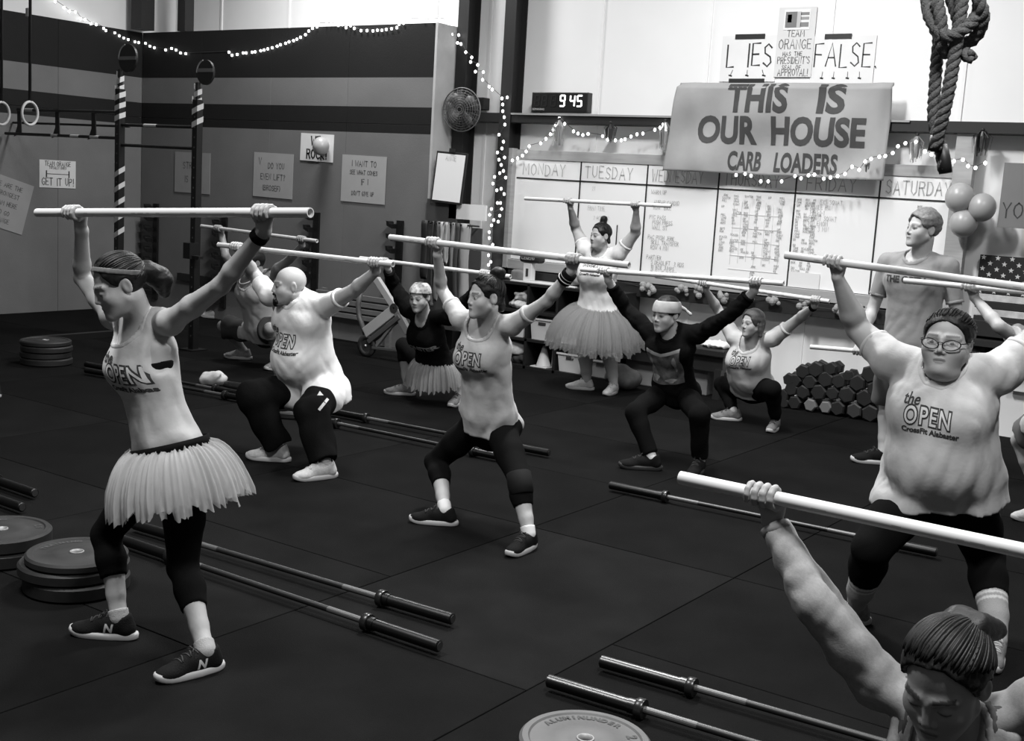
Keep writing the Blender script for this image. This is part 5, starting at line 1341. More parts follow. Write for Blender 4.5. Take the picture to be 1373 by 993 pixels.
def person_P7():
    H = 1.72; Y = 7.3; pp = pipe_ends((779, 361), Y, pr=(1052, 380))
    px = dict(pel=(905, 522), neck=(902, 446), head=(893, 421), shL=(936, 448), shR=(872, 446), handL=(1014, 378), handR=(809, 363), elL=(976, 424), elR=(840, 414),
              knL=(938, 556), knR=(852, 552), anL=(938, 617), anR=(873, 613))
    J, hd = joints(H, Y, px, pp, yo=dict(pel=.30, neck=.10, head=.02, sh=.12)); report('P7', J, H)
    sp = dict(H=H, J=J, fwd=nrm(A(-.05, -1, 0)), headF=A(-.22, -.95, -.10), fem=False, skin=.40, hv=.0105, hf=.004, hh=.0042, toeL=A(.2, -1), toeR=A(-.85, -.55), handL=hd['L'], handR=hd['R'], tw=.86, td=.85, la=.85, ll=.78, face=dict(lips=.75, brow=.2), nr=.05)
    r = make_person('boy in pale bandana and black printed sweatshirt squatting under a pipe', sp)
    shirt(sp, black_c, g=.016, hem=.06, sleeve=1.80, seed=18, wr=.005, armfold=.0035, name='sweatshirt', neck=.068)
    bz, up, fch, lat = sp['chest']
    pm = mat('graphic_print', .13, .8, noise=.95, nscale=14); v = np.array([(-.13, -.15, 0), (.13, -.15, 0), (.13, .15, 0), (0, .12, 0), (-.13, .15, 0)], float)
    vv, ff = project(sp['bvh'], v, [(0, 1, 2, 3, 4)], bz(.56)+fch*.4, lat, up, -fch, .002); mesh_obj('graphic_print', vv, ff, pm, sp['shirt'])
    v = np.array([(-.13, .15, 0), (-.13, .125, 0), (0, .095, 0), (.13, .125, 0), (.13, .15, 0), (0, .12, 0)], float)
    vv, ff = project(sp['bvh'], v, [(0, 1, 2, 5), (5, 2, 3, 4)], bz(.56)+fch*.4, lat, up, -fch, .004); mesh_obj('graphic_collar', vv, ff, mat('print_pale', .34, .8), sp['shirt'])
    for cx, cy, w_, h_ in ((.05, -.12, .05, .02), (-.07, -.10, .04, .03), (.09, .02, .02, .07), (-.09, .03, .018, .06)):
        vv, ff = project(sp['bvh'], np.array([(cx+w_*math.cos(t)*(.7+.3*math.sin(3*t)), cy+h_*math.sin(t), 0) for t in np.linspace(0, 6.28, 14)[:-1]]), [tuple(range(13))], bz(.56)+fch*.4, lat, up, -fch, .004)
        if ff: mesh_obj('graphic_patch', vv, ff, mat('print_soft', .36, .8, noise=.5, nscale=30), sp['shirt'])
    pants(sp, mat('joggers', .005, .95, spec=.06, bump=.2), leg=.90, loose=.006, name='joggers', wr=.004)
    for sd in 'LR': sock(sp, sd, sock_w, hi=.82, lo=1.0)
    shoes(sp, shoe_k, mat('sole_black', .02, .7), lace_k, L=.285)
    hair(sp, hair_d, inflate=.012, cutf=((0, .100, -.036), (.098, .084, .120)), nape=-.04)
    band_mesh(r, 'bandana', sp, mat('bandana_pale', .36, .9, noise=.15, nscale=20), (0, -.12, 1), .052, .075, inflate=.0165, knot=[((.03, -.115, .035), (.05, -.135, .02), .015, .012), ((.05, -.135, .02), (.085, -.15, -.01), .008, .012)])
    pvc_pipe(*pp, 'white pipe held overhead by the boy in the black sweatshirt')
def person_P8():
    H = 1.60; Y = 9.0; pp = pipe_ends((879, 370), Y, pr=(1113, 404))
    px = dict(pel=(1008, 517), neck=(1008, 460), head=(1009, 433), shL=(1036, 454), shR=(984, 452), handL=(1094, 402), handR=(942, 381), elL=(1070, 428), elR=(962, 414),
              knL=(1036, 522), knR=(968, 515), anL=(1040, 563), anR=(984, 551))
    J, hd = joints(H, Y, px, pp, yo=dict(pel=.42, neck=.20, head=.12, sh=.20)); report('P8', J, H)
    sp = dict(H=H, J=J, fwd=nrm(A(-.1, -1, 0)), headF=A(-.40, -.9, -.05), skin=.40, hv=.012, hf=.005, hh=.005, toeL=A(.15, -1), toeR=A(-.9, -.5), handL=hd['L'], handR=hd['R'], tw=1.12, td=1.15, la=1.12, ll=1.15, bust=.075, belly=(.16, .12, .13, .07), face=dict(lips=.6))
    r = make_person('woman with shoulder-length hair in pale t-shirt squatting beside the dumbbell pile', sp)
    shirt(sp, mat('shirt_pale', .52, .9, spec=.15, bump=.10, bscale=60), g=.013, hem=.05, sleeve=.55, seed=23, neck=.085, neckoff=(.045, -.01)); open_print(sp, t=.82, light=.6)
    pants(sp, legg_m, leg=.95); shoes(sp, shoe_g, sole_w, lace_k)
    hair(sp, hair_b, temple=False, inflate=.014, extra=[((.065, -.03, .03), (.085, -.02, -.10), .028, .020), ((-.065, -.03, .03), (-.08, -.03, -.10), .026, .018), ((0, -.085, 0), (0, -.09, -.11), .05, .03)], cutf=((0, .105, -.036), (.080, .088, .122)), nape=-.2)
    cuff(sp, 'L', black_c, at=.90, w=.03, name='watch')
    pvc_pipe(*pp, 'white pipe held by the long-haired woman beside the dumbbells')
def person_P9():
    H = 1.86; Y = 8.55
    px = dict(pel=(1222, 468), neck=(1232, 350), head=(1237, 307), shL=(1272, 358), shR=(1192, 352), elL=(1284, 425), elR=(1171, 412), wrL=(1270, 470, -.12), wrR=(1154, 456, -.10),
              knL=(1240, 545), knR=(1190, 540), anL=(1240, 612), anR=(1184, 605))
    J, hd = joints(H, Y, px, None, yo=dict(pel=.05, neck=.03, head=-.02, sh=.04)); report('P9', J, H)
    a = YP(1087, 468, Y-.15); b = a+nrm(A(1, .12, .03))*PIPE_L
    C = a+nrm(b-a)*((J['wrR']-a)@nrm(b-a)); C = C; w = nrm(b-a)
    a = a+(J['wrR']+A(0, -.02, -.075)-C)*A(0, 1, 1); b = a+w*PIPE_L; C = a+w*((J['wrR']-a)@w)
    sp = dict(H=H, J=J, fwd=nrm(A(-.25, -1, 0)), headF=A(-.60, -.8, .05), fem=False, skin=.40, hv=.0105, hf=.004, hh=.0045, toeL=A(.2, -1), toeR=A(-.9, -.55), tw=1.02, td=1.02, la=1.0, face=dict(lips=.6, brow=.6, stubble=.92), jaw=1.05,
              handR=('pipe', C, w, A(.2, -1, 0), PIPE_R, w), handL=('free', A(-.1, -.2, -1), A(-.3, -1, 0), A(1, -.3, 0)), headscale=1.02)
    r = make_person('tall fair-haired man in grey t-shirt standing in front of the whiteboard', sp)
    shirt(sp, shirt_d, g=.018, hem=.12, sleeve=.72, seed=27, wr=.005, flare=.02, neck=.074)
    bz, up, fch, lat = sp['chest']
    for txt, sz, dy in (('THE OPEN', .062, .03),):
        v, f = text_polys(txt, sz, .003); vv, ff = project(sp['bvh'], v+A(0, dy, 0), f, bz(.76)+fch*.4, lat, up, -fch, .002); 
        if ff: mesh_obj('print_word', vv, ff, mat('print_dark', .03, .8), sp['shirt'], smooth=False)
    pants(sp, mat('shorts_grey', .10, .9), leg=-.90, loose=.025, name='shorts'); shoes(sp, shoe_k, sole_w, lace_k, L=.30)
    hair(sp, hair_l, inflate=.016, cutf=((0, .100, -.045), (.096, .084, .128)), nape=-.03, amp=.0012, top=.006)
    pvc_pipe(a, b, 'white pipe carried low by the standing fair-haired man')
def person_P10():
    H = 1.68; Y = 5.15; pp = pipe_ends((1053, 342), Y, pr=(1373, 385))
    px = dict(pel=(1264, 648), neck=(1266, 502), head=(1271, 458), shL=(1340, 500), shR=(1196, 484), handL=(1432, 392), handR=(1116, 352), elL=(1402, 440), elR=(1150, 440),
              knL=(1322, 745), knR=(1168, 735), anL=(1338, 858), anR=(1148, 812))
    J, hd = joints(H, Y, px, pp, yo=dict(pel=.16, neck=.06, head=-.02, sh=.08), hipw=.10); report('P10', J, H)
    sp = dict(H=H, J=J, fwd=nrm(A(.08, -1, 0)), headF=A(.02, -1, .02), skin=.38, hv=.010, hf=.0034, hh=.0038, toeL=A(.15, -1), toeR=A(-.75, -.75), handL=hd['L'], handR=hd['R'], tw=1.42, td=1.42, la=1.42, ll=1.34, bust=.085, waist=1.18,
              belly=(.20, .14, .17, .10), bellyt=.28, wide=1.14, headscale=1.14, jaw=1.2, dchin=1.15, nr=.062, face=dict(lips=.62, brow=.45), trap=1.3)
    r = make_person('large woman with glasses in white t-shirt and striped socks holding a pipe overhead', sp)
    shirt(sp, mat('shirt_light', .50, .9, spec=.15, noise=.04, nscale=30, bump=.10, bscale=60, sheen=.1), g=.018, hem=.065, sleeve=.50, seed=31, wr=.0045, flare=.03, vfold=.014, neck=.088, neckoff=(.05, -.01))
    open_print(sp, t=.76, dx=-.02, size=.10, light=.66, tilt=.06)
    pants(sp, legg_m, leg=.52)
    dirn = nrm(J['hipL']-CAM); pm = mat('leggings_panel', .13, .8)
    for sd, sg in (('L', 1), ('R', -1)):
        kn, hp = J['kn'+sd], J['hip'+sd]; ax = nrm(hp-kn); out = nrm(np.cross(ax, dirn)); out = out*(1 if out@CR > 0 else -1)*sg
        v = np.array([(x, y, 0) for x, y in ((.10, .04), (.115, .13), (.05, .17), (.035, .12), (.07, .02), (.085, -.03))], float)
        dd = nrm(dirn-out*.9); vv, ff = project(sp['pbvh'], v, [tuple(range(6))], (kn*.4+hp*.6)-dd*.5, out, ax, dd, .003, .012)
        if ff: mesh_obj('leggings_panel', vv, ff, pm, sp['pants'])
    for sd in 'LR': sock(sp, sd, sock_m, hi=.50, lo=1.0, stripes=[(.012, .024, 1.9), (.036, .048, 1.9)], name='striped_sock')
    shoes(sp, shoe_g, sole_w, lace_w, L=.27)
    ho = hair(sp, hair_d, inflate=.007, cutf=((0, .100, -.036), (.098, .084, .122)), nape=-.05)
    hair_strands(sp, ho, hair_d, tie=(0, -.95, .3), n=130, inflate=0.007+.0005, seed=3, r=0.0034, e0=50)
    # glasses
    B, hc, hs = sp['B'], J['head'], sp['hs']; P = lambda l, f_, u: hc+(B[0]*l*1.14+B[1]*f_+B[2]*u)*hs
    g = MB(); lens = MB()
    for sd in (-1, 1):
        rim = [P(sd*(.033+.027*math.cos(t)), .103-.010*abs(.033+.027*math.cos(t))/.06, -.004+.0185*math.sin(t)+.003*math.cos(t)) for t in np.linspace(0, 2*math.pi, 28, endpoint=False)]
        g.tube(rim, .0026, 6, closed=True); lens.raw([P(sd*.033, .100, -.004)]+rim, [(0, k+1, (k+1) % 28+1) for k in range(28)])
        g.tube([P(sd*.060, .094, .004), P(sd*.074, .06, .006), P(sd*.078, -.01, .006)], .0026, 6)
    g.tube([P(-.007, .104, .002), P(0, .107, .005), P(.007, .104, .002)], .0024, 6)
    go = g.build('glasses', mat('glasses_frame', .012, .35), r, smooth=True)
    gm = mat('lens_glass', .9, .05, alpha=.12); lens.build('lens', gm, go, smooth=True)
    pvc_pipe(*pp, 'white pipe held overhead by the large woman with glasses')
def person_P12():
    H = 1.66; Y = 7.3; pp = pipe_ends((1212, 376), Y)
    px = dict(pel=(1425, 560), neck=(1412, 470), head=(1412, 436), shL=(1446, 474), shR=(1378, 462), handL=(1478, 408), handR=(1298, 388), elL=(1485, 440), elR=(1340, 438),
              knL=(1455, 600), knR=(1368, 590), anL=(1460, 690), anR=(1398, 680))
    J, hd = joints(H, Y, px, pp, yo=dict(pel=.25, neck=.12, head=.05, sh=.12)); report('P12', J, H)
    sp = dict(H=H, J=J, fwd=FW, headF=A(0, -1, 0), skin=.38, hv=.013, hf=.007, hh=.005, toeL=A(.15, -1), toeR=A(-.75, -.75), handL=hd['L'], handR=hd['R'])
    r = make_person('person squatting at the right edge behind the large woman, only arm and leg in view', sp)
    shirt(sp, shirt_m, seed=40); pants(sp, mat('shorts_grey', .10, .9), leg=-.6, loose=.02, name='shorts'); shoes(sp, shoe_w, sole_w, None); hair(sp, hair_d)
    pvc_pipe(*pp, 'white pipe behind the head of the large woman with glasses')
def person_P11():
    H = 1.66; Y = 2.72; pp = pipe_ends((912, 640), Y, pr=(1373, 738))
    px = dict(pel=(1285, 1190), neck=(1280, 985), head=(1268, 911), shL=(1392, 945), shR=(1178, 915), handL=(1545, 772), handR=(1022, 661), elL=(1500, 880), elR=(1090, 808),
              knL=(1330, 1260), knR=(1130, 1230), anL=(1400, 1480), anR=(1080, 1400))
    J, hd = joints(H, Y, px, pp, yo=dict(pel=.22, neck=.02, head=-.10, sh=.06), la=.150, lf=.138); report('P11', J, H)
    sp = dict(H=H, J=J, fwd=FW, headF=A(-.10, -.88, -.46), headU=A(0, -.3, 1), skin=.31, hv=.010, hf=.0034, hh=.0035, toeL=A(.2, -1), toeR=A(-.6, -1), handL=hd['L'], handR=hd['R'], la=.74, headscale=1.10, bust=.05, face=dict(closed=True, lips=.7, brow=.3))
    r = make_person('dark-haired woman in pale cardigan looking down at the bottom right corner', sp)
    kn = mat('cardigan_knit', .25, .95, spec=.05, noise=.10, nscale=120, bump=.08, bscale=260)
    shirt(sp, mat('top_dark', .06, .9), g=.010, hem=.06, sleeve=0, seed=43, name='vest', neck=.09)
    sp['vest'] = sp['shirt']
    shirt(sp, kn, g=.012, hem=.10, sleeve=1.93, seed=44, wr=.004, vfold=.01, armfold=.0032, tube=(.052, .028), hv=.0075, name='cardigan', neck=.085, neckoff=(.06, -.02))
    bz, up, fch, lat = sp['chest']; s_ = sp['s']; pr = []
    for sd in (-1, 1):
        for k, (o0, o1) in enumerate(((.070, .060), (.098, .090), (.124, .122))):
            p0 = J['neck']+lat*sd*o0*s_+up*(.050-.014*k)*s_; p1 = bz(.80)+fch*(.118-.012*k)*s_+lat*sd*(o1+.012)*s_; p2 = bz(.45)+fch*.150*s_+lat*sd*o1*s_; pm_ = J['neck']-fch*.055*s_+lat*sd*o0*.6*s_+up*(.055-.014*k)*s_
            pr += [(cone(pm_, p0, .020*s_, .020*s_), .012), (cone(p0, p1, .020*s_, .019*s_), .010), (cone(p1, p2, .019*s_, .024*s_), .010)]
    F = bbox_field([q[0] for q in pr], .0065)
    for q, k in pr: F.add(q, k)
    F.displace(folds(77, .003, 120, 3, aniso=up)); v, f = F.mesh(); mesh_obj('shawl_collar', v, f, kn, sp['shirt'])
    pants(sp, legg_m, leg=.95); shoes(sp, shoe_k, sole_w, lace_k)
    ho = hair(sp, hair_d, inflate=.013, extra=[((0, -.085, .070), (0, -.105, .050), .045, .042), ((.03, -.09, .075), (.055, -.125, .05), .034, .022)], cutf=((0, .108, -.030), (.118, .104, .132)), amp=.0008)
    hair_strands(sp, ho, hair_d, tie=(.25, -.85, .45), n=200, inflate=0.013+.0005, seed=3, r=0.0042, e0=50)
    pvc_pipe(*pp, 'white pipe nearest the camera, held by the woman in the cardigan')
PEOPLE = [person_P1, person_P2, person_P3, person_P4, person_P5, person_P6, person_P7, person_P8, person_P9, person_P10, person_P12, person_P11]
import time as _time
for _p in PEOPLE:
    _t = _time.time(); _p(); print(_p.__name__, round(_time.time()-_t, 2), 's')
# ------------------------------------------------------------------ pull-up rig on the left wall
rig_m = mat('rig_steel', .014, .4, spec=.5, metal=.3); tape_w = mat('rig_tape', .55, .6)
YR = 8.2
rg_ = thing('pull_up_rig', 'black steel pull-up rig with taped posts in the left corner', 'rig', (-10.9, YR, 0))
P1X = float(YP(160, 260, YR)[0]); P2X = float(YP(263, 260, YR)[0])
def post(x, ztop):
    o = MB().box((x, YR, ztop/2), (.075, .075, ztop), bev=.004).build('post', rig_m, rg_)
    for k in range(int(ztop/.1)-2): 
        MB().cyl((x, YR-.0385, .15+k*.1), (x, YR-.0375, .15+k*.1), .009, n=8).build('bolt_hole', mat('hole_grey', .10, .5), o)
    MB().box((x, YR, .006), (.2, .2, .012)).build('foot_plate', rig_m, o)
    return o
p1_ = post(P1X, 2.62); p2_ = post(P2X, 2.52)
def wrap(x, z0, z1, turns, lab='tape_wrap', r=.040):
    """spiral tape round a square post"""
    cs = [(-1, -1), (1, -1), (1, 1), (-1, 1)]; n = turns*4; q = []
    for k in range(n+1):
        cx, cy = cs[k % 4]; z = z0+(z1-z0)*k/n
        for dz in (0, .055): q.append(A(x+cx*r, YR+cy*r, z+dz))
    mesh_obj('tape_wrap', q, [(2*k, 2*k+2, 2*k+3, 2*k+1) for k in range(n)], tape_w, rg_, smooth=False)
wrap(P1X, 2.28, 2.60, 3); wrap(P1X, 1.05, 1.85, 5); wrap(P2X, 2.24, 2.50, 2)
for z, x0, x1, r_ in ((2.38, -12.75, P1X, .017), (2.11, X_L+.06, P1X, .017), (2.25, P1X, P2X, .017), (2.04, P1X, P2X, .017), (2.24, X_L+.02, P1X, .013)):
    MB().cyl((x0, YR+(.12 if r_ < .015 else 0), z), (x1, YR+(.12 if r_ < .015 else 0), z), r_, n=12).build('pull_up_bar', rig_m, rg_, smooth=False)
for z, x0, x1 in ((2.38, -12.6, -12.45), (2.11, -12.1, -11.98), (2.11, -11.75, -11.6), (2.11, -11.4, -11.25), (2.25, -10.5, -10.3)):
    MB().cyl((x0, YR, z), (x1, YR, z), .0185, n=12).build('grip_tape', tape_w, rg_)
for x in (-12.72, -12.0, -11.35):
    MB().prism([(-.03, 2.40), (.03, 2.40), (.045, 2.12), (-.10, 2.08), (-.07, 2.12), (-.03, 2.2)], .012, A(x, YR-.006, 0), EX, EZ, EY).build('bracket', rig_m, rg_)
for x, z, r_, lab in ((P1X, float(YP(172, 78, YR)[2]), .145, 0), (P2X, float(YP(276, 97, YR)[2]), .122, 1)):
    xx = float(YP(172 if lab == 0 else 276, 78 if lab == 0 else 97, YR)[0])
    MB().cyl((xx, YR-.012, z), (xx, YR+.012, z), r_, n=36).build('target_disc', mat('disc_black', .016, .35, spec=.5), rg_)
    MB().box((xx, YR-.0145, z+(.0 if lab == 0 else .02)), (r_*1.95, .004, .035)).build('target_stripe', mat('disc_band', .16, .5), rg_)
    q = MB(); q.tube([A(xx-r_*.97*math.sin(a), YR-.012, z+r_*.97*math.cos(a)) for a in np.linspace(.25, 1.6, 12)], .008, 5); q.build('rim_mark', mat('disc_rim', .32, .5), rg_)
    MB().tube([A(x, YR, 2.45), A(x, YR, z-r_*.8)], .025, 10).build('disc_stem', rig_m, rg_)
    wrap(x, z-r_-.22, z-r_-.04, 2, r=.028)
jc = MB(); jc.box((P2X+.01, YR-.06, 1.02), (.10, .12, .16)); jc.box((P2X+.10, YR-.06, .96), (.12, .06, .03)); jc.build('j_hook', rig_m, rg_)
MB().box((P1X, YR-.5, .03), (.08, 1.1, .06)).build('base_beam', rig_m, rg_)
# gymnastic rings on straps
for (x, y), lab in (((40, 152), 'pale gymnastic ring hanging left of the rig post'), ((2, 152), 'pale gymnastic ring cut by the left edge of the picture')):
    c = YP(x, y, 7.55); t = thing('gymnastic_ring', lab, 'ring', c, 'gymnastic rings'); u_ = nrm(A(.62, -.9, 0)*A(1, 1, 1)); u_ = nrm(CR*.40+CF*.9*A(1, 1, 0))
    MB().tube([c+u_*math.cos(a)*.105+EZ*math.sin(a)*.118 for a in np.linspace(0, 2*math.pi, 40, endpoint=False)], .0145, 10, closed=True).build('hoop', mat('ring_wood', .52, .5), t, smooth=True)
    top = A(c[0]+.03, c[1], HT); s_ = CR*.016
    mesh_obj('strap', [c+EZ*.118-s_, c+EZ*.118+s_, top+s_, top-s_], [(0, 1, 2, 3)], mat('strap_dark', .03, .8), t).modifiers.new('s', 'SOLIDIFY').thickness = .003
    MB().box(c+EZ*1.02+A(-.03, 0, 0), (.05, .03, .09), bev=.008).build('buckle', mat('buckle_pale', .5, .5), t)
# ------------------------------------------------------------------ vertical barbell racks on the partition
for px_, ztop, zbot in ((206, 1.36, .13), (298, 1.38, .15), (421, 1.42, .48), (533, 1.41, .55)):
    c = YP(px_, 300, Y_P-.03); x = float(c[0]); t = thing('barbell_rack', {206: 'black saw-tooth barbell rack nearest the corner', 298: 'black saw-tooth barbell rack right of the second rig post', 421: 'black saw-tooth barbell rack above the bald man', 533: 'black saw-tooth barbell rack near the end of the striped partition'}[px_], 'rack', (x, Y_P-.02, zbot), 'saw-tooth barbell racks')
    MB().box((x+.03, Y_P-.02, (ztop+zbot)/2), (.085, .03, ztop-zbot)).build('back_plate', rig_m, t); n = int((ztop-zbot)/.135)
    for k in range(n):
        z = ztop-.06-k*.135
        MB().prism([(0, -.03), (-.075, .0), (-.085, .05), (-.055, .045), (-.045, .02), (0, .02)], .09, A(x, Y_P-.125, z), EX, EZ, EY).build('hook', rig_m, t)
# ------------------------------------------------------------------ leaning presentation board
q = [YP(588, 203, 10.10), YP(629, 207, 10.10), YP(620, 273, 10.06), YP(574, 270, 10.06)]
t = thing('flip_board', 'small white board in a dark frame hung above the resistance bands', 'whiteboard', q[3]); cc = sum(q)/4
ex_, ey_ = nrm(q[1]-q[0]), nrm(q[0]-q[3]); ez_ = nrm(np.cross(ex_, ey_)); ey_ = np.cross(ez_, ex_); w, h = np.linalg.norm(q[1]-q[0]), np.linalg.norm(q[0]-q[3]); R = np.stack([ex_, ey_, ez_])
MB().box(cc, (w, h, .02), R, bev=.003).build('frame', steel_d, t); MB().box(cc+ez_*.010, (w-.04, h-.045, .006), R).build('board', mat('board_white', .84, .22), t)
mb = MB(); hand_text(mb, 'ANNIE', .045, .006, cc+ez_*.012+ey_*(h/2-.09), ex_, ey_, ez_, .003, .05, center=True, rng=rw); mb.build('lettering', ink3, t)
MB().box(cc+ey_*(h/2+.015)+ez_*.01, (.06, .04, .03), R).build('clip', steel_d, t)
# ------------------------------------------------------------------ band rack with hanging bands
bl = YP(572, 274, 10.05); br = YP(640, 285, 10.05)
t = thing('band_rack', 'wooden backboard with steel hooks for resistance bands by the dark column', 'rack', (bl[0], 10.10, 1.0))
MB().box(((bl[0]+br[0])/2-.17, 10.11, 1.53), (.40, .03, .28)).build('backboard_dark', mat('board_dark', .05, .7), t); MB().box((br[0]-.17, 10.11, 1.56), (.48, .03, .16)).build('backboard_pale', white_wall, t)
MB().box(((bl[0]+br[0])/2, 10.11, .85), (.74, .02, 1.1)).build('backboard_lower', mat('board_dark', .05, .7), t)
MB().cyl((bl[0]+.06, 9.97, 1.42), (br[0], 9.97, 1.42), .012, n=10).build('rail', rig_m, t)
for k in range(7): MB().cyl((bl[0]+.1+k*.095, 10.10, 1.42), (bl[0]+.1+k*.095, 9.91, 1.43), .009, n=8).build('hook', rig_m, t)
bands = [('wide grey resistance band hanging at the right end of the band rack', .11, .34, .62, .80), ('dark resistance band hanging beside the widest grey one', .05, .05, .54, .78), ('pale narrow band hanging at the middle of the band rack', .035, .42, .40, .42), ('mid grey band hanging second from the left on the band rack', .045, .16, .28, .82), ('black looped band at the left end of the band rack', .08, .012, .10, .60), ('short pale strap on the band rack, right of the middle', .03, .5, .34, .26), ('thin dark band hanging left of the middle of the band rack', .03, .03, .20, .74), ('twisted grey band near the right of the band rack', .04, .25, .48, .50)]
for k, (lab, w, v, dx, L) in enumerate(bands):
    x = bl[0]+dx; y0 = 9.94-.012*(k % 3); tb = thing('resistance_band', lab, 'band', (x, y0, 1.42-L), 'resistance bands on the rack'); qv = []
    pts = [(0, -L)]+[(.012, -L+.03)]+[(.016+.006*math.sin(u*9+k), -L+.03+(L-.03)*u) for u in np.linspace(.1, .95, 8)]+[(.008, .012), (-.012, .012)]+[(-.016+.006*math.sin(u*7+k), -L+.03+(L-.03)*u) for u in np.linspace(.95, .1, 8)]+[(-.012, -L+.03)]
    for dy, dz in pts:
        for e in (-1, 1): qv.append(A(x+e*w/2+.02*math.sin(dz*6+k)*(-dz), y0+dy, 1.43+dz))
    n = len(pts); o = mesh_obj('loop', qv, [(2*i, 2*i+1, 2*((i+1) % n)+1, 2*((i+1) % n)) for i in range(n)], mat('band_%d' % round(v*1000), v, .6), tb); o.modifiers.new('s', 'SOLIDIFY').thickness = .004
# ------------------------------------------------------------------ wheeled trolley behind the crouching woman
YT_ = 9.4
def T_(x, y, d=0.0): return YP(x, y, YT_+d)
w0 = T_(492, 463); t = thing('equipment_trolley', 'folded trolley with small wheel, disc and pale beams behind the crouching woman', 'trolley', (w0[0], YT_, 0)); r_ = float(w0[2])
MB().lathe([(-.02, r_*.55), (-.02, r_*.98), (.0, r_), (.02, r_*.98), (.02, r_*.55)], w0, EY, 24, closed=True).build('wheel', mat('tyre', .02, .7), t, smooth=True)
MB().lathe([(-.015, .012), (-.015, r_*.6), (.015, r_*.6), (.015, .012)], w0, EY, 20, closed=True).build('wheel_rim', mat('rim_grey', .07, .4, metal=.5), t); MB().sphere(w0-EY*.02, .014, 8, 6).build('hub', mat('hub_bright', .7, .3, metal=.6), t, smooth=True)
d0 = T_(530, 413); MB().lathe([(-.03, .012), (-.03, .05), (0, .058), (.03, .05), (.03, .012)], d0, EY, 20, closed=True).build('pivot_disc', mat('disc_grey', .06, .3, metal=.4), t)
def beam(a, b, w, d, m, nm):
    a, b = np.asarray(a), np.asarray(b); u = nrm(b-a); R_ = np.stack([u, EY, np.cross(u, EY)]); MB().box((a+b)/2, (np.linalg.norm(b-a), d, w), R_, bev=.006).build(nm, m, t)
pale_b = mat('beam_pale', .46, .5); grey_b = mat('beam_grey', .08, .5)
beam(T_(505, 374), T_(529, 411), .075, .05, pale_b, 'beam'); beam(T_(490, 446), T_(528, 416), .11, .05, pale_b, 'seat_board'); beam(T_(496, 458), T_(538, 424), .05, .08, grey_b, 'lower_rail'); beam(T_(531, 415), T_(548, 446), .08, .05, mat('beam_mid', .18, .5), 'leg_beam')
beam(T_(505, 464), T_(528, 434), .03, .04, mat('beam_mid', .18, .5), 'strut'); beam(T_(500, 466), T_(540, 470), .03, .05, grey_b, 'foot_rail')
MB().tube([T_(484, 392, .1), T_(480, 408, .1), T_(482, 425, .1), T_(490, 448, .05)], .028, 10).build('handle_hoop', mat('beam_mid2', .10, .5), t, smooth=True)
# slatted bench behind the trolley, against the partition
t = thing('slatted_bench', 'low grey slatted bench against the striped partition', 'bench', (-9.2, 9.9, 0)); sl = mat('slat_grey', .15, .7, noise=.2, nscale=5, stretch=(1, 6, 6))
for k in range(4): MB().box((-9.15, 10.02, .30+k*.075), (1.15, .03, .055), bev=.004).build('slat', sl, t)
for x in (-9.65, -8.65): MB().box((x, 10.06, .29), (.06, .05, .58)).build('upright', sl, t)
# ------------------------------------------------------------------ cube shelf with bins
cub_m = mat('shelf_black', .012, .5); CX0, CW, CZ = -7.28, .36, .285; YF = 10.2
t = thing('cube_shelf', 'black cube shelf with white bins under the left end of the whiteboard', 'shelf', (-6.55, 10.4, 0))
for k in range(5): MB().box((CX0+k*CW, 10.39, .435), (.028, .38, .87)).build('divider', cub_m, t)
for k in range(4): MB().box((CX0+2*CW, 10.39, .014+k*CZ), (4*CW+.03, .38, .028)).build('shelf_board', cub_m, t)
MB().box((CX0+2*CW, 10.57, .435), (4*CW, .012, .86)).build('back_board', cub_m, t)
bin_m = mat('bin_white', .62, .45); bin_n = 0
def bin_(cx, z, h, lab, tag_=True):
    b_ = thing('storage_bin', lab, 'bin', (cx, YF+.14, z), 'white storage bins'); mb = MB(); w0_, w1_, d_ = .125, .148, .13
    q = [(cx+sx*w, YF+.15+sy*dd, z+zz) for zz, w, dd in ((.002, w0_, d_*.9), (h, w1_, d_), (h, w1_-.008, d_-.008), (.010, w0_-.008, d_*.9-.008)) for sx, sy in ((-1, -1), (1, -1), (1, 1), (-1, 1))]
    f = [(3, 2, 1, 0)]+[(4*j+i, 4*j+(i+1) % 4, 4*j+4+(i+1) % 4, 4*j+4+i) for j in range(3) for i in range(4)]+[(12, 13, 14, 15)]
    mb.raw(q, f); mb.build('tub', bin_m, b_)
    mb = MB(); mb.box((cx, YF+.15-d_-.002, z+h-.006), (2*w1_+.02, .016, .016)); mb.box((cx, YF+.15+d_+.002, z+h-.006), (2*w1_+.02, .016, .016)); mb.build('rim', bin_m, b_)
    MB().box((cx, YF+.15-d_*.98-.004, z+h*.78), (.09, .008, .028), bev=.003).build('handle_slot', mat('slot_dark', .03, .7), b_)
zz = lambda r_: .028+r_*CZ
bin_(CX0+1.5*CW, zz(1), .22, 'white storage bin in the middle row, second cube from the left'); bin_(CX0+2.5*CW, zz(1), .22, 'white storage bin in the middle row, third cube from the left'); bin_(CX0+2.5*CW, zz(0), .19, 'white storage bin in the bottom row holding an upright handle'); bin_(CX0+3.5*CW, zz(0), .17, 'white storage bin in the bottom row behind the legs of the grey-tutu woman'); bin_(CX0+.5*CW, zz(1), .20, 'white storage bin in the middle row at the left end')
o = tag(MB().cyl((CX0+2.55*CW, YF+.12, zz(0)+.02), (CX0+2.55*CW, YF+.12, zz(0)+.262), .018, .014, 12).build('brush_handle', mat('handle_pale', .5, .5), None), 'pale upright handle sticking out of the bottom bin', 'handle')
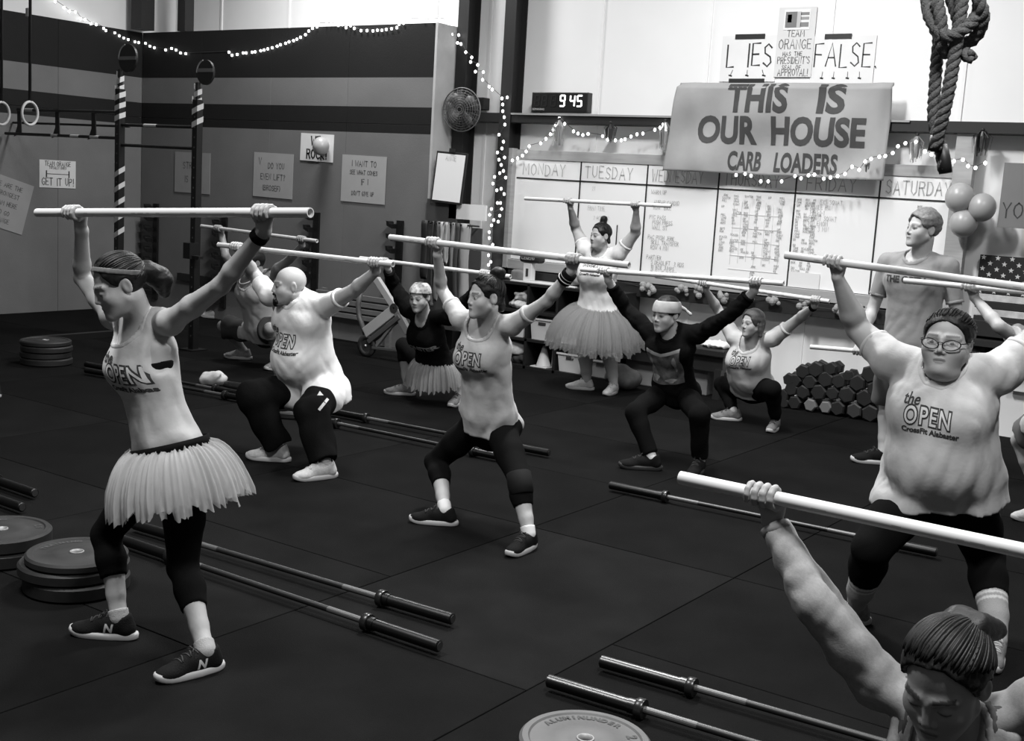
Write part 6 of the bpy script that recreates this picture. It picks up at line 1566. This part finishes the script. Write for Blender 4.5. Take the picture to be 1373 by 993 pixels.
cn = thing('sport_cone', 'pale cone standing in the bottom row of the cube shelf', 'cone', (CX0+1.45*CW, YF+.12, zz(0)))
c0 = A(CX0+1.45*CW, YF+.12, zz(0)); MB().lathe([(.012, .085), (.02, .075), (.22, .018), (.225, .0)], c0, EZ, 20).build('cone_body', mat('cone_pale', .55, .5), cn, smooth=True); MB().box(c0+EZ*.006, (.2, .2, .012), bev=.003).build('cone_base', mat('cone_pale', .55, .5), cn)
sk = tag(MB().box((CX0+1.78*CW, YF+.2, zz(0)+.11), (.09, .12, .22), bev=.02).build('clear_jug', mat('jug_grey', .25, .3), None), 'grey translucent jug beside the cone in the shelf', 'jug')
def crumple(name, lab, cat, c, rad, v, seed, amp=.25):
    r2 = np.random.RandomState(seed); F = Field(np.asarray(c)-np.asarray(rad)*1.5-.02, np.asarray(c)+np.asarray(rad)*1.5+.02, max(min(rad)/8, .007)); F.add(ell(c, np.eye(3), A(*rad)), 0); F.displace(waves(seed, min(rad)*amp, 3.2/min(rad), 6)); F.isect(lambda P: (c[2]-rad[2]*.82)-P[..., 2])
    a_, b_ = F.mesh(); return tag(mesh_obj(name, a_, b_, mat('cloth_%d' % round(v*100), v, .85, noise=.3, nscale=20), None), lab, cat)
crumple('folded_towel', 'white towels piled in the top row of the cube shelf', 'towel', (CX0+.55*CW, YF+.14, zz(2)+.045), (.15, .11, .05), .68, 3, .12); crumple('folded_towel', 'crumpled pale towel on top of the white towels in the shelf', 'towel', (CX0+.62*CW, YF+.13, zz(2)+.125), (.10, .09, .05), .52, 4)
crumple('plastic_bag', 'white plastic bag in the bottom left cube of the shelf', 'bag', (CX0+.5*CW, YF+.13, zz(0)+.15), (.12, .10, .07), .55, 6, .3); crumple('dark_bag', 'dark bag under the white plastic bag in the shelf', 'bag', (CX0+.5*CW, YF+.16, zz(0)+.05), (.14, .11, .06), .04, 7)
crumple('gym_bag', 'grey drawstring bag on the floor under the bench', 'bag', (-5.62, 9.98, .12), (.17, .13, .14), .11, 9, .2)
tb = tag(MB().box((CX0+1.35*CW, 10.36, .885), (.80, .22, .022), bev=.004).build('white_plank', mat('plank_white', .70, .5), None), 'white plank lying on top of the cube shelf', 'plank')
pl_ = thing('pedestal', 'small white pedestal with a dark slot on the white plank', 'stand', (-6.99, 10.32, .897)); pc = YP(708, 367, 10.30); MB().box((pc[0], 10.32, .99), (.10, .08, .185), bev=.004).build('pillar', mat('plank_white', .70, .5), pl_); MB().box((pc[0], 10.278, .985), (.028, .006, .08)).build('slot', mat('slot_dark', .03, .7), pl_)
ph = thing('pouch', 'black zipped pouch resting on the white pedestal', 'bag', (pc[0], 10.32, 1.083)); MB().box((pc[0]+.03, 10.32, 1.135), (.26, .12, .10), bev=.03).build('pouch_body', mat('pouch_black', .02, .5), ph); mb = MB(); hand_text(mb, 'Legend', .045, .005, A(pc[0]+.03, 10.259, 1.12), EX, EZ, NEG, .002, .03, center=True, rng=rw); mb.build('pouch_lettering', mat('lace_pale', .5, .8), ph)
tag(MB().box((CX0+.16, 10.36, .935), (.20, .16, .13), bev=.03).build('grey_bag', mat('bag_grey', .16, .85, noise=.3, nscale=20), None, smooth=True), 'small grey padded bag on the shelf left of the black pouch', 'bag'); crumple('grey_cloth', 'crumpled grey cloth right of the black pouch', 'cloth', (CX0+.88, 10.37, .96), (.20, .10, .06), .24, 14)
# ------------------------------------------------------------------ bench along the wall
t = thing('wall_bench', 'long black-topped bench against the white wall behind the boy', 'bench', (-5.35, 10.4, 0))
MB().box((-5.30, 10.40, .43), (1.22, .40, .07), bev=.012).build('seat_top', mat('bench_black', .012, .5), t); MB().box((-5.30, 10.42, .32), (1.16, .34, .14)).build('apron', mat('bench_black', .012, .5), t)
for x in (-5.85, -4.75):
    for y_ in (10.25, 10.55): MB().box((x, y_, .14), (.07, .07, .28)).build('leg', mat('bench_black', .012, .5), t)
tag(MB().box((-5.35, 10.45, .14), (.9, .24, .28), bev=.01).build('cardboard_box', mat('carton', .16, .8, noise=.2, nscale=4), None), 'long grey carton under the black-topped bench', 'box')
crumple('paper_pile', 'pale crumpled papers on the left end of the bench', 'paper', (-5.66, 10.40, .488), (.20, .14, .028), .60, 21); crumple('folded_shirt', 'white folded shirt on the right end of the bench', 'cloth', (-4.86, 10.38, .492), (.15, .12, .033), .72, 22)
# ------------------------------------------------------------------ shelf and items at the right edge
t = thing('wall_shelf', 'dark wall shelf below the wooden flag at the right edge', 'shelf', (-2.0, 10.5, .80)); MB().box((-1.9, 10.52, .80), (1.4, .30, .05)).build('shelf_board', steel_d, t)
for x in (-2.5, -1.4): MB().box((x, 10.6, .66), (.04, .12, .24)).build('bracket', steel_d, t)
crumple('rolled_cloth', 'pale rolled cloth on the dark shelf below the flag', 'cloth', (-2.16, 10.46, .895), (.17, .10, .075), .26, 31)
t = thing('score_board', 'white card with black dots leaning below the dark shelf', 'board', (-1.95, 10.62, .4)); MB().box((-1.9, 10.64, .56), (.75, .03, .30)).build('card', mat('paper', .72, .8), t)
for k in range(7): MB().cyl((-2.2+k*.09, 10.62, .66-.01*k), (-2.2+k*.09, 10.624, .66-.01*k), .018, n=10).build('dot', tape_m, t)
# ------------------------------------------------------------------ hexagonal dumbbells piled against the wall
db_m = mat('dumbbell_rubber', .013, .6, spec=.4); db_b = mat('dumbbell_steel', .32, .35, metal=.8); db_proto = {}
def dumbbell(c, r_, ang, m, yaw, lab):
    key = (round(r_, 3), m.name)
    if key not in db_proto:
        t = thing('hex_dumbbell', lab, 'dumbbell', (0, 0, 0), 'hex dumbbells piled by the wall')
        hexp = [(r_*math.cos(k*math.pi/3), r_*math.sin(k*math.pi/3)) for k in range(6)]
        for y0 in (-.10, .04):
            mb = MB(); q = []
            for yy, s_ in ((y0, .82), (y0+.012, 1), (y0+.048, 1), (y0+.06, .82)): q += [A(x*s_, yy, z*s_) for x, z in hexp]
            f = [(5, 4, 3, 2, 1, 0), tuple(range(18, 24))]+[(6*j+k, 6*j+(k+1) % 6, 6*j+6+(k+1) % 6, 6*j+6+k) for j in range(3) for k in range(6)]
            mb.raw(q, f).build('head', m, t, world_coords=False)
        MB().cyl((0, -.06, 0), (0, .06, 0), .016, n=10).build('grip', db_b, t, world_coords=False); db_proto[key] = t; o = t
    else: o = copy_tree(db_proto[key])
    o['label'] = lab; o.location = Vector(c); o.rotation_euler = (0, ang, yaw)
hx = [(242, 415, .068), (365, 395, .075), (515, 388, .062), (672, 455, .05), (115, 490, .06), (170, 500, .062), (310, 515, .07), (465, 490, .078), (585, 505, .07), (762, 525, .078), (890, 440, .082), (135, 580, .066), (250, 612, .066), (395, 612, .076), (525, 622, .062), (660, 637, .078), (830, 668, .08), (935, 580, .08), (170, 712, .066), (318, 735, .06), (462, 755, .058), (578, 765, .07), (735, 788, .072), (885, 815, .08), (50, 640, .06), (55, 790, .05), (1000, 712, .076), (1035, 520, .07), (1048, 832, .078)]
rh = random.Random(3); rows = ('top', 'second', 'third', 'bottom'); ordn = ('first', 'second', 'third', 'fourth', 'fifth', 'sixth', 'seventh', 'eighth', 'ninth', 'tenth')
rowof = lambda v: 3 if v > 690 else 2 if v > 565 else 1 if v > 430 else 0
for u, v, r_ in hx:
    p = YP(1040+.141*u, 440+.141*v, 10.33); z = max(p[2], r_*.9); row = rowof(v)
    bright = (u, v) in ((318, 735), (462, 755)); m = mat('dumbbell_grey', .15, .45) if bright else (mat('dumbbell_worn', .035, .5) if u == 735 else db_m)
    rank = sorted(a for a, b, c_ in hx if rowof(b) == row).index(u)
    lab = ('pale grey hex dumbbell, %s of the two pale ones in the pile' % ('left' if u == 318 else 'right')) if bright else 'black hex dumbbell, %s from the left in the %s row of the pile' % (ordn[rank], rows[row])
    dumbbell((p[0], 10.45, z), r_*1.02, rh.uniform(0, 1), m, rh.uniform(-.06, .06), lab)
# ------------------------------------------------------------------ barbells
chrome = mat('chrome_dark', .065, .33, metal=1.0); chrome_s = mat('bar_shaft', .065, .45, metal=.9); black_s = mat('bar_collar', .05, .3, metal=.8)
bb_proto = None
def barbell(a, b, lab, L=2.01):
    """a,b points on the axis giving direction; a = left end"""
    global bb_proto
    a = np.asarray(a); d = nrm((np.asarray(b)-a)*A(1, 1, 0)); c = a+d*L/2
    if bb_proto is None:
        t = thing('barbell', lab, 'barbell', (0, 0, 0), 'barbells lying on the floor'); hl = L/2; sl_ = .37
        o = MB().cyl((-hl+sl_, 0, 0), (hl-sl_, 0, 0), .0135, n=14).build('shaft', chrome_s, t, world_coords=False); autosmooth(o)
        for sg in (-1, 1):
            s = MB().lathe([(0, .014), (.0, .020), (.004, .025), (sl_-.03, .025), (sl_-.03, .028), (sl_, .028)], A(sg*hl, 0, 0), A(-sg, 0, 0), 20).build('sleeve', chrome, t, world_coords=False); autosmooth(s)
            s = MB().lathe([(0, .028), (0, .036), (.004, .038), (.026, .038), (.03, .036), (.03, .014)], A(sg*(hl-sl_), 0, 0), A(-sg, 0, 0), 24).build('collar', black_s, t, world_coords=False); autosmooth(s)
            s = MB().cyl((sg*hl, 0, 0), (sg*(hl+.002), 0, 0), .018, n=16).build('end_cap', mat('cap_black', .02, .5), t, world_coords=False)
            MB().cyl((sg*.40, 0, 0), (sg*.62, 0, 0), .0139, n=14).build('knurling', mat('knurl', .12, .5, metal=.6), t, world_coords=False)
        bb_proto = t; o = t
    else: o = copy_tree(bb_proto)
    o['label'] = lab; o.location = Vector((c[0], c[1], .0385)); o.rotation_euler = (0, 0, math.atan2(d[1], d[0]))
zb = .0385
barbell(G(180, 703, zb), G(608, 830, zb), 'farther of the two barbells behind the woman in the white tutu'); barbell(G(160, 722, zb), G(577, 862, zb), 'nearer of the two barbells behind the woman in the white tutu')
e = G(737, 607, zb); barbell(e-A(2.01, .12, 0), e, 'farther of the two barbells behind the woman in the centre'); e = G(449, 567, zb); barbell(e-A(.37, .01, 0), e+A(1, .04, 0), 'nearer of the two barbells behind the woman in the centre')
barbell(G(818, 650, zb), G(1245, 738, zb), 'single barbell in front of the boy in the black sweatshirt')
a_ = G(806, 886, zb); barbell(a_, a_+A(1, .06, 0), 'farther of the two barbells at the bottom edge'); a_ = G(735, 912, zb); barbell(a_, a_+A(1, .06, 0), 'nearer of the two barbells at the bottom edge beside the pale plate')
e = G(47, 661, zb); barbell(e-A(2.01, -.03, 0), e, 'farther of the two barbells at the left edge'); e = G(30, 680, zb); barbell(e-A(2.01, -.03, 0), e, 'nearer of the two barbells at the left edge beside the plate stacks')
a_ = G(115, 488, zb); barbell(a_, a_+A(2, .12, 0), 'farther of the two barbells leading towards the bald man'); a_ = G(115, 496, zb); barbell(a_, a_+A(2, .2, 0), 'nearer of the two barbells leading towards the bald man')
# ------------------------------------------------------------------ bumper plates
pl_b = mat('bumper_black', .014, .6, spec=.4, noise=.25, nscale=20); pl_t = mat('bumper_dusty', .02, .65, spec=.3, noise=.25, nscale=15); pl_g = mat('bumper_pale', .085, .6, noise=.08, nscale=14)
def plate(c, lab, R=.225, th=.055, m=pl_b, words=None, ring=mat('bush_steel', .28, .55, metal=.5), group='bumper plates on the floor'):
    t = thing('bumper_plate', lab, 'weight plate', c, group); c = np.asarray(c, float)
    o = MB().lathe([(.0, .026), (.0, R-.012), (.010, R), (th-.010, R), (th, R-.010), (th, R-.030), (th-.006, R-.036), (th-.006, R*.52), (th-.001, R*.48), (th-.001, .052), (th-.004, .034), (th-.004, .026)], c, EZ, 56, closed=True).build('disc', m, t); autosmooth(o, 30)
    MB().lathe([(.001, .0252), (.001, .0262), (th-.001, .031), (th+.0005, .030), (th+.0005, .0252)], c, EZ, 24, closed=True).build('bushing', ring, t, smooth=True)
    mb = MB()
    for txt, a0, sz in (words or [('25', 1.2, .04), ('TRAINING', 3.6, .032)]):
        for i, ch in enumerate(txt):
            a = a0-i*sz*.82/(R*.74); er = A(math.cos(a), math.sin(a), 0); et = A(math.sin(a), -math.cos(a), 0)
            solid_text(mb, ch, sz, c+er*R*.72+EZ*(th-.006), et, er, EZ, bold=.002, lift=.002)
    if mb.v: tag(mb.build('raised_lettering', mat('plate_text', .045, .6) if m is not pl_g else mat('plate_text_g', .03, .6), t), kind='stuff')
    return t
c = G(62, 487); z = 0
for k, th in enumerate((.062, .055, .055, .045)): plate((c[0]+.008*(-1)**k, c[1], z), '%s bumper plate of the stack by the left wall' % ('lowest', 'second lowest', 'second highest', 'topmost')[k], th=th, m=pl_b); z += th+.001
c = G(103, 787); z = 0
for k, th in enumerate((.068, .055, .042)): plate((c[0]-.02*(k == 1)-.0*k, c[1], z), '%s bumper plate of the stack beside the white-tutu woman' % ('lowest', 'middle', 'top')[k], th=th, m=pl_t if k == 2 else pl_b, R=(.225, .235, .217)[k]); z += th+.001
c = G(2, 746); z = 0
for k, th in enumerate((.07, .068)): plate((c[0], c[1], z), '%s bumper plate of the stack cut by the left edge' % ('lower', 'upper')[k], th=th, m=pl_t if k else pl_b); z += th+.001
c = G(784, 1003); plate((c[0], c[1], 0), 'pale grey bumper plate with raised lettering at the bottom edge', th=.04, m=pl_g, words=[('ALUMINUNDER', 3.05, .034), ('25', .80, .05)])
c = G(388, 556); plate((c[0], c[1]+.05, 0), 'single dark bumper plate lying between the legs of the bald man', th=.05)
# ------------------------------------------------------------------ small things on the floor
c = G(280, 516); crumple('white_towel', 'crumpled white towel on the floor behind the barbells', 'towel', (c[0], c[1]+.05, .055), (.13, .10, .065), .50, 41)
t = thing('water_bottle', 'dark shiny bottle lying on the floor beside the white towel', 'bottle', G(308, 516)); c = G(300, 515, .04)+A(.02, 0, 0); MB().lathe([(0, .0), (.004, .034), (.02, .038), (.18, .038), (.2, .03), (.215, .02)], c, A(1, .15, 0), 18).build('flask', mat('bottle_dark', .015, .12, spec=.8), t, smooth=True); MB().cyl(c+nrm(A(1, .15, 0))*.212, c+nrm(A(1, .15, 0))*.25, .021, n=14).build('cap', steel_d, t)
for px_, py_, lab in ((286, 424, 'left shoe of the pale pair on the floor by the striped wall'), (299, 426, 'right shoe of the pale pair on the floor by the striped wall')):
    g_ = G(px_, py_); t = thing('trainer', lab, 'shoe', (g_[0], g_[1], 0), 'loose trainers'); shoe(t, (g_[0], g_[1]-.1), A(-.6, -.3), .28, shoe_w, sole_w, None, name='upper')
g_ = G(-10, 530); t = thing('trainer', 'dark trainer with pale sole cut by the left edge', 'shoe', (g_[0], g_[1], 0), 'loose trainers'); shoe(t, (g_[0]-.05, g_[1]+.05), A(.9, -.5), .28, shoe_k, sole_w, lace_k, name='upper')
# ------------------------------------------------------------------ climbing rope tied up in the foreground
rope_m = mat('rope_fibre', .12, .9, spec=.15, noise=.35, nscale=90, bump=.7, bscale=220)
def rope_path(mb, pts, R=.019, pitch=.085, n=None):
    """three twisted strands along a smooth path"""
    P = [np.asarray(p, float) for p in pts]; Q = []
    for i in range(len(P)-1):
        p0, p1, p2, p3 = P[max(i-1, 0)], P[i], P[i+1], P[min(i+2, len(P)-1)]; m = max(3, int(np.linalg.norm(p2-p1)/.012))
        for k in range(m):
            t = k/m; Q.append(.5*((2*p1)+(-p0+p2)*t+(2*p0-5*p1+4*p2-p3)*t*t+(-p0+3*p1-3*p2+p3)*t**3))
    Q.append(P[-1]); L = 0; u = None; S = [[], [], []]
    for i, q in enumerate(Q):
        w = nrm(Q[min(i+1, len(Q)-1)]-Q[max(i-1, 0)]); 
        if u is None: u = nrm(np.cross(w, A(.3, .5, .8)))
        u = nrm(u-w*(u@w)); v = np.cross(w, u)
        if i: L += np.linalg.norm(q-Q[i-1])
        for k in range(3):
            a = 2*math.pi*(L/pitch+k/3); S[k].append(q+(u*math.cos(a)+v*math.sin(a))*R*.52)
    for s_ in S: mb.tube(s_, R*.62, 7)
YRp = 4.2
def K(x, y, d=0.0): return YP(x, y, YRp+d)
rt = thing('climbing_rope', 'thick climbing rope tied in a knot hanging at the top right', 'rope', K(1268, 230))
mb = MB(); rope_path(mb, [K(1292, -420, .02), K(1292, -60, .02), K(1290, 0, -.02), K(1282, 60, -.03), K(1272, 120, -.03), K(1262, 165, -.02), K(1254, 200, 0)], R=.021); mb.build('hanging_strand', rope_m, rt, smooth=True)
mb = MB(); rope_path(mb, [K(1262, 20, .03), K(1258, 60, .02), K(1254, 110, .02), K(1252, 160, .03), K(1260, 195, .03), K(1266, 228, .03)], R=.020); mb.build('tail_strand', rope_m, rt, smooth=True)
mb = MB(); rope_path(mb, [K(1250, -60, .04), K(1243, -10, 0), K(1248, 25, -.04), K(1268, 48, -.06), K(1292, 40, -.04), K(1312, 15, .0), K(1306, -20, .05), K(1280, -30, .07), K(1256, -5, .06), K(1252, 30, .05), K(1265, 60, .05)], R=.021); mb.build('knot_loop', rope_m, rt, smooth=True)
mb = MB(); rope_path(mb, [K(1300, -50, -.03), K(1313, 0, -.03), K(1318, 25, 0), K(1308, 50, .03), K(1290, 62, .03), K(1296, 74, -.01), K(1305, 76, -.02)], R=.021); mb.build('knot_loop', rope_m, rt, smooth=True)
mb = MB(); rope_path(mb, [K(1256, 0, -.05), K(1262, 30, -.06), K(1262, 62, -.04), K(1274, 70, .0), K(1286, 40, .05), K(1276, 0, .07), K(1262, -30, .03)], R=.020); mb.build('knot_loop', rope_m, rt, smooth=True)
MB().tube([K(1262, 195, .03), K(1266, 215, .03), K(1268, 232, .03)], .0225, 12).build('whipping_tape', mat('tape_black', .015, .5), rt, smooth=True); MB().tube([K(1257, 182, 0), K(1253, 203, 0)], .0235, 12).build('whipping_tape', mat('tape_black', .015, .5), rt, smooth=True)
